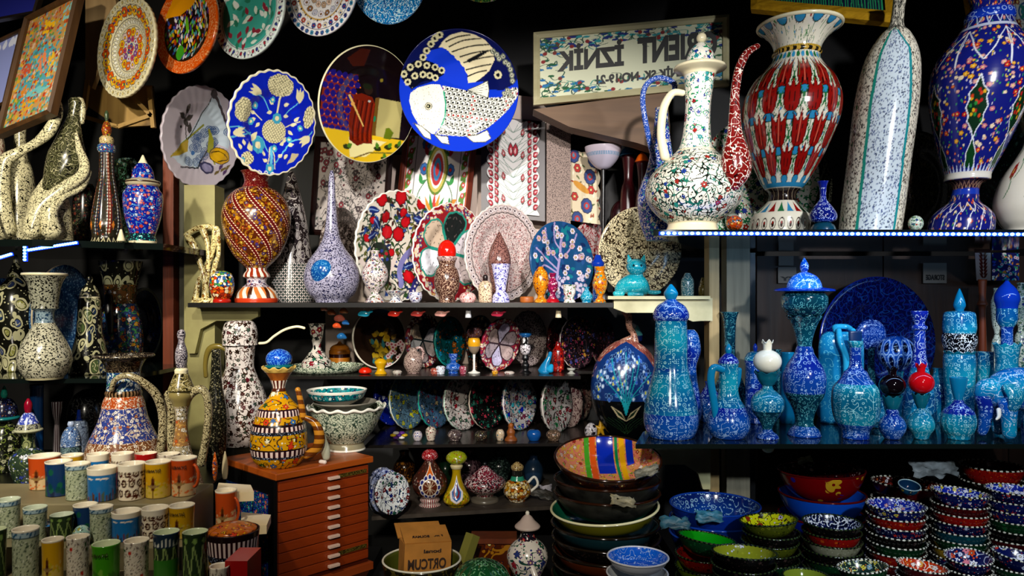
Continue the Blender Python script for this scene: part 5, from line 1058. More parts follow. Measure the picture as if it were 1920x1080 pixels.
c = rings('e8e4e4', [(.94, 40, .05, '28408a 3a90b0 283070', 0), (.86, 0, .012, '1c2040', 0), (.78, 30, .06, '28408a b03828 e0d0b0', 0), (.66, 0, .04, 'c8a050', 0), (.66, 44, .025, 'f0e8d0 1c2040', 1), (.5, 18, .07, 'c8c8d8 e8e0e8 906030', 0), (.3, 12, .07, 'e8c8b0 c0a080', 0)])
plate('hanging_plate', 'white plate with navy border flowers and golden ring, fourth in the top row', 'plate', 600, -20, 66, 88, 2.22, ang=80, sgn=-1, mats=PT, cv=c, nr=70, depth=.12)
plate('hanging_plate', 'bright turquoise plate with fine white scrolls, fifth in the top row', 'plate', 728, -42, 70, 88, 2.22, ang=88, sgn=-1, mats=mat('scroll', '0f7cc0', 'c8ecf4', '0a4a90', 62, .13), depth=.12)
plate('hanging_plate', 'green and yellow edged plate barely dipping into the top of the picture', 'plate', 905, -78, 74, 83, 2.25, ang=90, sgn=-1, mats=mat('floral', '1c6a30', 'e8d040 e8e4d0', '8ac040', sc=70), depth=.12)

# ================================================================ framed panels on the back wall
FR = mat('plain', '230b08', .4)
def gridleaf(c, n, cols, seed, L=.07, w=.018):
    rs = np.random.RandomState(seed)
    for i in range(n): c.leaf(rs.rand(), rs.rand(), L, w, rs.rand()*360, cols[i % len(cols)])
c = Cv(420, 420, 'c8bcb4', 0, 1, 0, 1); rs = np.random.RandomState(12)
for i in range(120):
    x, y = rs.rand(), rs.rand(); L = rs.uniform(.05, .1); a = rs.rand()*6.28; c.line(smooth2([(x, y), (x+L*math.cos(a), y+L*math.sin(a)), (x+L*1.5*math.cos(a+.9), y+L*1.5*math.sin(a+.9))]), .0035, '2a2020')
gridleaf(c, 160, ('3a4a3c', '5a1c24', '2a2428'), 13, .045, .012)
for i in range(30): x, y = rs.rand(), rs.rand(); c.flower(x, y, .035, 6, ('7a1c28', '8a2430', '4a3a3c')[i % 3], 'c8bcb4', '201414')
for i in range(700): x, y = .3+rs.rand()*.6, rs.rand()*.75; c.ell(x, y, .006, .006, '3a3030')
framed('tile_picture', 'grey tile panel with maroon scrolling flowers in a dark frame, below the robed figure plate', 'picture', [(592, 256), (738, 262), (726, 446), (580, 440)], 2.84, c, .02, FR, (150, 150))
c = Cv(400, 420, 'ece6e2', 0, 1, 0, 1)
for s_ in (-1, 1):
    for i in range(9): x = .5+s_*.42; y = .05+i*.11; c.leaf(x-.05, y-.05, .16, .035, 45 if i % 2 else 60, '5a8a30'); c.ell(x, y+.02, .028, .028, 'c02830'); c.ell(x, y+.02, .012, .012, 'f0e0e0')
    c.line([(.5+s_*.34, 0), (.5+s_*.34, 1)], .006, '2a3a20'); c.line([(.5+s_*.48, 0), (.5+s_*.48, 1)], .01, 'b84a20')
    for y in (.92, .66, .08): c.flower(.5+s_*.2, y, .06, 8, '2868b8', 'c82028', '14143c')
    for i, (x, y, a) in enumerate(((.16, .8, 60), (.1, .5, 100), (.24, .3, 30), (.12, .2, 120), (.05, .88, 80), (.22, .5, 70))): c.leaf(.5+s_*x, y, .12, .03, 90-s_*(90-a), ('c82830', '2a8a3c', 'e08020', '2848a0')[i % 4]); c.leaf(.5+s_*x, y, .08, .02, 90-s_*(20-a), '3a8a4c')
    c.line(smooth2([(.5, .1), (.5+s_*.22, .2), (.5+s_*.26, .4), (.5+s_*.1, .6)]), .006, '2a6a3a')
for rx, ry, col in ((.17, .27, '5a7a20'), (.145, .24, 'c0b050'), (.11, .2, 'ece6e2'), (.095, .17, 'b02028'), (.06, .12, '2a78b0'), (.03, .07, 'c82028')): c.poly([(.5+rx*math.sin(t)*(1 if abs(math.sin(t)) > .05 else 1), .66+ry*math.cos(t)*(abs(math.cos(t))**.3)) for t in np.linspace(0, 6.28, 40)], col)
for i in range(9): c.leaf(.5, .12, .3, .03, 30+i*15, ('e08a20', 'c03028', '2a8a3c')[i % 3])
framed('tile_picture', 'white tile panel with a pointed medallion in a brown frame below the fish plate', 'picture', [(758, 245), (896, 252), (876, 448), (738, 441)], 2.84, c, .018, mat('wood', '7a2a10', '3c1206', 20), (150, 150))
# red tulip panel with scalloped edge: a dark board and a shaped white plaque on it
def shaped_panel(name, label, c4, Y, cv, lobes, amp, board, pc_, n=90, ref=3, inset=.06):
    P = quad3(c4, Y, ref); c_ = sum(P)/4; e = empty(name, Vector(c_), label, 'picture'); ex, ey = P[1]-P[0], P[0]-P[3]; N = np.cross(ey, ex); N /= np.linalg.norm(N); N = N if N[1] < 0 else -N
    if board: slab('backboard', P, .02, board, e, None, (2, 2), 0, -.002)
    rows = np.linspace(0, 1, n*2); V = []; 
    for v in rows:
        w = .5-inset-amp*(1-abs(math.cos(v*math.pi*lobes))); us = np.linspace(.5-w, .5+w, n)
        vv = inset*.5+v*(1-inset); V.append([(u, vv+ (amp*.5*abs(math.cos((u)*math.pi*4)) if v > .97 else 0)) for u in us])
    V = np.array(V); U, Vv = V[..., 0], V[..., 1]; pts = P[3]+U[..., None]*ex+Vv[..., None]*ey+N*.010; cl = cv.at(U, Vv).reshape(-1, 3); f = pts.reshape(-1, 3); k = len(f)
    nr, nc = len(rows), n; back = (pts-N*.009).reshape(-1, 3); Q = quads(nr, nc, False); bd = [i for i in range(nc)]+[r*nc+nc-1 for r in range(1, nr)]+[(nr-1)*nc+i for i in range(nc-2, -1, -1)]+[r*nc for r in range(nr-2, 0, -1)]
    q2 = [[bd[i], bd[(i+1) % len(bd)], bd[(i+1) % len(bd)]+k, bd[i]+k] for i in range(len(bd))]
    mk('plaque', np.vstack([f, back])-c_, np.vstack([Q, np.array(q2)]), pc_ or mat('paint', .62, .25), None, e, (0, 0, 0), np.vstack([cl, cl*0+.6]), False); return e
c = Cv(420, 560, 'eeeae6', 0, 1, 0, 1)
def bud(x, y, a, s_=1.0): c.leaf(x-.012*math.cos(R(a)), y-.012*math.sin(R(a)), .115*s_, .038*s_, a, '2a1418'); c.leaf(x, y, .095*s_, .03*s_, a, 'b0142c'); c.leaf(x+.02*math.cos(R(a)), y+.02*math.sin(R(a)), .05*s_, .011*s_, a, 'e8c0c0')
for k in range(13):
    y0 = -.05+k*.075
    for s_ in (-1, 1):
        for q, (dx, dy, a) in enumerate(((.36, .16, 30), (.27, .19, 55), (.16, .2, 75))):
            if q == 2 and k % 3: continue
            c.line(smooth2([(.5, y0), (.5+s_*dx*.4, y0+dy*.35), (.5+s_*dx, y0+dy)]), .0025, '6a8a78'); bud(.5+s_*dx*.88, y0+dy, 90-s_*(90-a), .85)
    c.line([(.5, y0), (.5, y0+.1)], .003, '7a8a7c')
bud(.47, .62, 95, 1.3); bud(.53, .62, 85, 1.3)
shaped_panel('shaped_plaque', 'white scalloped plaque covered with red tulip buds on a dark board', [(902, 216), (1022, 228), (1022, 415), (902, 403)], 2.84, c, 7, .055, FR, None, inset=.09)
c = Cv(360, 420, 'd8c8a8', 0, 1, 0, 1); rs = np.random.RandomState(4)
gridleaf(c, 90, ('5a6a3c', '9a3a20', '6a5a38', 'e8e0c8'), 5, .07, .014)
for i, (x, y) in enumerate(((.48, .93), (.78, .66), (.28, .4), (.72, .25), (.55, .05), (.3, .08), (.85, .9))): c.flower(x, y, .1, 9, '28407a', 'b02820', '141430'); c.ell(x, y, .05, .05, 'b02820'); c.ell(x, y, .025, .025, '4a80a0')
for x, y in ((.32, .68), (.55, .76), (.5, .36), (.8, .48), (.15, .8), (.15, .2)): c.flower(x, y, .06, 6, 'b82820', 'e0c080', '301010')
c.ell(.62, .5, .16, .05, 'c88a28', -25)
shaped_panel('shaped_plaque', 'cream scalloped plaque with blue and red carnations, right of the tulip plaque', [(1026, 276), (1128, 290), (1128, 424), (1026, 410)], 2.84, c, 4.5, .04, None, None, inset=.03)

# ================================================================ long shelf: standing plates
def wreath(c, pts, col, w=.012): c.line(smooth2(pts), w, col)
c = Cv(760, 760, 'd8cfc0'); rs = np.random.RandomState(21)
for i in range(120):
    a, r = rs.rand()*6.28, math.sqrt(rs.rand())*.9; x, y = r*math.cos(a), r*math.sin(a); L = .16; b = rs.rand()*6.28
    c.line(smooth2([(x, y), (x+L*math.cos(b), y+L*math.sin(b)), (x+L*1.6*math.cos(b+.8), y+L*1.6*math.sin(b+.8))]), .012, '28402c')
for i in range(270):
    a, r = rs.rand()*6.28, math.sqrt(rs.rand())*.93; c.leaf(r*math.cos(a), r*math.sin(a), .13, .028, rs.rand()*360, ('2c4a24', '1c2c50', '5a5a28', '3a2018', '2a4a90')[i % 5])
for x, y, r in ((0, .88, .13), (-.45, .8, .12), (.5, .82, .11), (-.3, .5, .1), (.2, .45, .1), (-.22, .24, .12), (.05, .22, .13), (.86, .35, .13), (.68, -.12, .1), (.3, -.55, .12), (-.5, -.1, .08), (-.75, .1, .07), (.45, .2, .08), (.1, .62, .08), (-.62, .42, .07), (.35, -.1, .07), (-.1, -.12, .07)): c.flower(x, y, r, 7, 'a81018', '701010', '301010'); c.ell(x, y, r*.7, r*.7, 'b8141c')
for x, y, a in ((-.75, .6, 0), (.6, .5, 170), (-.6, .45, 320), (.75, .1, 200), (-.7, .1, 30), (.45, -.3, 200)): c.leaf(x, y, .28, .07, a, '1c2a6a', '7a9ad0')
wreath(c, [(.1, -.7), (.15, -.3), (.45, -.02), (.8, .02)], '7a78b0', .06); wreath(c, [(.3, -.95), (.5, -.6), (.85, -.3), (.95, .1)], '2a2a70', .07); wreath(c, [(-.85, -.3), (-.5, -.6), (-.2, -.55), (0, -.2)], 'd8c8c0', .05)
for i in range(14): c.ell(.3+.045*i, -.95+.075*i, .022, .022, 'e8e0e0')
c.ell(-.4, -.35, .3, .4, '202820'); gr = np.random.RandomState(3)
for i in range(50): c.ell(-.4+gr.uniform(-.22, .22), -.35+gr.uniform(-.3, .3), .035, .03, ('a02028', 'd8d0c0', '3a5a30', '2a3a80')[i % 4])
plate('display_plate', 'biggest standing plate, white with red pomegranates and dark green leaves', 'plate', 747, 463, 78, 104, 2.62, ang=90, mats=PT, cv=c, nr=110, scal=(34, .01), depth=.1, base_z=ZA+.001, rim=(.975, WHT))
# segmented plates
def segcv(seed, edge, cols, nseg=6, trim='1f8a78', bg='b8a8a0'):
    c = Cv(560, 560, edge); rs = np.random.RandomState(seed)
    for i in range(160): a, r = rs.rand()*6.28, rs.uniform(.8, 1); c.flower(r*math.cos(a), r*math.sin(a), .045, 5, ('d8c0c0', 'a01820', '284080', 'e0d8d0')[i % 4], 'e0d080')
    for i in range(nseg):
        a = 360/nseg*(i+.35); x, y = .46*math.cos(R(a)), .46*math.sin(R(a)); ink, bs = cols[i % len(cols)]
        pts = [(.04*math.cos(R(a)), .04*math.sin(R(a)))]+[((.62+.26*math.cos(R(u)))*math.cos(R(a+v)), (.62+.26*math.cos(R(u)))*math.sin(R(a+v))) for u, v in zip(np.linspace(-70, 70, 9), np.linspace(-25, 25, 9))]
        pts2 = [(x*.06, y*.06)]+[(r*math.cos(R(a+v)), r*math.sin(R(a+v))) for r, v in ((.4, -28), (.62, -27), (.78, -17), (.84, 0), (.78, 17), (.62, 27), (.4, 28))]; pts2 = smooth2(pts2+[pts2[0]])
        k = c.a.copy(); c.poly(pts2, bs)
        m = Cv(560, 560, '000000'); m.poly(pts2, 'ffffff')
        for j in range(260):
            u, v = rs.uniform(-.9, .9, 2); c.ell(u, v, .011, .011, ink); c.line([(u, v), (u+rs.uniform(-.05, .05), v+rs.uniform(-.05, .05))], .005, ink)
        c.a = np.where(m.a[..., :1] > .5, c.a, k); c.line(pts2, .02, trim)
    return c
SEGC = [('2a2028', 'd8d0d8'), ('6a5a58', '141c1c'), ('3a1c18', 'd0b8a0'), ('2a3048', 'e8e8f0'), ('401c20', '9a8a88'), ('2a2028', 'c8b8b8')]
plate('display_plate', 'plate divided into speckled petals with a red edge, behind the red topped vase', 'plate', 846, 468, 70, 92, 2.72, ang=90, mats=PT, cv=segcv(3, '8a1820', SEGC), nr=80, scal=(30, .01), depth=.1, base_z=ZA+.001, rim=(.98, WHT))
c = Cv(640, 640, 'dcc8c4'); rs = np.random.RandomState(6)
for i in range(2600): a, r = rs.rand()*6.28, .8*math.sqrt(rs.rand()); c.ell(r*math.cos(a), r*math.sin(a), .009, .009, ('5a2028', 'a84040', '6a5050')[i % 3])
c.ell(0, 0, .84, .84, '2c2020', 0, .975)
for i in range(44): a = i/44*6.283; c.flower(.915*math.cos(a), .915*math.sin(a), .055, 6, 'e8dcdc', 'e8dcdc', '3a1c28'); c.ell(.915*math.cos(a), .915*math.sin(a), .018, .018, '3a1c28')
plate('display_plate', 'large pink white plate finely stippled with a border of rings', 'plate', 944, 473, 70, 91, 2.76, ang=90, mats=PT, cv=c, nr=100, scal=(34, .009), depth=.1, base_z=ZA+.001, rim=(.985, WHT))
c = Cv(560, 560, '1a4a78'); rs = np.random.RandomState(7)
for i in range(80): a, r = rs.rand()*6.28, math.sqrt(rs.rand()); c.leaf(r*math.cos(a), r*math.sin(a), .2, .05, rs.rand()*360, ('1a2a5a', '1a7a8a', '28508a')[i % 3])
for i in range(60): c.ell(rs.uniform(-.7, .7), rs.uniform(-1, -.35), .055, .05, 'c8c0d8'); c.ell(rs.uniform(-.7, .7), rs.uniform(-1, -.35), .02, .02, '5a4a8a')
wreath(c, [(-.2, -.7), (-.1, -.2), (.0, .2), (.05, .6)], 'a898c8', .035)
for p in ([(-.1, -.2), (-.5, .1), (-.8, .3)], [(-.05, 0), (-.4, .4), (-.5, .8)], [(0, .1), (.3, .3), (.5, .7)], [(-.1, -.3), (-.5, -.1), (-.7, -.2)], [(.02, .3), (-.2, .6), (-.2, .95)]): wreath(c, p, 'a898c8', .022)
for i in range(34): a, r = rs.rand()*6.28, math.sqrt(rs.rand())*.9; x, y = r*math.cos(a), r*math.sin(a); y = abs(y) if i % 3 else y; c.flower(x, y, .075, 6, ('d8d0e0', 'c8a8b8', 'e0d8e8')[i % 3], 'd0b060', '28305a')
plate('display_plate', 'oval blue plate with a lilac blossoming tree', 'plate', 1055, 473, 58, 76, 2.66, ang=102, mats=PT, cv=c, nr=90, depth=.1, base_z=ZA+.001)
plate('display_plate', 'white plate with crimson feathery leaves behind the blossoming tree plate', 'plate', 1108, 480, 40, 74, 2.89, ang=90, mats=mat('scroll', 'd8c4c0', '9a1c28', 'b84048', 36, .13), scal=(24, .012), base_z=ZA+.001)
plate('display_plate', 'large cream plate with dense dark scrolls behind the turquoise cat', 'plate', 1201, 433, 77, 84, 2.55, ang=80, mats=mat('scroll', 'd8cba4', '2a2014', '3a2c1c', 52, .14), rim=(.96, mat('plain', 'd8c8a0', .2)), base_z=CZ-(555-HY)*2.28/F+.001)
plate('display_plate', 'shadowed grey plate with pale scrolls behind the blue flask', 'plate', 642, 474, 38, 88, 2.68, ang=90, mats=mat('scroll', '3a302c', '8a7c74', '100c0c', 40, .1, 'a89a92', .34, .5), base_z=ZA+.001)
# vases of the long shelf ----------------------------------------------------
t = Thing('swirl_vase', 'big dark red vase with spiralling dotted bands of gold flowers', 'vase', 481, 2.41, ZA, 322, 558)
SW = mat('swirl', '5a0c0c', '4a1c08', 'c8901c 3a2a6a 8a3010 d0a030', 'e8c8a0')
t.lathe('body', [(352, 30), (358, 42), (372, 56), (390, 64), (405, 66), (430, 63), (455, 54), (475, 42), (490, 27), (496, 20)], SW, 96)
t.lathe('neck', [(322, 30), (328, 26), (340, 23), (350, 27), (354, 33)], mat('speck', '6a1414', 'c89070', 120, .2), 64, True); t.lathe('foot', [(494, 21), (500, 19), (506, 24), (512, 26), (515, 20), (524, 19), (532, 30), (540, 38), (548, 41), (553, 42), (558, 41)], [(494, mat('fringe', '8a2a10', 'e0d8c8', 12, 60)), (515, mat('floral', 'c8c0c8', '1c1c60 802018', '602018', sc=70)), (530, mat('fringe', 'c87030', 'e8dcc8', 14, 90, .2, '3a1808')), (550, mat('plain', 'c03818', .2))], 64)
t = Thing('paisley_vase', 'tapering grey paisley vase with a scale patterned lower half', 'vase', 547, 2.58, ZA, 322, 558, solo=True)
t.lathe('body', [(322, 4), (335, 9), (360, 16), (400, 26), (440, 33), (480, 38), (520, 41), (558, 42)], [(322, mat('paisley', 'b0a8a4', '241c1e', '4a4048', 34)), (485, mat('scales', 'c8bcb8', '1c2c28', 30, 110))], 64)
t = Thing('round_flask', 'long necked lilac speckled flask with a blue round boss', 'flask', 622, 2.42, ZA, 320, 562)
t.lathe('body', [(320, 3), (340, 6), (380, 8), (420, 12), (445, 17), (465, 28), (485, 43), (505, 51), (525, 52), (545, 44), (556, 33), (562, 30)], mat('speck', 'a8a4bc', '14142c', 130, .36, '30305a'), 72)
t.ball('boss', 615, 508, 22, 23, mat('relief', '0a3c80', '0c5aa0', '60a8d0', 70), 40, sy=.5, dy=-42)
t = Thing('branch_vase', 'gilded openwork vase shaped like twining branches, left end of the long shelf', 'vase', 383, 2.37, ZA, 425, 556)
GB = mat('floral', 'd8c888', '8a5a14 f0e8b8', '5a3a08', sc=60)
for pts in ([(385, 556, 8), (384, 520, 5), (376, 490, 5), (362, 455, 7), (350, 440, 5)], [(385, 556, 7), (388, 510, 5), (392, 480, 5), (388, 450, 5), (380, 430, 7)], [(366, 556, 7), (372, 520, 4), (384, 500, 4), (398, 470, 5), (404, 432, 6)], [(404, 556, 6), (398, 520, 5), (404, 490, 5), (410, 470, 4), (408, 430, 5)]): t.tube('branch', pts, GB, 12)
t.tube('rim', [(348, 440, 5), (368, 428, 5), (392, 425, 5), (408, 428, 4)], GB, 12); t.lathe('base', [(548, 20), (552, 26), (556, 27)], GB, 32, sy=.6)
t = Thing('mosaic_ball', 'round box with blue and orange mosaic at the foot of the branch vase', 'box', 416, 2.325, ZA, 508, 557)
t.lathe('body', [(508, 8), (512, 18), (520, 23), (532, 24), (545, 20), (552, 14)], [(508, mat('mosaic', '2a60a0 e0c040 c84010 3a8a4a e8e0d0 184080', '101018', 110)), (532, mat('mosaic', 'c84010 e08020 8a2010 e0c8a0', '200804', 100))], 48); t.lathe('foot', [(550, 13), (553, 17), (557, 17)], mat('plain', 'b01c10', .2), 40)
def vs(label, px, Y, top, bot, parts, name='vase', cat='vase', z=ZA, group=None, **k):
    t = Thing(name, label, cat, px, Y, z, top, bot, group, solo=len(parts) == 1)
    for i, pt in enumerate(parts):
        t.lathe(pt[0], pt[1], pt[2], 40, **(pt[3] if len(pt) > 3 else {}))
    return t
PSP = mat('speck', 'b89a94', '3a1c1c', 140, .36); BRN = mat('scroll', '4a2c24', 'b89880', '200c0c', 70, .1)
vs('brown patterned vase topped by a glossy red half ball', 838, 2.40, 450, 571, [('body', [(490, 17), (500, 15), (508, 20), (525, 24), (545, 22), (560, 15), (571, 17)], BRN), ('red_dome', [(450, 4), (456, 12), (468, 17), (482, 16), (484, 8)], mat('plain', 'c81408', .12)), ('rim', [(482, 18), (486, 19), (492, 16)], PSP)])
vs('small pinkish bottle with a dark stopper', 910, 2.36, 515, 573, [('body', [(528, 5), (533, 11), (540, 13), (560, 13), (573, 12)], mat('speck', 'd8c0a0', '5a2c20', 150, .36)), ('stopper', [(515, 3), (520, 5), (529, 4)], mat('plain', '1c1010', .3))], 'bottle', 'bottle')
vs('waisted white vase with cobalt flowers', 939, 2.35, 495, 574, [('body', [(495, 19), (500, 17), (520, 14), (545, 10), (552, 10), (560, 15), (574, 17)], mat('floral', 'd8d4ec', '241c8a 4a4ab0', '3a3aa0', 'e8e8f8', '14104a', 95, .8))], open_=False)
vs('textured grey pink cone standing in front of the stippled plate', 936, 2.52, 434, 560, [('cone', [(434, 1), (445, 7), (465, 17), (485, 22), (500, 20), (560, 12)], mat('speck', '8a6058', '301418', 150, .4))], 'cone_ornament', 'ornament')
vs('yellow and orange jug near the blossoming tree plate', 1014, 2.42, 500, 575, [('body', [(500, 4), (505, 7), (515, 13), (535, 15), (555, 9), (563, 6), (570, 12), (575, 14)], mat('floral', 'c8780c', 'e8b030 6a2a10', '8a4008', sc=80))], 'jug', 'jug')
vs('short turned wooden ring box', 988, 2.36, 556, 575, [('body', [(556, 11), (560, 13), (571, 13), (575, 12)], mat('wood', 'b8641c', '7a3a0c', 40))], 'ring_box', 'box')
vs('dark pink flowered vase on a red foot', 1036, 2.42, 512, 576, [('body', [(512, 7), (522, 5), (535, 10), (548, 9), (558, 5), (570, 10)], mat('floral', '7a0c3c', 'e8c0d0 c02860', '40061c', sc=80)), ('foot', [(568, 10), (573, 13), (576, 13)], mat('plain', 'a00c18', .15))])
vs('white cup shaped vase with small red flowers', 1068, 2.36, 534, 577, [('body', [(534, 14), (540, 12), (555, 11), (566, 8), (577, 12)], mat('floral', 'e4dcd4', 'a02030 3a6a3a', '3a5a3a', sc=90), dict(open_=True))])
vs('little blue dotted vase', 1100, 2.36, 538, 578, [('body', [(538, 7), (545, 4), (555, 9), (565, 12), (574, 9), (578, 9)], TQ)])
vs('orange flowered vase left of the turquoise cat', 1125, 2.35, 500, 579, [('body', [(500, 11), (510, 8), (525, 12), (540, 14), (555, 10), (566, 5), (574, 10), (579, 13)], mat('floral', 'd07a08', '2a9aa0 e8d040 b03010', 'a04808', sc=80))])
vs('blue vase with wide lid behind the orange flowered vase', 1121, 2.5, 478, 560, [('body', [(498, 7), (510, 6), (530, 9), (560, 10)], BL), ('lid', [(478, 5), (486, 8), (492, 12), (498, 11)], BLP)])
vs('pink and white blob shaped sugar bowl', 877, 2.36, 548, 573, [('body', [(548, 6), (553, 13), (563, 16), (573, 12)], mat('floral', 'e0b8b0', 'b02030 e8e0e0', 'c06060', sc=110))], 'sugar_bowl', 'bowl')
vs('flower painted vase in front of the biggest standing plate', 703, 2.42, 470, 569, [('body', [(470, 9), (480, 7), (492, 16), (508, 24), (524, 24), (540, 16), (550, 8), (560, 14), (569, 20)], mat('floral', 'd8ccc8', '8a1420 2a3a80 3a5a30', '4a3a38', sc=80))])
vs('little white bowl with blue leaves under the biggest plate', 742, 2.36, 545, 569, [('body', [(545, 20), (550, 16), (558, 8), (569, 14)], mat('floral', 'e0dcd8', '20407a 8a2020', '2a4a6a', sc=90), dict(open_=True))], 'small_bowl', 'bowl')
vs('tiny round white cup with blue and red sprigs', 779, 2.35, 548, 570, [('body', [(548, 12), (556, 13), (564, 11), (570, 7)], mat('floral', 'd8d4e0', '2a3a90 8a2020', '2a4a6a', sc=110), dict(open_=True))], 'cup', 'cup')
vs('white bowl with a blue band on a dark stem, upper right of the carnation plaque', 1131, 2.68, 276, 557, [('bowl', [(276, 35), (285, 33), (300, 26), (312, 15), (316, 7)], [(276, mat('plain', 'c8bcc8', .2)), (288, mat('fringe', '3a80a0', 'c8c0d0', 60)), (294, mat('plain', 'b8b0c0', .2))]), ('stem', [(315, 5), (340, 4), (520, 5), (540, 18), (557, 22)], BLK)], 'footed_bowl', 'bowl')
for px, top, hw, c1_, c2_, lab in ((1178, 274, 17, '2a8ac8', 'dark red cone shade with a blue and white cap behind the cream scrolled plate', 0), (1204, 286, 14, 'd85a10', 'dark red cone shade with an orange cap behind the cream scrolled plate', 0)):
    t = Thing('hanging_cone_lamp', c2_, 'lamp', px, 2.75 if px < 1190 else 2.66, ZA+.001, top, 560); t.lathe('cap', [(top, 2), (top+6, hw*.6), (top+14, hw*.9), (top+17, hw)], mat('plain', c1_, .15), 24); t.lathe('shade', [(top+17, hw*.8), (top+60, hw*.5), (top+100, hw*.9), (560, hw)], mat('plain', '3a0c10', .25), 24)
t = Thing('round_dish', 'dark round dish with a pinkish rim behind the cream scrolled plate', 'dish', 1170, 2.82, ZA, 376, 560, solo=True); t.lathe('b', [(376, 10), (384, 20), (400, 26), (440, 26), (560, 20)], mat('plain', '24080c', .2), 32, sy=.5)
# turquoise cat
zc = CZ-(555-HY)*2.28/F
t = Thing('cat_figurine', 'turquoise cat figurine lying on the short cream shelf', 'figurine', 1186, 2.40, zc, 478, 552)
CT = mat('relief', '0a7a98', '14a0ac', '9ce8e8', 100, 0, .2, .02)
t.tube('body', [(1160, 542, 10), (1172, 534, 16), (1190, 530, 20), (1202, 535, 17), (1212, 543, 9)], CT, 24); t.tube('neck', [(1192, 530, 14), (1193, 512, 13), (1192, 502, 14)], CT, 20)
h = t.ball('head', 1192, 500, 19, 15, CT, 32, dy=-8)
for s_ in (-1, 1): t.tube('ear', [(1192+s_*12, 490, 6, -.01), (1192+s_*15, 479, 1.5, -.01)], CT, 12)
t.tube('muzzle', [(1190, 505, 6, -.03), (1190, 506, 5, -.036)], CT, 14)
t.tube('tail', [(1215, 545, 4, -.02), (1225, 546, 4, -.03), (1234, 545, 3, -.03)], CT, 12); t.tube('paw', [(1150, 548, 5, -.03), (1165, 548, 5, -.035)], CT, 12); t.tube('paw', [(1175, 549, 4, -.045), (1200, 549, 4, -.045)], CT, 12)
for s_ in (-1, 1): t.ball('eye', 1191+s_*7, 498, 2.2, 2.2, mat('plain', '042830', .1), 12, dy=-26)
t = Thing('small_pot', 'little speckled blue pot right of the turquoise cat', 'pot', 1289, 2.42, zc, 512, 551, solo=True); t.lathe('b', [(512, 5), (518, 8), (526, 12), (551, 12)], mat('speck', '2a6a7a', 'c8d8d0', 160, .35), 32)
t = Thing('small_pot', 'little dim golden pot near the wooden post, right of the blue pot', 'pot', 1318, 2.45, zc, 520, 551, solo=True); t.lathe('b', [(520, 3), (530, 6), (540, 9), (551, 8)], mat('speck', '6a5a28', '20180a', 140, .35), 32)
# ================================================================ second centre shelf (small plates)
def lean_plate(lab, px, py, rx, ry, Y, m_=None, cv=None, zb=ZB, rimc=None, scal=(0, 0), ang=90, name='small_plate'):
    return plate(name, lab, 'plate', px, py, rx, ry, Y, ang=ang, mats=m_ or PT, cv=cv, nr=56 if cv is not None else None, scal=scal, depth=.12, base_z=zb+.001, rim=(.96, mat('plain', rimc, .2)) if rimc else None, group=None)
c = Cv(400, 400, '20140c'); rs = np.random.RandomState(2)
for i in range(60): c.leaf(rs.uniform(-.2, .6), rs.uniform(-.9, .2), .22, .07, rs.rand()*360, ('a88a1c', '8a6a14', '2a6a70', '6a5a18')[i % 4])
for i in range(20): c.flower(rs.uniform(.2, .9), rs.uniform(-.9, -.1), .08, 6, 'c8b0b0', '8a2030')
lean_plate('dark brown plate with golden flowers and thin white edge, upper small row', 712, 650, 50, 57, 2.70, cv=c, rimc='d8d0c0')
lean_plate('speckled petal plate right of the dark brown plate, upper small row', 797, 645, 33, 50, 2.74, cv=segcv(5, '6a2028', SEGC, trim='1a2a30'), scal=(20, .012))
lean_plate('teal plate with orange fish like strokes in the upper small row', 845, 648, 28, 47, 2.78, mat('floral', '0a5a60', 'c86a14 1a90c0', '0a2a2c', sc=24), rimc='20a090')
lean_plate('dark plate with turquoise and orange edge behind the golden goblet', 903, 650, 26, 48, 2.78, mat('floral', '1c1410', 'c87018 2a90a0 e0d0a0', '602010', sc=34))
lean_plate('tilted petal plate with crimson edge, middle of the upper small row', 940, 655, 34, 50, 2.60, cv=segcv(9, '8a2038', [('3a2830', 'a898a0'), ('2a2030', 'c8c0e0'), ('50343a', 'b09a98')], trim='3a2c34'), scal=(20, .012), ang=72)
lean_plate('grey white speckled plate in the upper small row', 993, 648, 33, 52, 2.78, mat('speck', 'b8a8a4', '38282c', 110, .4, '5a4448'), scal=(20, .012))
lean_plate('dark red plate with a dotted crimson edge in the upper small row', 1052, 650, 22, 47, 2.78, mat('floral', '200808', '8a1420 401010', '600c14', sc=40))
lean_plate('black plate with a flowered rose edge and white rim in the upper small row', 1084, 647, 33, 49, 2.68, mat('floral', '140e12', 'a8385a 3a3a70 a87828', '4a3038', sc=36, ), rimc='c8b8b0', scal=(20, .012))
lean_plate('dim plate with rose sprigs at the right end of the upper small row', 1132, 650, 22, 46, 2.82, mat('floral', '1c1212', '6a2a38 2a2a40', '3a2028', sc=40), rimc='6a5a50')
def b_(label, px, Y, top, bot, parts, name='vase', cat='vase', z=ZB, **k): return vs(label, px, Y, top, bot, parts, name, cat, z, **k)
GW = mat('scroll', 'c4ccb4', '2c4034', '3a5444', 58, .13)
t = Thing('wide_dish', 'wide straight sided pale green dish on the second centre shelf', 'dish', 611, 2.60, ZB, 684, 709, solo=True)
t.lathe('b', [(684, 72), (690, 71), (700, 68), (708, 62)], GW, 72, True, 3, deep=.9)
zd = ZB+25*(CZ-(684-HY)*2.60/F-ZB)/25.
b_('white, green and red flared vase standing in the wide pale dish', 594, 2.60, 606, 700, [('body', [(606, 17), (612, 14), (630, 12), (648, 8), (656, 8), (664, 14), (676, 22), (684, 28), (700, 28)], mat('floral', 'd0c8bc', '8a1424 1a6a4a 101810', '141c18', sc=34))], z=ZB+.005)
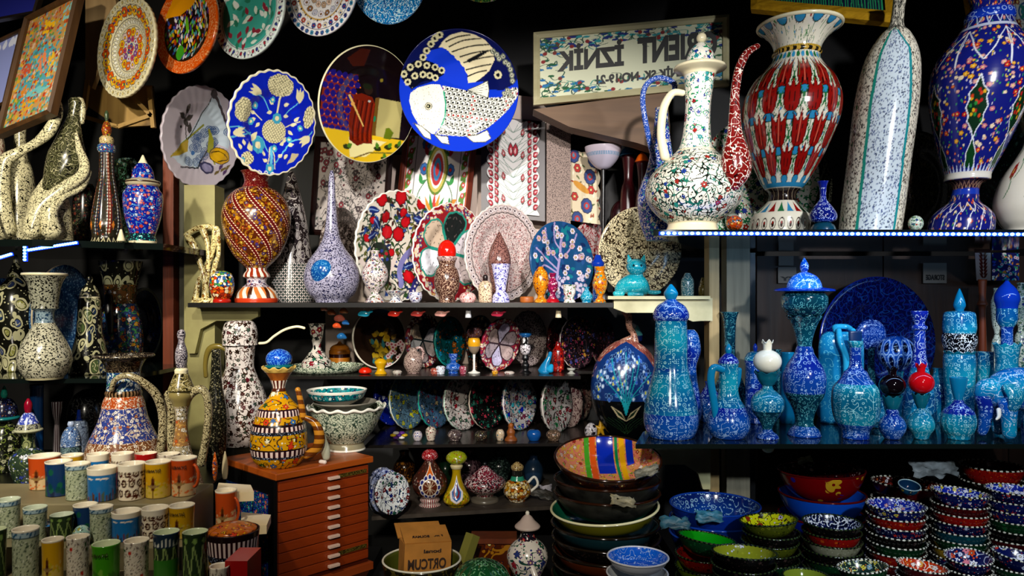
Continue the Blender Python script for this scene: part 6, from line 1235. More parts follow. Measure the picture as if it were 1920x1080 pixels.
b_('turned wooden honey pot behind the wide pale dish', 637, 2.76, 640, 700, [('body', [(656, 16), (662, 20), (672, 20), (700, 19)], [(656, mat('plain', 'a05c14', .2)), (668, mat('plain', '2c0c06', .2)), (675, mat('plain', 'b06a18', .2))]), ('lid', [(640, 2), (645, 5), (650, 14), (657, 19)], mat('plain', 'a8621a', .15))], 'honey_pot', 'pot')
t = Thing('hanging_ornament', 'cluster of orange, pink and blue ceramic birds hanging under the long shelf', 'ornament', 637, 2.42, ZA-.014-(640-578)*2.42/F, 578, 640, ztop=ZA-.014)
t.lathe('string', [(578, 1.2), (600, 1.2)], WHT, 8)
for x, y, r, cl_ in ((608, 582, 6, 'b87050'), (622, 589, 7, 'c86828'), (645, 586, 7, 'c87028'), (637, 600, 9, 'b05848'), (648, 608, 6, '2a6ab0'), (632, 614, 7, 'c84a20'), (641, 634, 8, '1c5a90')): t.tube('bird', [(x-r*.8, y, r*.6), (x, y-1, r*.8), (x+r*.9, y+2, r*.35)], mat('plain', cl_, .15), 12)
for x, lab, cl_ in ((682, 'turquoise glass charm hanging under the long shelf', '1c8aa8'), (738, 'red and white fish charm hanging under the long shelf', 'c02c20'), (781, 'small red striped charm hanging under the long shelf', 'a83a34'), (826, 'pink fish charm hanging under the long shelf', 'd89a90'), (878, 'small pale cylinder charm hanging under the long shelf', 'c8c8cc'), (932, 'tiny crimson charm hanging under the long shelf', 'a82840'), (1047, 'small cream bell charm hanging under the long shelf', 'd0c0a0')):
    t = Thing('hanging_charm', lab, 'charm', x, 2.36, ZA-.014-20*2.36/F, 576, 596, ztop=ZA-.014); t.lathe('string', [(576, .9), (584, .9)], WHT, 8); m_ = mat('plain', cl_, .12)
    if x in (878, 1047): t.lathe('charm', [(580, 5), (585, 5), (596, 6)], m_, 16)
    else: t.tube('charm', [(x-9, 590, 3), (x-2, 588, 6), (x+6, 589, 5), (x+11, 586, 2)], m_, 12, .5); t.tube('tail', [(x+10, 587, 1.5), (x+15, 583, 3)], m_, 10, .4)
b_('yellow footed bowl with a spiky purple cockscomb flower', 714, 2.52, 672, 708, [('body', [(672, 5), (680, 12), (690, 9), (698, 7), (708, 12)], mat('plain', 'c8980c', .15))], 'footed_bowl', 'bowl')
b_('round glossy red pepper shaped pot', 685, 2.52, 686, 708, [('body', [(690, 5), (696, 11), (704, 12), (708, 8)], mat('plain', 'd02008', .12)), ('stalk', [(686, 1.5), (691, 3)], mat('plain', '204010', .2))], 'pepper_pot', 'pot')
t = b_('pinkish speckled jug with an arched handle', 775, 2.55, 652, 708, [('body', [(652, 8), (658, 7), (664, 12), (675, 17), (690, 18), (702, 14), (708, 10)], mat('speck', 'a08a80', '381c1c', 150, .36)), ('foot', [(706, 11), (708, 11)], PSP)], 'jug', 'jug'); t.tube('handle', [(778, 655, 2.6), (788, 652, 2.6), (794, 664, 2.6), (790, 682, 2.6)], PSP, 10)
b_('small bright blue dotted vase in front of the teal plate', 850, 2.54, 663, 708, [('body', [(663, 9), (670, 8), (682, 5), (688, 12), (697, 14), (704, 9), (708, 10)], BL)])
b_('golden goblet on a slim white stem', 889, 2.54, 634, 708, [('cup', [(634, 10), (645, 12), (660, 9), (668, 3)], [(634, mat('plain', 'c89018', .15)), (650, mat('plain', '7a6a58', .3))], dict(open_=True)), ('stem', [(667, 2.5), (690, 2), (702, 3), (706, 11), (708, 11)], WHT)], 'goblet', 'goblet')
b_('small rosy flower ball above the golden goblet', 890, 2.66, 614, 707, [('ball', [(614, 8), (622, 14), (632, 13), (640, 6)], mat('floral', '8a5a60', 'd8c0d0 a02040 d89020', '402028', sc=90)), ('stem', [(640, 3), (707, 5)], BRN)], 'flower_ball', 'ornament')
b_('black stemmed lamp with a blue saucer and white globe', 985, 2.56, 624, 708, [('saucer', [(624, 11), (628, 12), (633, 8)], mat('plain', '1a5a9a', .12)), ('neck', [(633, 6), (642, 5), (650, 5)], mat('mosaic', 'e0e0e0 101010', '101010', 120)), ('globe', [(650, 9), (658, 10), (666, 8), (670, 5)], mat('speck', 'c8c0c4', '1c1818', 150, .34)), ('stem', [(670, 5), (678, 7), (684, 4), (692, 8), (702, 6), (708, 12)], BLK)], 'lamp', 'lamp')
t = Thing('blue_figurine', 'slender blue swan like figurine right of the black lamp', 'figurine', 1024, 2.54, ZB, 658, 708)
t.tube('body', [(1020, 704, 12), (1022, 694, 9), (1026, 682, 6), (1030, 672, 4), (1032, 662, 3.5)], mat('plain', '0f6a98', .12), 16); t.tube('wing', [(1030, 700, 8, -.01), (1034, 690, 4, -.01)], mat('plain', '1484b0', .12), 12)
b_('red faceted bottle beside the blue figurine', 1046, 2.60, 640, 708, [('body', [(640, 4), (650, 5), (662, 10), (690, 12), (708, 11)], mat('floral', '7a0c08', 'c03018 200404', '300404', sc=50))], 'bottle', 'bottle')
b_('small grey footed cup near the black plate', 1071, 2.52, 690, 708, [('body', [(690, 8), (696, 7), (700, 3), (708, 8)], mat('plain', '9a9a90', .2))], 'cup', 'cup')
for px, top, hw, cl_, lab in ((826, 686, 9, 'c8d0dc', 'tiny pale blue pot left of the blue dotted vase'), (815, 690, 8, 'a04a38', 'tiny rust pot with white sprigs'), (868, 686, 7, '8a3448', 'tiny rosy pot right of the blue dotted vase'), (955, 696, 10, 'c8bcb0', 'tiny white bird dish below the tilted petal plate'), (745, 694, 9, 'b0a89c', 'tiny grey dish by the jug'), (928, 694, 6, 'c8901c', 'tiny golden pot under the dotted dark plate')):
    b_(lab, px, 2.50, top, 708, [('b', [(top, hw*.6), (top+5, hw), (708, hw*.8)], mat('floral', cl_, 'e8e0e0 803038', cl_, sc=130))], 'tiny_pot', 'pot')
# ================================================================ third centre shelf
PB = [('cobalt plate at the left end of the lower plate row, behind the big scalloped bowl', 735, 774, 30, 52, '081c8a', 'd0d8f0 0a1460', '081c8a', None, 2.80),
 ('grey blue pictorial plate with yellow strokes, second in the lower plate row', 766, 774, 34, 53, '4a6a80', 'b0b020 3a4a58 6a8a9a', '2a3c48', 'c8c8b8', 2.72),
 ('teal rimmed plate with a patchwork centre, third in the lower plate row', 818, 773, 32, 53, '3a5a7a', 'b8a880 6a1c38 2a3a4a', '1a3038', '1a9a80', 2.74),
 ('white plate with diagonal red tulips and a teal edge, fourth in the lower plate row', 869, 773, 35, 52, 'b8b0ac', '7a1420 2a4a3a', '3a3a38', 'a8c8b8', 2.70),
 ('black plate with a red rose and teal leaves, fifth in the lower plate row', 915, 773, 34, 52, '0c0c0c', 'a02c40 1a5a4a', '101c18', 'b8a898', 2.72),
 ('white scrolled plate with a royal blue flower, sixth in the lower plate row', 976, 768, 31, 52, 'a09c9c', '101c9a 5a1c34 2a90a0', '202024', 'c8c0bc', 2.70),
 ('dark plate with a thin pale edge, seventh in the lower plate row', 1005, 768, 28, 52, '140a0c', '2a1418', '200c10', '8a7a74', 2.85),
 ('grey white plate with red and green sprigs, eighth in the lower plate row', 1046, 768, 28, 52, '8a8480', '5a141c 1c5a34', '201c1c', 'b8b0a8', 2.65),
 ('small rosy grey plate, ninth in the lower plate row', 1070, 773, 24, 42, 'a08c84', '5a3034', '5a4040', 'a8988c', 2.755),
 ('patchwork plate with a teal edge, right end of the lower plate row', 1087, 770, 25, 50, '7a6058', 'a89880 2a3a3a 5a2c2c', '2a2420', '2aa090', 2.905)]
for lab, px, py, rx, ry, bs, pt, lf_, rm, Y_ in PB: lean_plate(lab, px, py, rx, ry, Y_, mat('floral', bs, pt, lf_, 'd8d0b8', '14100f', 34, .7, .4), zb=ZC, rimc=rm, scal=(22, .012))
def c3(*a, **k): return vs(*a, z=ZC, **k)
t = Thing('flower_ornament', 'small yellow, purple and white ceramic flower on the third centre shelf', 'ornament', 748, 2.52, ZC, 806, 834)
for i in range(6): a = i*1.047; t.ball('petal', 748+11*math.cos(a), 822+8*math.sin(a), 6, 5, mat('plain', ('c8a818', 'e0d8d0', '5a2a80')[i % 3], .15), 14)
t.ball('centre', 748, 822, 5, 5, mat('plain', '4a2080', .15), 14, dy=-3)
for px, top, hw, cl_, p_, lab in ((783, 808, 9, 'c8c0c8', '1a3a9a e0c0a0', 'small blue and white boat shaped dish'), (808, 800, 10, 'c8b8a8', '8a2028 3a5a3a', 'small red sprigged pot below the teal rimmed plate'), (853, 806, 14, '4a3c3c', '8a7878 c8b8b0', 'low dark lidded bowl with a pale knob'), (902, 808, 12, '2c2420', '8a6a40 6a6a50', 'low dark wreath dish'), (938, 805, 8, 'c8b090', 'e8d8c0 1a6a8a', 'little cream sail shaped ornament'), (1038, 806, 14, '5a4838', 'c8a088 3a2a20', 'low woven brown dish with rosy beads')):
    c3(lab, px, 2.50, top, 832, [('b', [(top, hw*.5), (top+6, hw*.9), (top+14, hw), (832, hw*.7)], mat('floral', cl_, p_, cl_, sc=110))], 'small_dish', 'dish')
c3('turned wooden pawn shaped pot', 958, 2.50, 793, 830, [('body', [(800, 6), (805, 5), (812, 8), (820, 7), (826, 11), (830, 12)], mat('wood', '9a5214', '5a2808', 40)), ('knob', [(793, 2), (797, 5), (801, 4)], mat('wood', 'a85c18', '6a3008', 40))], 'wooden_pot', 'pot')
c3('smooth blue pebble shaped box', 1001, 2.50, 806, 828, [('b', [(806, 8), (810, 12), (818, 13), (828, 9)], mat('plain', '0f4a90', .12))], 'pebble_box', 'box')
t = Thing('football_charm', 'small black and white patched ball beside the yellow star', 'ball', 1108, 2.48, ZC, 790, 818, solo=True); t.ball('b', 1108, 804, 12, 12, mat('mosaic', 'd0c8c8 d8d0d0 18141c d0c8d0', '3a3438', 110, .05), 24)
t = Thing('star_ornament', 'small golden star between the patched ball and the round tree bottle', 'ornament', 1126, 2.50, ZC, 782, 812)
for i in range(5): a = i*1.2566-1.57; t.tube('point', [(1126, 797, 5), (1126+12*math.cos(a), 797+12*math.sin(a), 1.5)], mat('plain', 'c8961a', .2), 8)
# round bottle with blue tree
def treecol():
    cv = Cv(1200, 600, '12306a', 0, 1, 575, 820); rs = np.random.RandomState(15)
    cv.poly([(0, 575), (1, 575), (1, 700), (0, 660)], '8a4a40')
    for i in range(1500): x, y = rs.rand(), rs.uniform(575, 700); cv.line([(x, y), (x+rs.uniform(-.01, .01), y+rs.uniform(-6, 6))], .0025, ('c8a890', '5a1c18', 'd8c0a8')[i % 3])
    cv.poly([(.30, 690), (.34, 660), (.42, 642), (.5, 637), (.58, 642), (.66, 660), (.70, 690), (.72, 820), (.28, 820)], '12306a')
    cv.poly([(.28, 745), (.72, 745), (.72, 820), (.28, 820)], '060a14'); cv.poly([(0, 740), (1, 740), (1, 820), (0, 820)], '07090c')
    for i in range(170):
        a, r = rs.rand()*math.pi, math.sqrt(rs.rand()); x, y = .5+.19*r*math.cos(a), 738-92*r*math.sin(a); cv.flower(x, y, .0, 5, '000000') if 0 else None
        cv.ell(x, y, .0085, 4.2, '6088b8'); cv.ell(x, y, .0062, 3.1, ('12306a', '2a58b8', 'c8d8f0', '102050')[i % 4])
        if i % 9 == 0: cv.ell(x, y, .005, 3, ('c8c030', 'd07a30', 'e8e8f0')[i % 3])
    for x1, y1 in ((.34, 690), (.40, 665), (.5, 655), (.6, 665), (.66, 690), (.45, 680), (.55, 680), (.30, 725), (.7, 725)): cv.line(smooth2([(.5, 765), (.5+(x1-.5)*.25, 730), (x1, y1)]), .003, '1a9aa8')
    for s_ in (-1, 1):
        cv.poly([(.5, 776), (.5+s_*.03, 760), (.5+s_*.09, 748), (.5+s_*.055, 768)], 'c8b890'); cv.poly([(.5+s_*.005, 774), (.5+s_*.03, 763), (.5+s_*.075, 752), (.5+s_*.05, 765)], '182c1c')
        for k in range(5): cv.line(smooth2([(.5+s_*.01, 800), (.5+s_*.05*k*.5, 785), (.5+s_*(.06+.03*k), 770)]), .0016, '2a4a2c')
    return lambda U, V: cv.at(U, V)
t = Thing('tree_bottle', 'large round bottle with a blue flowering tree, red shoulders and a branch like neck', 'bottle', 1174, 2.48, .975+.0, 580, 818)
t.lathe('body', [(634, 8), (640, 24), (655, 44), (675, 57), (700, 65), (725, 67), (755, 62), (785, 47), (805, 32), (818, 22)], PT, 260, col=treecol(), nv=200, sy=.75)
t.tube('neck', [(1190, 645, 9), (1188, 625, 6), (1180, 612, 6), (1178, 592, 7), (1172, 580, 9)], mat('speck', 'a87c68', '3a1812', 120, .36), 16); t.tube('side_branch', [(1184, 632, 6), (1165, 640, 6), (1146, 655, 6), (1132, 672, 8)], mat('speck', 'a87c68', '3a1812', 120, .36), 14)
b_('small sailboat ornament with teal sails behind the tree bottle', 1195, 2.72, 610, 707, [('sail', [(610, 1), (622, 6), (632, 10), (634, 3)], mat('plain', '5aa8a0', .2)), ('hull', [(633, 10), (645, 9), (650, 4), (707, 5)], mat('plain', '0a1c50', .2))], 'sailboat', 'ornament')
# ================================================================ lowest centre shelf
def d_(*a, **k): return vs(*a, z=ZD, **k)
t = d_('tall brown jar with a blue and white star medallion and red cap', 806, 2.45, 842, 957, [('body', [(864, 9), (872, 14), (888, 24), (905, 32), (922, 32), (936, 24), (943, 17), (948, 19), (957, 21)], PT, dict(col=None)) if 0 else ('foot', [(940, 16), (946, 19), (952, 17), (957, 21)], mat('fringe', 'c8c0b8', '7a0c14', 30)), ('cap', [(842, 5), (846, 11), (853, 15), (860, 15), (866, 9)], mat('speck', '8a0c14', 'd8c8c8', 150, .25))], 'medallion_jar', 'jar')
mc_ = Cv(900, 400, '3a1c14', 0, 1, 860, 945); rs = np.random.RandomState(4)
for i in range(260): mc_.ell(rs.rand(), rs.uniform(860, 945), .006, 1.6, ('8a3020', 'a89888', '5a3a28')[i % 3])
for q in range(2):
    u0 = .5+q*.5
    for u in (u0, u0-1):
        mc_.poly([(u-.05, 892), (u, 868), (u+.05, 892)], 'c86018'); mc_.line([(u-.055, 894), (u, 866), (u+.055, 894)], .004, 'e8e0d0')
        for k in range(12): a = k*.5236; mc_.ell(u+.085*math.cos(a), 914+21*math.sin(a), .022, 6, 'e8e0e0'); mc_.ell(u+.085*math.cos(a), 914+21*math.sin(a), .015, 4.4, '1a2470')
        mc_.ell(u, 914, .075, 18, 'e8dcc8'); mc_.ell(u, 914, .066, 16, '5a2414')
        for k in range(12): a = k*.5236; mc_.line([(u, 914), (u+.06*math.cos(a), 914+15*math.sin(a))], .003, 'd8c0a0')
t.lathe('body', [(864, 9), (872, 13), (886, 22), (903, 32), (920, 32), (934, 25), (941, 16)], PT, 160, col=lambda U, V: mc_.at(U, V), nv=100)
t = d_('yellow flask with a pointed blue medallion under a speckled lemon', 856, 2.44, 846, 953, [('lemon', [(846, 6), (850, 15), (859, 20), (867, 16), (872, 7)], mat('floral', '8a9a10', 'd0c828 b05020 e0d8d0', 'a8a818', sc=110)), ('rim', [(870, 8), (874, 12), (880, 10)], mat('plain', 'c8b888', .2))], 'lemon_flask', 'flask')
mc2 = Cv(900, 400, 'a88a08', 0, 1, 878, 953); rs = np.random.RandomState(5)
for i in range(200): mc2.ell(rs.rand(), rs.uniform(920, 953), .010, 2.2, ('c87818', '5a6a10', 'd8c820')[i % 3])
for u in (.5, 0, 1):
    for w_, h_, cl_ in ((.115, 24, 'e8e0e0'), (.08, 19, '2a60a8'), (.055, 14, '7a1c34'), (.025, 8, '2a80b0')): mc2.poly([(u, 922-h_*1.3), (u+w_*.55, 922-h_*.4), (u+w_, 922), (u+w_*.6, 922+h_*.6), (u, 922+h_*.9), (u-w_*.6, 922+h_*.6), (u-w_, 922), (u-w_*.55, 922-h_*.4)], cl_)
t.lathe('body', [(879, 9), (890, 8), (905, 11), (920, 17), (935, 24), (944, 24), (950, 17), (953, 15)], PT, 160, col=lambda U, V: mc2.at(U, V), nv=90)
RW = mat('scroll', '3a2428', 'c8b4b4', '8a1c2c', 44, .16)
d_('round speckled tureen with a peaked lid and black knob', 909, 2.50, 866, 950, [('body', [(900, 33), (906, 38), (914, 39), (926, 30), (934, 18), (940, 17), (944, 25), (950, 27)], [(900, RW), (938, mat('plain', '5c5448', .25))]), ('lid', [(874, 4), (880, 10), (890, 20), (898, 27), (901, 29)], mat('scroll', '7a2434', 'd0c0c0', '301018', 50, .12)), ('knob', [(866, 3), (870, 5), (875, 3)], BLK)], 'tureen', 'tureen')
t = d_('small gold mosaic teapot with a teal collar', 970, 2.50, 866, 941, [('body', [(900, 13), (905, 20), (915, 25), (927, 25), (936, 18), (941, 15)], mat('mosaic', 'c88a14 e8c878 b05a10 f0e0c0', '3a1c08', 100)), ('neck', [(880, 11), (890, 10), (896, 12), (901, 14)], [(880, mat('plain', '1c1c18', .2)), (893, mat('plain', '2a8a6a', .2))]), ('lid', [(866, 3), (870, 8), (875, 12), (881, 11)], mat('floral', 'a8905c', '5a2c10 e0d0a0', '5a4020', sc=100))], 'teapot', 'teapot'); t.tube('handle', [(991, 905, 2.5), (1002, 895, 2.5), (1008, 910, 2.5), (992, 925, 2.5)], WHT, 10)
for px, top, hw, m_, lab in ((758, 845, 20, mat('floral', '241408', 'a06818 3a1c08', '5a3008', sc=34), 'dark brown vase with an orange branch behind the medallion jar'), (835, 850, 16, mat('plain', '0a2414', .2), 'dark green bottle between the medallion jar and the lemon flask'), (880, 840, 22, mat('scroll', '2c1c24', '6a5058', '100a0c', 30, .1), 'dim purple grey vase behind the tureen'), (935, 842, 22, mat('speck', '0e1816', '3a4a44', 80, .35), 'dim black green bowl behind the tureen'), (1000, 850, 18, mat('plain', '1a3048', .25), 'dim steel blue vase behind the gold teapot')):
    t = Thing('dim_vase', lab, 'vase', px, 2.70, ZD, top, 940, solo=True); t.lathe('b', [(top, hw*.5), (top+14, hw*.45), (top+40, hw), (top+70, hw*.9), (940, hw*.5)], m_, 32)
# small plates leaning left of the lowest shelf
for i, (px, py, rx, ry, Y_, bs, pt, lab) in enumerate(((718, 920, 26, 44, 2.40, '9aa0c0', '2a3a80 e0e0e8', 'blue grey dish at the back of the three leaning left of the lowest shelf'), (726, 922, 30, 42, 2.34, 'a8b4e0', '1a2a90 e0e0f0', 'lilac blue dish in the middle of the three leaning left of the lowest shelf'), (737, 925, 32, 40, 2.28, 'd8dce0', '1a4a34 6a1c1c 101c6a', 'white dish with green and blue marks, front of three leaning by the cabinet'))):
    plate('leaning_dish', lab, 'plate', px, py, rx, ry, Y_, ang=85, mats=mat('floral', bs, pt, '1a2a50', 'e0e0e0', '101828', 46, .9, .36), scal=(16, .01))
# carton in a big bowl
zb_ = ZTB; Yb = 1.90; xb = (791-HX)*Yb/F; Rb = 74*Yb/F*.99; zr = CZ-(1046-HY)*Yb/F
bowl('large dark bowl with a white rim holding the cardboard box', xb, Yb, zb_, Rb, zr-zb_, mat('scroll', '181408', '4a4018', '0a0806', 20, .08), mat('plain', '4a5018', .3), pc('e0dccb'), (0, 0), bead=False)
bx = empty('cardboard_box', (xb+.004, Yb+.0, zb_+.092), 'open cardboard box with mirrored dark print standing in the large bowl', 'box')
CB = mat('dirty', 'b8792c', '96621f', 20, .75); bx.rotation_euler = (R(-3), R(3), R(20))
w2, d2, h2 = .060, .034, .122
def bl(nm, x0, x1, y0, y1, z0, z1, m_=CB): o = box(nm, x0, x1, y0, y1, z0, z1, m_); o.parent = bx; return o
bl('front_panel', -w2, w2, -d2, -d2+.003, 0, h2); bl('back_panel', -w2, w2, d2-.003, d2, 0, h2); bl('side_panel', -w2, -w2+.003, -d2+.003, d2-.003, 0, h2); bl('side_panel', w2-.003, w2, -d2+.003, d2-.003, 0, h2); bl('bottom_panel', -w2+.003, w2-.003, -d2+.003, d2-.003, 0, .003)
fl_ = bl('front_flap', -w2, w2, -.035, .035, 0, .003); fl_.location = Vector((0, -d2+.034, h2+.014)); fl_.rotation_euler = (R(22), 0, 0)
fl2 = bl('back_flap', -w2, w2, -.03, .03, 0, .003); fl2.location = Vector((-.004, d2+.027, h2+.012)); fl2.rotation_euler = (R(24), 0, 0)
def flatprint(txt, parent, loc, rot, w, h, m_, mirror=True):
    P = [np.array((-w/2, 0, h/2)), np.array((w/2, 0, h/2)), np.array((w/2, 0, -h/2)), np.array((-w/2, 0, -h/2))]
    o = lettering(txt, P, np.array([0, -1.0, 0]), 0, 1, 0, 1, m_, None, 'print', mirror, .03); o.parent = parent; o.location = loc; o.rotation_euler = rot; return o
DKB = mat('plain', '2c1606', .7)
flatprint('ORTCUM', bx, (.005, -d2-.0015, h2*.58), (0, 0, 0), .098, .026, DKB); flatprint('bonal', bx, (.01, -d2-.0015, h2*.83), (0, 0, 0), .045, .009, DKB)
flatprint('BOLMAR', fl_, (-.012, -.012, .0025), (R(-90), 0, 0), .045, .009, DKB); flatprint('? m.', fl_, (.032, -.012, .0025), (R(-90), 0, 0), .024, .007, DKB)
# white flowered jar, green lid, wooden box, stick
t = Thing('lidded_jar', 'white jar with coloured flowers and a pale domed lid, below the lowest shelf', 'jar', 989, 2.0, ZTB, 958, 1120)
WF = mat('floral', 'e4dcd4', '6a4a80 a02838 1c5a44 2a3a7a', '1c4a3c', 'e8c0a0', '201820', 34, .6, .4)
t.lathe('body', [(984, 14), (995, 13), (1004, 17), (1014, 30), (1028, 38), (1042, 37), (1060, 28), (1080, 20), (1100, 22), (1120, 26)], [(984, mat('floral', '181420', 'c02838 e0d8d0', '2a2a30', sc=60)), (1004, WF)], 64); l = t.lathe('lid', [(964, 4), (968, 9), (974, 14), (979, 20), (983, 24), (986, 23)], mat('plain', 'c8b4ac', .2), 56); t.lathe('knob', [(958, 2), (961, 4), (965, 3)], WHT, 16, parent=l); t.tube('spout', [(996, 1040, 6, -.05), (1004, 1058, 6, -.065), (1009, 1080, 6, -.07), (1009, 1100, 6, -.07)], WF, 14)
t = Thing('ribbed_lid_dish', 'green leaf shaped lidded dish at the bottom edge', 'dish', 903, 1.82, ZTB, 1052, 1140)
t.lathe('lid', [(1050, 6), (1052, 20), (1058, 38), (1068, 50), (1080, 56)], mat('relief', '0c3a1c', '1a5a30', '8ac890', 60), 72, flute=(14, .05)); t.lathe('base', [(1080, 55), (1100, 50), (1140, 34)], mat('plain', '0a2c14', .15), 56)
wb = empty('wooden_case', (W(926, 0, 2.15).x, 2.15, ZTB), 'reddish wooden case with yellow grain behind the green dish', 'box')
o = box('case_body', -.055, .055, -.03, .03, 0, CZ-(1008-HY)*2.15/F-ZTB, mat('floral', '4a1c08', 'c89018 7a3a10', 'a87018', sc=20)); o.parent = wb; o = box('case_lid', -.066, .066, -.036, .036, CZ-(1012-HY)*2.15/F-ZTB, CZ-(1003-HY)*2.15/F-ZTB, mat('wood', '7a3410', '4a1c06', 20)); o.parent = wb
st_ = empty('olive_batten', W(868, 1062, 1.97), 'olive green wooden batten leaning beside the cardboard box', 'batten'); bar('batten', W(866, 1064, 1.99), W(887, 1002, 2.02), .028, mat('plain', '7c7a34', .5), st_)
bp = box('storage_bin', W(880, 0, 2.3).x, W(918, 0, 2.3).x, 2.26, 2.34, ZTB, CZ-(1015-HY)*2.3/F, mat('plain', '0a1c38', .3)); tag(bp, 'dim blue bin behind the olive batten', 'bin')
for i, (px, row, Y_, lab) in enumerate(((1018, 905, 2.30, 'crumpled white wrapping paper beside the gold teapot'), (1022, 930, 2.28, 'crumpled grey plastic lying on the right end of the lowest shelf'))): paper(lab, px-6, row, 2.5+.0*i+.08*(1-i), .04, 20+i, ('b0a8b0', '3a342c')[i], ZD)
# ================================================================ top left: pictures on the side wall
c = Cv(420, 700, 'b0884c', 0, 1, 0, 1); rs = np.random.RandomState(31)
c.poly([(.1, .15), (.5, .1), (.85, .3), (.75, .6), (.45, .75), (.2, .6)], '4a94a0')
for i in range(900): c.ell(rs.rand(), rs.rand(), rs.uniform(.012, .03), rs.uniform(.008, .02), ('c89a1c', 'a83a20', '4a94a0', '3a7a84', 'd06a18', '8a2c1c', 'c8a890', '5a8a3c', 'b8785c', '6ab0b0')[i % 10])
for x, y, w_, h_, cl_ in ((.5, .85, .1, .06, 'e8b010'), (.52, .5, .08, .09, 'd8784a'), (.75, .45, .06, .1, 'd8a820'), (.3, .3, .08, .05, 'c87a18'), (.85, .9, .08, .06, '8ac0b8'), (.6, .25, .2, .05, '6ab0b0'), (.2, .5, .1, .05, 'b84a30'), (.45, .15, .12, .04, 'c8981c')): 
    for k in range(14): c.ell(x+rs.uniform(-w_, w_), y+rs.uniform(-h_, h_), w_*.3, h_*.25, cl_)
framed('mosaic_picture', 'colourful mosaic like tile picture in a dark frame hanging at the upper left', 'picture', [(52, 34), (154, -18), (100, 214), (-4, 258)], 2.1, c, .016, mat('wood', '5c3c1a', '24140a', 20), (130, 200))
c = Cv(260, 400, '8a94d0', 0, 1, 0, 1); c.ell(.35, .3, .38, .5, '1c2440'); rs = np.random.RandomState(3)
for i in range(500): c.ell(.35+rs.uniform(-.3, .3), rs.uniform(0, .7), .014, .01, ('3a4a78', 'b86a50', '101830')[i % 3])
for i in range(20): c.leaf(rs.rand(), .85, .15, .04, rs.uniform(60, 120), 'd8dcf0')
framed('tile_picture', 'blue and white tile picture with an arched figure, cut by the left edge', 'picture', [(-70, 108), (46, 52), (12, 196), (-104, 252)], 2.30, c, .012, mat('wood', '5a3a18', '24140a', 20), (90, 120))
c = Cv(260, 260, '101878', 0, 1, 0, 1); c.ell(.5, .75, .35, .28, 'd8c8a0'); c.line(smooth2([(.2, .6), (.25, .3), (.45, .1), (.6, .5)]), .02, 'a82c20'); c.poly([(.75, .3), (.95, .4), (.9, .8), (.7, .7)], 'a04020')
framed('tile_picture', 'deep blue picture with a cream bird shape, top left corner', 'picture', [(-90, -60), (104, -96), (68, 26), (-126, 62)], 2.2, c, .008, mat('plain', '1c1410', .4), (90, 90))
# ================================================================ upper left shelf
ZL = 1.605
SCW = mat('scroll', 'd4cca4', '16140c', '2a2618', 62, .07); SCD = mat('scroll', '4a4a30', '0c0c08', 'a09a78', 66, .12)
t = Thing('sculptural_vase', 'white flowing sculptural vase patterned with dark scrolls, upper left shelf', 'vase', 92, 2.08, ZL, 180, 446)
t.lathe('body', [(330, 14), (345, 26), (365, 40), (390, 47), (420, 50), (446, 52)], SCW, 56, sy=.6)
t.tube('petal', [(112, 188, 7, -.02), (121, 215, 9, -.03), (108, 250, 11, -.04), (82, 272, 8, -.04), (54, 286, 9, -.04), (32, 305, 13, -.05), (24, 340, 17, -.05), (24, 385, 20, -.05), (28, 428, 20, -.04)], SCW, 18, .8)
t.tube('petal', [(137, 188, 12, .01), (134, 215, 11, .01), (128, 250, 22, .01), (122, 290, 34, .01), (110, 325, 28, .0), (96, 350, 14, -.01)], SCD, 22, .8)
t.tube('petal', [(147, 250, 3, -.01), (152, 275, 6, -.01), (166, 305, 9, -.02), (164, 328, 10, -.03), (142, 350, 11, -.05), (112, 380, 13, -.07), (98, 410, 15, -.08), (94, 432, 16, -.08)], SCW, 18, .8)
t.tube('petal', [(172, 318, 4, -.01), (160, 345, 8, -.02), (138, 365, 10, -.05), (122, 395, 14, -.07), (122, 430, 19, -.06)], SCW, 18, .8)
t.tube('petal', [(140, 185, 9, .02), (147, 200, 6, .02), (145, 225, 5, .02)], SCW, 14)
t.tube('rose_line', [(32, 322, 2, -.10), (28, 350, 2.4, -.105), (34, 390, 2.4, -.11), (44, 436, 2.4, -.10)], mat('plain', '8a5a64', .2), 8)
t = Thing('spouted_bottle', 'white bottle with black star pattern and teal neck ring behind the sculptural vase', 'bottle', 38, 2.28, ZL, 160, 440)
t.lathe('body', [(205, 13), (215, 13), (250, 12), (280, 14), (310, 26), (360, 34), (400, 34), (440, 28)], SCW, 48); t.lathe('neck_ring', [(196, 12), (200, 15), (208, 15), (212, 13)], mat('speck', 'b09a80', '2a8aa0', 160, .3), 32); t.lathe('stopper', [(160, 3), (175, 4), (197, 5)], BLK, 20)
t = Thing('flowered_vase', 'cream necked vase with rosy flowers cut by the left edge', 'vase', -14, 2.16, ZL, 190, 440, solo=True)
t.lathe('b', [(190, 13), (215, 13), (228, 12), (245, 18), (270, 24), (310, 20), (360, 26), (440, 22)], [(190, CREAM), (226, mat('scroll', 'd8c8b0', '6a3028', '8a4a3a', 50, .1)), (310, SCW)], 48)
t = Thing('minaret_bottle', 'slender dark bottle with beaded ribs and a pointed red knob, upper left shelf', 'bottle', 200, 2.12, ZL, 206, 448)
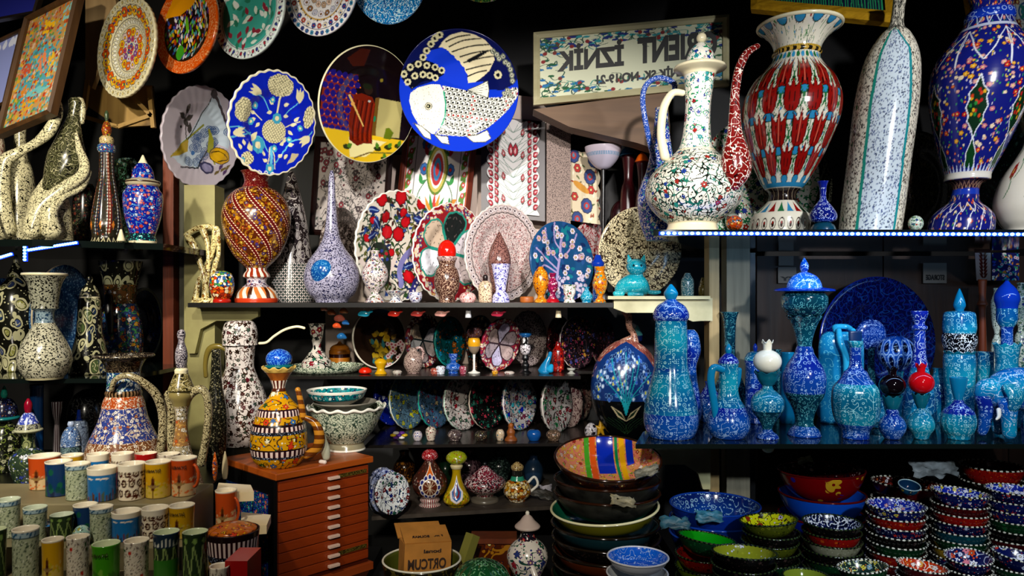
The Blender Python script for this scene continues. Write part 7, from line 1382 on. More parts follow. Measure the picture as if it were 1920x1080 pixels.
def minc():
    cv = Cv(1200, 500, '2a2418', 0, 1, 280, 450); rs = np.random.RandomState(8)
    for i in range(500): cv.leaf(rs.rand(), rs.uniform(280, 450), .014, 1.6, 0, ('5a5a3c', '8a3018', '3a4a70')[i % 3])
    for k in range(8):
        u0 = k/8+.02
        P = [(u0+.02*math.sin((v-280)/50), v) for v in range(280, 436, 6)]; cv.line(P, .02, ('6a1c10', '141c30')[k % 2])
        for (u, v) in P: cv.ell(u-.028, v, .007, 2.1, 'c8ccc8'); cv.ell(u, v, .006, 2, ('e0d0b0', '8a5a30')[k % 2])
        cv.poly([(u0+.03, 415), (u0+.045, 408), (u0+.06, 415), (u0+.045, 424)], 'd07a20')
    cv.poly([(0, 436), (1, 436), (1, 450), (0, 450)], '1c1810')
    for k in range(18): cv.line([(k/18, 448), (k/18+.02, 438), (k/18+.04, 448)], .004, 'd0c8a0')
    return lambda U, V: cv.at(U, V)
t.lathe('body', [(284, 14), (300, 14), (325, 15), (350, 20), (385, 27), (415, 31), (430, 28), (440, 28), (448, 33)], PT, 160, col=minc(), nv=160, flute=(8, .02))
t.lathe('shoulder_ring', [(268, 13), (271, 17), (278, 18), (284, 15)], mat('floral', '24408a', 'e0d8c0 b83020', '2a8a8a', sc=110), 40); l = t.lathe('lid', [(254, 10), (258, 14), (264, 14), (269, 12)], mat('speck', 'c8b480', '402010', 150, .3), 40)
t.lathe('finial', [(207, 1), (212, 4), (220, 4), (226, 3), (232, 7), (243, 10), (250, 8), (255, 7)], [(207, mat('plain', '3a4a30', .2)), (226, mat('floral', '8a2a10', 'c8a020 e0a020', '2a4a2a', sc=110))], 32, parent=l)
t = Thing('ginger_jar', 'cobalt lidded jar with red and white flower strips, upper left shelf', 'jar', 268, 2.12, ZL, 291, 456)
COB = mat('floral', '0c1c88', 'b83820 c8d8e8 c86a60', '3a78b8', 'e8e0e0', '0a1050', 60, .85, .34)
t.lathe('body', [(350, 30), (356, 33), (364, 38), (385, 38), (410, 34), (435, 26), (443, 24), (450, 27), (456, 26)], [(350, COB), (438, mat('speck', '0a2030', '3ab0a8', 90, .3)), (452, CREAM)], 64)
l = t.lathe('lid', [(306, 9), (312, 15), (322, 20), (333, 22), (337, 25), (340, 33), (345, 33), (349, 28)], [(306, COB), (336, mat('plain', 'b0a484', .2)), (341, mat('plain', '3a2a20', .2)), (344, mat('plain', 'c8bc98', .2))], 56); t.lathe('knob', [(291, 1.5), (296, 4), (300, 6), (307, 10)], CREAM, 24, parent=l)
t = Thing('scalloped_dish', 'dark green edged dish behind the minaret bottle', 'dish', 236, 2.42, ZL, 296, 440, solo=True); t.lathe('b', [(296, 12), (302, 24), (330, 30), (400, 30), (440, 22)], mat('floral', '1c2418', '8ab0a8 5a6a4a', '3a6a4a', sc=50), 40, sy=.4)
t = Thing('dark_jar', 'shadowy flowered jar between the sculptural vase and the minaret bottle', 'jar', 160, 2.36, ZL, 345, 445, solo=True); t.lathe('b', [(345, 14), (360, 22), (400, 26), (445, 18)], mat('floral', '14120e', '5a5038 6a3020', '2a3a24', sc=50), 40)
t = Thing('small_cone', 'little white cone foot at the right of the minaret bottle', 'ornament', 227, 2.02, ZL, 430, 452, solo=True); t.lathe('b', [(430, 2), (452, 9)], CREAM, 20)
# ================================================================ second left shelf
PAI = mat('paisley', 'bcb890', '14140e', '3a4a78 8a8a48 243c60', 24); PAI2 = mat('paisley', 'b8b48c', '0e0e0c', '4a5a34 1c2c4a', 26)
t = Thing('paisley_urn', 'large paisley urn at the left edge of the second shelf', 'urn', 30, 2.22, ZL2, 478, 706)
t.lathe('body', [(520, 12), (530, 22), (550, 38), (580, 46), (620, 46), (660, 34), (685, 30), (706, 36)], PAI, 64); l = t.lathe('lid', [(494, 6), (504, 10), (516, 16), (521, 16)], PAI, 40); t.lathe('knob', [(478, 2), (486, 5), (495, 5)], PAI, 24, parent=l)
t = Thing('speckled_vase', 'white vase speckled with black dots, wide straight neck and round body', 'vase', 84, 1.985, ZL2, 514, 706)
SPK = mat('speck', 'c8c4ac', '10100e', 120, .34, '5a584a')
t.lathe('body', [(575, 27), (579, 24), (583, 19), (592, 18), (603, 20), (620, 31), (645, 46), (665, 53), (680, 52), (695, 44), (702, 38), (706, 36)], [(575, mat('speck', '8aa0ac', '203c5a', 130, .4)), (604, SPK), (702, mat('plain', 'b8b08c', .2))], 72)
t.lathe('neck', [(514, 44), (518, 42), (530, 34), (545, 30), (565, 27), (574, 27), (577, 28)], mat('speck', 'a0a08c', '10100e', 120, .38, '4a4a40'), 72, True, 2.5); t.lathe('rim', [(512, 43), (513, 45), (516, 45), (517, 43)], CREAM, 64)
plate('oval_platter', 'tall navy platter with a cream edge leaning behind the speckled vase', 'plate', 120, 592, 20, 104, 2.22, ang=90, sgn=1, mats=mat('speck', '1c3c6a', '6a94b8', 90, .35, '3a6a94'), rim=(.93, mat('plain', 'b8a888', .2)), base_z=ZL2+.001)
t = Thing('paisley_urn', 'narrow paisley urn with a domed lid between the speckled vase and the mosaic jug', 'urn', 168, 2.14, ZL2, 514, 705)
t.lathe('body', [(560, 20), (570, 22), (600, 24), (630, 26), (655, 32), (680, 38), (705, 40)], PAI2, 56); l = t.lathe('lid', [(530, 4), (536, 10), (544, 15), (552, 19), (560, 20)], [(530, PAI), (555, BLK), (558, CREAM)], 40); t.lathe('knob', [(514, 1.5), (520, 5), (525, 6.5), (531, 4)], PAI2, 24, parent=l)
t = Thing('mosaic_jug', 'colourful flowered jug with a wide paisley neck on the second left shelf', 'jug', 226, 2.37, ZL2, 490, 668)
t.lathe('body', [(560, 28), (568, 34), (590, 40), (620, 44), (645, 43), (655, 42), (668, 36)], [(560, mat('floral', '24345a', 'd89a20 e0e0e0 3a6ab0 c85a20', '3a8a4a', 'f0e8c0', '101428', 46, .95, .42)), (648, mat('floral', '6a3010', 'd8801c c85a10', 'e8c090', sc=60))], 64)
t.lathe('neck', [(490, 43), (496, 42), (515, 36), (540, 31), (562, 30)], [(490, mat('paisley', 'b0b088', '14140c', '5a5a40 1c1c18', 22)), (528, mat('floral', '5a3818', 'c8841c 8a8a60 d8d0c0', '2a2a14', sc=50))], 64, True, 2.5); t.tube('handle', [(222, 548, 6, -.06), (228, 572, 7, -.075), (230, 595, 6, -.075), (230, 610, 5, -.075)], BLK, 12)
plate('standing_plate', 'dark navy plate with a pale edge standing right of the mosaic jug', 'plate', 272, 594, 13, 70, 2.56, ang=90, sgn=1, mats=mat('scroll', '0a0c1c', '1a2c5a', '0a0a18', 40), rim=(.90, mat('plain', '7a8068', .2)), base_z=ZL2+.001)
for px, top, rx, lab in ((4, 500, 14, 'bright blue scrolled plate edge at the left border'), (66, 492, 10, 'small blue pointed plate top behind the speckled vase'), (118, 486, 16, 'blue speckled pointed plate top right of the speckled vase neck')):
    plate('blue_plate', lab, 'plate', px, top+90, rx, 88, 2.42, ang=90, mats=mat('speck', '0c2c7a', '5a94d0', 90, .34, '3a70c0'), base_z=ZL2+.001)
# ================================================================ counter behind the mugs
ZQ = .962
t = Thing('wide_rim_ewer', 'huge mosaic ewer with a broad dark mouth rim, behind the mugs', 'ewer', 232, 1.955, ZQ, 665, 868)
MSC = mat('floral', '2c3c84', 'e8e0e0 d8c8b8 a85a30 e0d8d0', 'c8b8a8', 'e8d8b0', '101030', 62, .95, .36); MSB = mat('floral', '7a4a2c', 'e8dcd0 c8a890 e0c8a0', 'e0d0b8', '8a5020', '2a1410', 58, .95, .38)
t.lathe('body', [(728, 34), (738, 40), (760, 46), (780, 56), (800, 68), (820, 75), (845, 75), (868, 70)], [(728, mat('floral', 'a8481c', 'e8e0d0 e8d8c8', 'e0c0a0', sc=80)), (745, MSC), (798, MSB), (828, mat('plain', '6a2018', .2)), (832, mat('floral', '3a2418', 'e8dcc0 c89a50 141c48', '5a2818', sc=50))], 80)
t.lathe('neck', [(669, 50), (674, 42), (686, 34), (700, 32), (718, 33), (724, 36), (730, 34)], [(669, mat('scroll', '1c1410', '6a5a44', '2a2018', 60, .12)), (692, mat('floral', '1a3c70', 'd8e0e0 1a7a70', 'c8d8d8', sc=60)), (720, mat('fringe', '8a6a4a', '201408', 30))], 64)
t.lathe('rim', [(664, 56), (665, 59), (668, 59), (671, 46)], mat('speck', '241c18', 'a89a80', 150, .3), 64)
t.tube('handle', [(228, 716, 5, -.05), (240, 700, 5, -.06), (262, 694, 6, -.06), (288, 706, 7, -.05), (305, 728, 8, -.03), (312, 760, 8, -.02), (310, 800, 8, -.02), (300, 835, 7, -.02)], mat('scroll', 'b0a480', '1c1408', '4a3c20', 90, .12), 16)
t = Thing('slender_ewer', 'slender white and brown flowered ewer with two looping arms and beaded finial', 'ewer', 340, 1.92, ZQ, 614, 868)
FLW = mat('floral', 'a89a78', 'ece8e0 e0dcd0 f0ece8', '2a2010', 'c8a850', '14100a', 74, .95, .4)
t.lathe('body', [(712, 20), (722, 24), (735, 17), (750, 12), (775, 12), (800, 17), (820, 24), (845, 36), (868, 44)], [(712, mat('plain', '8a7c4a', .2)), (738, FLW), (760, mat('floral', '9a7040', 'e8e0d8 c85a20 e8dcc8', 'c89a50', sc=60)), (800, FLW)], 56)
l = t.lathe('lid', [(678, 10), (681, 13), (686, 13), (690, 15), (698, 19), (708, 24), (713, 26)], [(678, CREAM), (686, mat('scroll', '8a7c4a', '1c1808', 'c8bc90', 60, .14))], 40)
t.lathe('finial', [(617, 2), (620, 7), (627, 8), (634, 6), (640, 7), (650, 11), (660, 12), (670, 11), (678, 9)], mat('scroll', 'b0a8b0', '100c14', '3a3448', 110, .14), 32, parent=l)
HB = mat('scroll', 'b8ac84', '1a140a', '4a3c20', 90, .12)
t.tube('handle', [(350, 728, 7), (364, 715, 8), (378, 712, 8), (388, 724, 7), (391, 750, 7), (386, 790, 7), (377, 830, 8)], HB, 16); t.tube('spout', [(328, 716, 7), (314, 720, 6), (318, 745, 7, .01), (318, 790, 8, .01), (322, 830, 9, .01)], HB, 16)
t = Thing('floral_ewer', 'tall white ewer with brown and maroon flowers, long neck and curling spout', 'ewer', 450, 2.32, ZQ, 602, 868)
WBF = mat('floral', 'dcd2cc', '2c1a14 5a1420 241810 3a4a3c 4a2018', '3a2418', 'c8a8a0', '1a100c', 44, .85, .36, None, 7)
t.lathe('body', [(648, 29), (665, 28), (690, 27), (705, 31), (730, 42), (760, 53), (785, 58), (805, 57), (830, 46), (846, 34), (852, 32), (868, 33)], [(648, WBF), (846, mat('plain', '1c1a14', .2))], 72)
t.lathe('lid', [(601, 20), (604, 26), (612, 31), (630, 34), (645, 33), (649, 34)], WBF, 64); t.tube('handle', [(430, 662, 4), (412, 652, 5), (396, 655, 6), (388, 668, 5), (385, 690, 4), (386, 712, 4)], mat('plain', '7a6a2c', .2), 14)
t.tube('spout', [(486, 646, 2.5), (500, 644, 2.5), (514, 632, 2.5), (534, 619, 2.5), (556, 613, 2.5), (571, 616, 2.5)], CREAM, 10)
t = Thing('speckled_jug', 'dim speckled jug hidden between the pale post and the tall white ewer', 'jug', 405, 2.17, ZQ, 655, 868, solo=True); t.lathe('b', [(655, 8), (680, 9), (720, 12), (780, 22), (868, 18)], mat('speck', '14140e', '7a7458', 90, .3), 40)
# lidded urns at the left
def cq(*a, **k): return vs(*a, z=ZQ, **k)
t = cq('brimmed urn with a blue dome and a crimson knob, left behind the mugs', 53, 1.98, 747, 900, [('body', [(835, 13), (842, 24), (850, 34), (862, 38), (880, 34), (900, 26)], mat('floral', '2c3c2c', 'c8d0d8 3a4aa0 e0e0e8', '5a6a3c', sc=44)), ('neck', [(805, 18), (815, 14), (828, 13), (836, 15)], mat('paisley', '8a9060', '1c2818', '1c3c2c', 30)), ('brim', [(800, 22), (803, 28), (806, 28), (809, 20)], mat('plain', 'b8b898', .2))], 'brimmed_urn', 'urn')
l = t.lathe('lid', [(773, 8), (778, 13), (788, 19), (798, 24), (802, 26)], [(773, mat('speck', '3a4ab0', 'd8e0ff', 90, .4)), (792, mat('scroll', 'a8a890', '14141c', '2a2c48', 80, .14))], 40); t.lathe('knob', [(747, 2), (751, 5), (757, 8), (765, 8), (773, 6)], mat('plain', '8a0824', .12), 24, parent=l)
t = cq('round dark leafy urn under a teal brim, cut by the left edge', 8, 2.10, 723, 905, [('body', [(800, 14), (812, 24), (835, 32), (860, 32), (885, 22), (905, 16)], mat('floral', '14180c', '9aa060 c8c8a0', '6a7a34', sc=44)), ('brim', [(786, 24), (789, 30), (793, 30), (797, 16)], mat('plain', '1a7a80', .15)), ('lid', [(748, 5), (752, 14), (762, 22), (775, 26), (787, 27)], mat('floral', '141838', '8a5a30 c8d0e0 3a4aa0', '1c1c28', sc=70)), ('knob', [(723, 1), (730, 4), (740, 7), (746, 6), (750, 4)], mat('plain', '1c8a78', .12))], 'leafy_urn', 'urn')
cq('plain blue cylinder vase behind the crimson knobbed urn', 69, 2.25, 727, 860, [('b', [(727, 14), (732, 13), (860, 13)], mat('plain', '144a8a', .2))])
cq('small white footed cup with dark red strokes, in the shade left of the huge ewer', 107, 2.2, 753, 850, [('b', [(753, 11), (770, 9), (785, 5), (800, 6), (850, 9)], mat('fringe', '8a8488', '30181c', 12))], 'cup', 'cup')
cq('blue and white sprigged round box with a flat topped lid, just above the mugs', 133, 2.02, 790, 868, [('body', [(822, 19), (826, 20), (845, 20), (868, 19)], mat('scroll', '5c7478', '1c3038', '8aa0a0', 70, .12)), ('lid', [(797, 6), (803, 14), (812, 19), (820, 20), (823, 21)], mat('floral', '5a78a8', 'e0e8f0 d0d8e8', '1c2c5a', sc=90)), ('knob', [(790, 5), (794, 7), (798, 4)], mat('plain', 'a8b8d8', .15))], 'round_box', 'box')
cq('grey blue urn with a small cobalt knob beside the huge ewer', 148, 2.14, 768, 868, [('body', [(786, 12), (795, 18), (820, 20), (868, 16)], mat('scroll', '6a7890', '2a3448', '8a94a8', 60, .1)), ('knob', [(768, 3), (775, 4), (784, 5), (788, 12)], BLP)], 'grey_urn', 'urn')
cq('dark scrolled bowl rising behind the sprigged round box', 165, 2.32, 730, 860, [('b', [(730, 10), (742, 28), (765, 38), (800, 40), (860, 30)], mat('scroll', '0c0c0e', '3c3c3c', '181818', 40, .1))], 'dark_bowl', 'bowl')
# small things beside the floral ewer
cq('little pointed white leaf dish at the foot of the floral ewer', 422, 2.02, 846, 868, [('b', [(846, 1), (854, 5), (862, 6), (868, 4)], mat('plain', 'd8c8a0', .2))], 'leaf_dish', 'dish'); cq('little orange and blue spinning top at the foot of the floral ewer', 403, 2.0, 848, 868, [('b', [(848, 1), (856, 5), (862, 5), (868, 2)], mat('floral', 'c85a10', 'e0c8a0 1a3a7a', '3a1408', sc=110))], 'spinning_top', 'toy')
# ================================================================ wooden drawer cabinet
zt = .986; PL = np.array([(517-HX)*1.979/F, 1.979]); PR = np.array([(694-HX)*2.2/F, 2.2]); dv = (PR-PL); Lc = np.linalg.norm(dv); ang = math.atan2(dv[1], dv[0]); hb = .31; dpt = .30
cab = empty('drawer_cabinet', ((PL[0]), PL[1], zt-hb), 'reddish wooden cabinet of shallow drawers with small metal pulls', 'cabinet'); cab.rotation_euler = (0, 0, ang)
CWD = mat('wood', '9c3c10', '7c2a08', 22, .35, 0); CTP = mat('wood', 'b4581a', '8a3a0e', 18, .3, 0)
def cbx(nm, x0, x1, y0, y1, z0, z1, m_, bev=.0, par=None):
    o = box(nm, x0, x1, y0, y1, z0, z1, m_, None, bev); o.parent = par or cab
    if par: o.location = o.location-par.location
    return o
cbx('body', .004, Lc-.004, .006, dpt, 0, hb-.018, mat('wood', '5a1c08', '3a1004', 20, .4, 0)); cbx('top', -.004, Lc+.006, -.008, dpt+.004, hb-.018, hb, CTP, .002)
nd = 10; hd = (hb-.024-.012)/nd
for i in range(nd):
    z1 = hb-.024-i*hd; d = cbx('drawer', .008, Lc-.008, -.002, .02, z1-hd+.0022, z1, CWD, .001)
    x = Lc*.57; h_ = cbx('pull', x-.017, x+.017, -.016, -.0035, z1-hd*.70, z1-hd*.42, mat('plain', 'd8b8a8', .25), .001, d)
    if i in (0, 8): s_ = cbx('label_slot', x+.02, Lc-.016, -.0045, -.001, z1-hd*.75, z1-hd*.35, mat('speck', '5a4a1c', '1c1408', 160, .4), 0, d)
cbx('plinth', -.004, Lc+.006, -.008, dpt, -.022, 0, mat('wood', 'a04818', '7a2c0c', 18, .4, 0), .001)
BT = mat('floral', '0c1a70', '2a9a9a c8685a 3a5ac8', '1c6a4a', 'd8d0c8', '060a30', 60, .8, .36)
cbx('side_panel', -.006, .004, .0, dpt, 0, hb-.018, BLK); 
for i in range(3): cbx('tile_inlay', -.009, -.004, .03+i*.085, .03+i*.085+.075, .03, hb-.06, BT)
cs = box('cabinet_stand', PL[0]-.16, PR[0], 2.02, 2.40, .62, zt-hb-.022, BLK); tag(cs, 'black stand under the wooden drawer cabinet', 'stand')
cs.location.x += -.0
# things on the cabinet
zc2 = zt
YEL2 = mat('floral', 'c8900c', '2a68b0 c83818 e8e0c0 205a2c', '4a3010', 'e8d060', '281408', 34, .45, .36)
FRG = mat('fringe', 'e0c8c0', '2c1018', 34); 
t = Thing('banded_jug', 'yellow jug with dark and white fringe bands, wavy rim and blue globe stopper', 'jug', 523, 2.08, zc2, 655, 880)
t.lathe('body', [(735, 13), (745, 18), (755, 26), (765, 36), (772, 41), (780, 43), (790, 46), (800, 50), (815, 53), (830, 54), (845, 54), (858, 52), (868, 48), (876, 42), (880, 38)],
    [(735, YEL2), (768, mat('plain', '281018', .2)), (770, FRG), (781, YEL2), (796, mat('plain', '1c0c10', .2)), (799, FRG), (810, mat('speck', '14141c', '8a98b0', 120, .3)), (815, YEL2), (843, mat('plain', '1c0c10', .2)), (846, FRG), (856, mat('speck', '14141c', '8a98b0', 120, .3)), (861, YEL2)], 80)
t.lathe('neck', [(697, 27), (704, 22), (712, 17), (718, 15), (728, 12), (736, 14)], [(697, mat('wood', 'a85c14', '6a3008', 30)), (714, mat('fringe', 'd8c8b8', '4a1810', 12)), (730, mat('plain', '4a1c08', .2))], 48)
t.lathe('wavy_rim', [(689, 33), (692, 32), (699, 26)], mat('plain', 'd8b45c', .2), 96, wavy=(11, 2.2, 9)); t.lathe('collar', [(682, 18), (686, 26), (690, 26), (692, 20)], mat('plain', '0a5a5c', .2), 40)
t.ball('stopper', 523, 674, 25, 20, mat('scroll', '0a3aa8', '5aa0e8', '1a5ac8', 60, .1), 48)
HBR = mat('fringe', 'b07420', '5a2c08', 3, 260)
t.tube('spout', [(568, 788, 7), (566, 768, 6), (562, 748, 5.5), (558, 732, 5)], HBR, 16); t.tube('handle', [(572, 788, 5), (588, 796, 7), (597, 812, 9), (599, 832, 10), (592, 850, 9), (572, 862, 7)], HBR, 18)
def bowlthing(name, label, px, Y, z0, top, bot, prof, m_, **k):
    t = Thing(name, label, 'bowl', px, Y, z0, top, bot, solo=True); t.lathe('b', prof, m_, 96, True, 3, deep=.9, **k); return t
t1 = Thing('scalloped_bowl', 'largest pale green scrolled bowl with a wavy white rim on the wooden cabinet', 'bowl', 650, 2.30, zc2, 760, 853)
t1.lathe('body', [(763, 73), (775, 68), (795, 60), (815, 50), (830, 38), (838, 32), (842, 33), (853, 36)], [(763, GW), (836, mat('plain', '8a8268', .2)), (848, WHT)], 128, True, 3, deep=.7, wavy=(16, 2.4, 16))
t1.lathe('rim', [(759.5, 74), (760.5, 76), (764, 75.5), (766, 73)], WHT, 128, wavy=(16, 2.4, 16))
zz = lambda row, Y: CZ-(row-HY)*Y/F
t2_ = Thing('shallow_bowl', 'grey shallow bowl nested inside the largest scalloped bowl', 'bowl', 647, 2.30, zz(777, 2.30), 752, 777, solo=True); t2_.lathe('b', [(752, 60), (755, 58), (763, 46), (777, 30)], mat('plain', '8a8478', .2), 64, True, 2.5, deep=.8)
t3 = Thing('banded_dish', 'teal banded white dish on top of the nested bowls', 'dish', 632, 2.30, zz(760, 2.30), 730, 760, solo=True); t3.lathe('b', [(730, 57), (733, 56), (745, 50), (750, 42), (760, 22)], [(730, WHT), (734, mat('floral', '0e7a80', '0a2c50 c8e0d8', '0a4a50', sc=50)), (748, WHT)], 64, True, 2.5, deep=.8)
t = Thing('rabbit_figurine', 'small white patterned rabbit standing beside the yellow jug on the cabinet', 'figurine', 606, 2.12, zc2, 800, 874)
t.tube('body', [(612, 866, 7), (610, 850, 9), (606, 832, 8), (604, 818, 6)], mat('plain', 'c8c8b0', .2), 16); t.tube('ear', [(603, 814, 4), (608, 803, 3)], mat('plain', 'c8c8b0', .2), 10); t.tube('foot', [(604, 870, 4, -.02), (614, 871, 4, -.025)], mat('plain', 'd8c8c0', .2), 10)
# ================================================================ mugs on the steps
BLM = lambda h: mat('plain', h, .2)
def mugpaint(kind):
    c = Cv(500, 200, {'o': 'b84414', 'y': 'c8960c', 'b': '1668a8', 'n': '12305a', 'g': '3a8a10', 'w': 'e8d8bc', 's': 'a8b090', 'd': '24341c', 'f': 'd8ccb8', 'r': 'a81414', 'v': '202c1c'}[kind], 0, 1, 0, 1); rs = np.random.RandomState(ord(kind))
    if kind in 'oy':
        lo = {'o': 'c8a878', 'y': 'c8a848'}[kind]; c.poly([(0, 0), (1, 0), (1, .38), (0, .30)], lo)
        for i in range(120): c.ell(rs.rand(), rs.uniform(0, .5), .02, .03, (lo, {'o': 'c8622c', 'y': 'b8a010'}[kind])[i % 2])
        for u in (.5, .0, 1): c.poly([(u-.03, .4), (u-.012, .62), (u+.012, .62), (u+.03, .4), (u+.012, .18), (u-.012, .18)], '6a3c14'); c.poly([(u-.02, .4), (u, .58), (u+.02, .4), (u, .22)], '3c0c08'); [c.leaf(u, .3, .12, .02, a, '8a6a3c') for a in (40, 70, 110, 140)]; c.line([(u, .2), (u, .02)], .006, '5a3c14')
    if kind == 'b':
        for u in (.42, .53, .6): c.leaf(u, .68, .06, .03, 30, 'e0d8c8'); c.leaf(u+.02, .7, .05, .03, 150, 'e0d8c8')
        for i in range(26): x = i/26; h = rs.uniform(.1, .35); c.poly([(x, 0), (x, h*.7), (x+.012, h), (x+.024, h*.7), (x+.024, 0)], ('5a3820', '24304a', '6a2c28', '4a5a48')[i % 4])
    if kind == 'n':
        for i in range(50): c.ell(rs.rand(), rs.rand()*.8, .03, .1, ('0a3c38', '0a1c3c', '14503c')[i % 3])
    if kind == 'g':
        for i in range(30): c.leaf(rs.rand(), rs.rand()*.3, .2, .03, rs.uniform(20, 160), ('2a6a0a', '6aa030')[i % 2])
        for u in (.42, .58): c.poly([(u, .0), (u-.05, .25), (u+.03, .14)], 'd8d0a0')
    if kind == 'w':
        for i in range(10):
            for j in range(3): x, y = (i+.5*(j % 2)+.25)/10, .2+.28*j; c.flower(x, y, .0, 6, '000000') if 0 else [c.ell(x+.026*math.cos(a), y+.075*math.sin(a), .016, .045, '3a1408') for a in np.linspace(0, 6.28, 9)]; c.ell(x, y, .02, .06, 'd8c8a8'); c.ell(x, y, .010, .03, '4a1c10')
        for i in range(26): c.line(smooth2([(x := rs.rand(), y := rs.rand()*.9), (x+.03, y+.08), (x+.05, y+.02)]), .008, '5a2410')
    if kind in 'sf':
        for i in range(900): c.ell(rs.rand(), rs.rand(), .006, .016, (('2c3c28', '4a5a44', 'd0d4bc'), ('2c2c28', '6a5048', 'a89c80'))[kind == 'f'][i % 3])
        if kind == 's': c.poly([(0, .86), (1, .86), (1, 1), (0, 1)], '9ab0b8'); [c.ell(rs.rand(), rs.uniform(.88, .98), .012, .03, '1c5070') for _ in range(40)]; c.line([(0, .85), (1, .85)], .008, '3a4a48')
        else: [c.ell(rs.rand(), rs.rand(), .02, .05, ('b82c1c', '4a1420', '3a5a2c')[i % 3]) for i in range(20)]
    if kind in 'dv':
        for i in range(8): u = i/8; c.line([(u, .1), (u+.04, .75), (u+.08, .5), (u+.125, .1)], .008, '8aa05a'); c.ell(u+.06, .85, .03, .06, '7a9a4a'); c.leaf(u+.06, .1, .05, .02, 90, '3a5a1c')
        if kind == 'v': c.poly([(0, .7), (1, .7), (1, .95), (0, .95)], '1c2c3c'); [c.poly([(i/20, .72), (i/20+.012, .93), (i/20+.024, .72)], 'd8d8c8') for i in range(20)]; c.poly([(0, 0), (1, 0), (1, .45), (0, .45)], '2c6a1c')
    return lambda U, V: c.at(U, V)
_mg = {}
def mug(label, px, row_top, hw, Y, z0, kind, rimc='e8dcc4', hand=.6, txt=None, hpx=None):
    """cup with handle; its height follows the rim row"""
    z0 += .0008; s_ = Y/F; X = (px-HX)*s_; cor = 1/math.sqrt(1+((px-HX)/F)**2); R_ = hw*s_*cor; H = CZ-(row_top-HY)*s_-z0
    th = np.linspace(0, 2*np.pi, 64, endpoint=False); zs = np.linspace(0, 1, 40)
    r = R_*(.93+.07*zs**3+.03*(1-zs)**6*0); nz = len(zs)
    rows = [(.01, 0)]+[(r_, z_) for r_, z_ in zip(r, zs)]+[(R_*.93, 1.0), (R_*.88, .97), (R_*.87, .1), (.01, .08)]
    V = np.array([[(rr*np.sin(a), -rr*np.cos(a), z_*H) for a in th] for rr, z_ in rows]); f = mugpaint(kind)
    U = ((np.arctan2(V[..., 0], -V[..., 1])/(2*np.pi)+.5) % 1); cl = f(U, V[..., 2]/H); ins = C(rimc, 0)
    cl[nz+1:] = ins; cl[nz-1:nz+1] = ins if kind in 'bnosyw' else cl[nz-2]; 
    if kind in 'bw': cl[int(nz*.84):nz+1] = ins
    t = empty('mug', (X, Y, z0), label, 'mug', 'painted mugs on the stepped stand'); fm = np.repeat([0]*(len(rows)-1), 64)
    mk('body', V, quads(len(rows), 64), PT, None, t, (0, 0, 0), cl.reshape(-1, 3)); A = np.linspace(-1.35, 1.35, 14); a0 = hand*math.pi
    P = np.stack([(R_*.9+R_*.55*np.cos(A))*math.sin(a0), -(R_*.9+R_*.55*np.cos(A))*math.cos(a0), H*.52+H*.30*np.sin(A)], -1)
    q = Thing.__new__(Thing); q.o = t; q.lean = 0; q.sweep('handle', P, np.ones(14)*R_*.13, BLM(rimc if kind in 'wsf' else {'o': 'b84414', 'y': 'c8960c', 'b': '1668a8', 'n': '12305a', 'g': '3a8a10', 'd': '24341c', 'r': 'a81414', 'v': '2c6a1c'}.get(kind, rimc)), 10)
    if txt:            # print bent round the cup
        cu = bpy.data.curves.new('print', 'FONT'); cu.body = txt; cu.size = 1; cu.offset = .02; o = bpy.data.objects.new('tmp', cu); COL.objects.link(o); dg = bpy.context.evaluated_depsgraph_get(); me = bpy.data.meshes.new_from_object(o.evaluated_get(dg)); bpy.data.objects.remove(o)
        n = len(me.vertices); co = np.empty(n*3, np.float32); me.vertices.foreach_get('co', co); co = co.reshape(-1, 3); mn, mx = co.min(0), co.max(0); u = 1-(co[:, 0]-mn[0])/(mx[0]-mn[0]); v = (co[:, 1]-mn[1])/(mx[1]-mn[1])
        a = -.75+u*1.35; rr = R_*1.0+.0008; pts = np.stack([rr*np.sin(a), -rr*np.cos(a), H*(.74+.11*v)], -1); me.vertices.foreach_set('co', pts.astype(np.float32).ravel()); me.materials.clear(); me.materials.append(mat('plain', '241408', .5)); ob = bpy.data.objects.new('print', me); COL.objects.link(ob); ob.parent = t
    return t
# top step
M1 = [('orange and red mug, leftmost on the top step', 84, 853, 32, 1.80, 'o', .7), ('navy and green mug second from the left on the top step', 110, 864, 27, 1.735, 'n', 1.2), ('grey green speckled mug left of the sky blue one on the top step', 146, 868, 25, 1.70, 's', 1.2), ('sky blue mug with gulls over the city on the top step', 192, 875, 30, 1.695, 'b', .9),
      ('cream mug with brown flowers on the top step', 247, 868, 27, 1.70, 'w', 1.0), ('yellow mug with mirrored lettering on the top step', 297, 864, 26, 1.72, 'y', 1.0), ('orange mug with mirrored lettering, rightmost on the top step', 345, 857, 25, 1.735, 'o', .4)]
for lab, px, row, hw, Y_, k_, hd_ in M1: mug(lab, px, row, hw, Y_, ZT1, k_, hand=hd_, txt='İSTANBUL' if 'lettering' in lab else None, rimc='ece0c8')
for lab, px, row, Y_, k_ in (('ochre mug at the back left of the top step', 136, 852, 1.80, 'y'), ('pale blue rimmed mug at the back of the top step', 184, 850, 1.80, 'b'), ('dark brown mug at the back of the top step', 230, 849, 1.80, 'w'), ('maroon mug at the back of the top step', 274, 849, 1.80, 'r'), ('white rimmed mug at the back right of the top step', 317, 850, 1.80, 'f')): mug(lab, px, row, 22, Y_, ZT1, k_, hand=1.0, rimc='ece0c8')
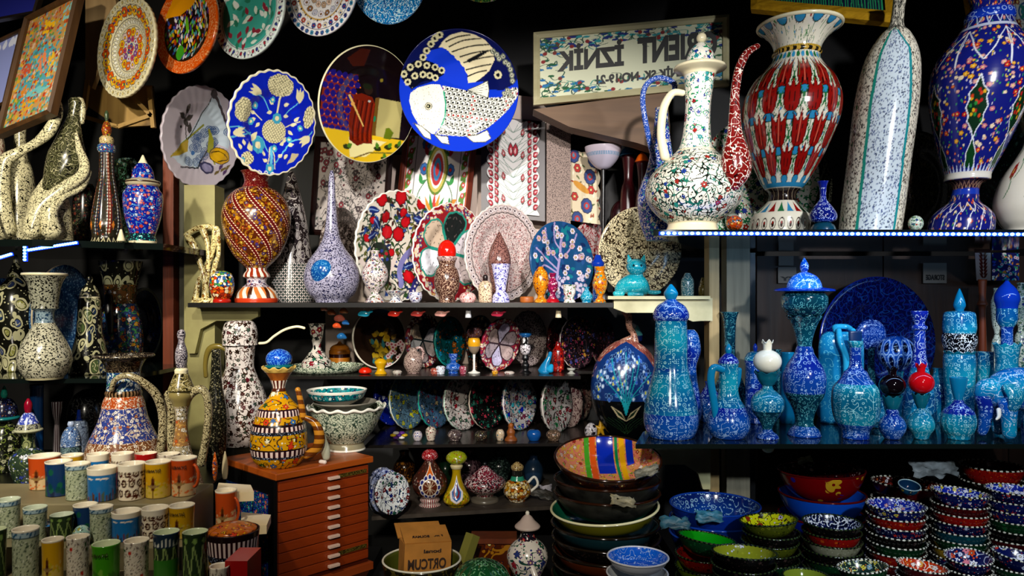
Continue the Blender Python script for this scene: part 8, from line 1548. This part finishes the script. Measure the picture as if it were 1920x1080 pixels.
M2 = [('navy mug left of the speckled and sky blue ones on the middle step', 160, 945, 24, 1.61, 'n', 1.2), ('grey green speckled mug on the middle step', 190, 949, 23, 1.565, 's', 1.2), ('sky blue mug with gulls on the middle step', 237, 957, 29, 1.575, 'b', .9), ('cream mug with brown flowers on the middle step', 291, 951, 27, 1.575, 'w', 1.0), ('yellow mug with mirrored lettering on the middle step', 341, 946, 25, 1.59, 'y', 1.0)]
for lab, px, row, hw, Y_, k_, hd_ in M2: mug(lab, px, row, hw, Y_, ZT2, k_, hand=hd_, txt='İSTANBUL' if 'lettering' in lab else None, rimc='ece0c8')
for lab, px, row, Y_, k_ in (('pale speckled mug in the left corner of the middle step', 16, 935, 1.59, 's'), ('blue rimmed speckled mug left on the middle step', 66, 950, 1.57, 's'), ('dark mug with a pale inside on the middle step', 116, 964, 1.57, 'd')): mug(lab, px, row, 24, Y_, ZT2, k_, hand=1.1, rimc='c8d0b8')
M3 = [('speckled mug with a blue edge, left on the lowest step', 48, 990, 27, 1.47, 's'), ('dim green mug at the far left of the lowest step', -10, 992, 24, 1.47, 'd'), ('amber mug between the speckled ones on the lowest step', 99, 1010, 22, 1.45, 'y'), ('pale speckled mug left of the bright green one', 146, 1005, 23, 1.46, 'f'), ('bright green mug with mirrored lettering on the lowest step', 199, 1018, 28, 1.44, 'g'), ('white mug with fine dark flowers on the lowest step', 256, 1012, 25, 1.45, 'f'), ('green mug with a dark fringed band on the lowest step', 312, 996, 26, 1.47, 'v'), ('dark green mug with pale pointed arches, right on the lowest step', 366, 996, 25, 1.47, 'd')]
for lab, px, row, hw, Y_, k_ in M3: mug(lab, px, row, hw, Y_, ZT3, k_, hand=1.05, txt='İSTANBUL' if 'lettering' in lab else None, rimc='c8d0a8' if k_ in 'dgv' else 'e0d4bc')
# painted ball, blue heap of beads, glass dish
t = Thing('painted_globe', 'white globe with blue and olive flowers among the mugs, above the lowest step', 'ornament', 153, 1.53, ZT2, 982, 1018, ztop=ZT2+.042, solo=True); t.ball('b', 153, 1000, 18, 18, mat('floral', '9ac0b0', '2c3420 a8a840 2a3060', 'c8d0c0', sc=70), 32)
t = Thing('blue_dish', 'low dish heaped with blue and white glass pieces among the mugs', 'dish', 92, 1.60, ZT2, 0, 30, ztop=ZT2+.030); 
t.lathe('dish', [(4, 34), (14, 30), (30, 20)], BLK, 40, True, 2, deep=.8); t.lathe('pieces', [(0, 10), (4, 28), (8, 32)], mat('mosaic', '1a6aa8 8a98c8 1a3a7a c8d0e8 1aa0b0', '0a1428', 90), 40)
# things right of the mugs
t = Thing('banded_bowl', 'yellow and orange bowl with a white fringe band right of the mugs', 'bowl', 436, 1.62, .79, 988, 1050); 
sb = box('display_block', (400-HX)*1.62/F-.005, (462-HX)*1.62/F, 1.55, 1.72, .62, .79, TIER); tag(sb, 'cream block supporting the yellow and orange bowl', 'block')
t.lathe('body', [(990, 52), (997, 50), (1010, 46), (1025, 38), (1040, 26), (1050, 24)], [(990, mat('plain', '1c0c10', .2)), (995, FRG), (1007, mat('speck', '14141c', '8a98b0', 120, .3)), (1014, YEL2)], 80, True, 2.5, deep=.8)
t.lathe('orange_inside', [(984, 8), (986, 30), (989, 46), (992, 46)], mat('floral', 'b85c14', 'd8a010 c83818', '6a2c08', sc=40), 48)
mug('orange mug with a dark seed pod behind the banded bowl', 424, 918, 21, 1.78, .90, 'o', hand=.4)
sb = box('display_block', (395-HX)*1.78/F, (470-HX)*1.78/F, 1.73, 1.835, .62, .90, TIER); tag(sb, 'pale block under the orange mug beside the stepped stand', 'block')
bowl('dark white rimmed bowl with orange flowers inside, bottom edge before the cabinet', (520-HX)*1.6/F, 1.6, .70, 62*1.6/F, .07, pc('06080c'), mat('floral', '28100a', 'c85a14 d8a030 2a2a70', '6a2408', sc=50), pc('e0dccc'), (R(3), 0), bead=False)
sb = box('display_block', (490-HX)*1.6/F, (550-HX)*1.6/F, 1.57, 1.66, .62, .70, BLK); tag(sb, 'black block under the dark orange flowered bowl', 'block')
sb = box('red_box', (436-HX)*1.5/F, (477-HX)*1.5/F, 1.46, 1.54, .62, CZ-(1052-HY)*1.46/F, mat('plain', 'a00c0c', .3)); tag(sb, 'plain red box at the bottom edge in front of the banded bowl', 'box')
mug('white mug with red and dark scrolls at the bottom edge beside the red box', 412, 1060, 20, 1.46, .82, 'f', hand=1.0)
sb = box('display_block', (390-HX)*1.46/F, (433-HX)*1.46/F, 1.42, 1.50, .62, .82, TIER); tag(sb, 'cream block at the bottom edge under a white scrolled mug', 'block')
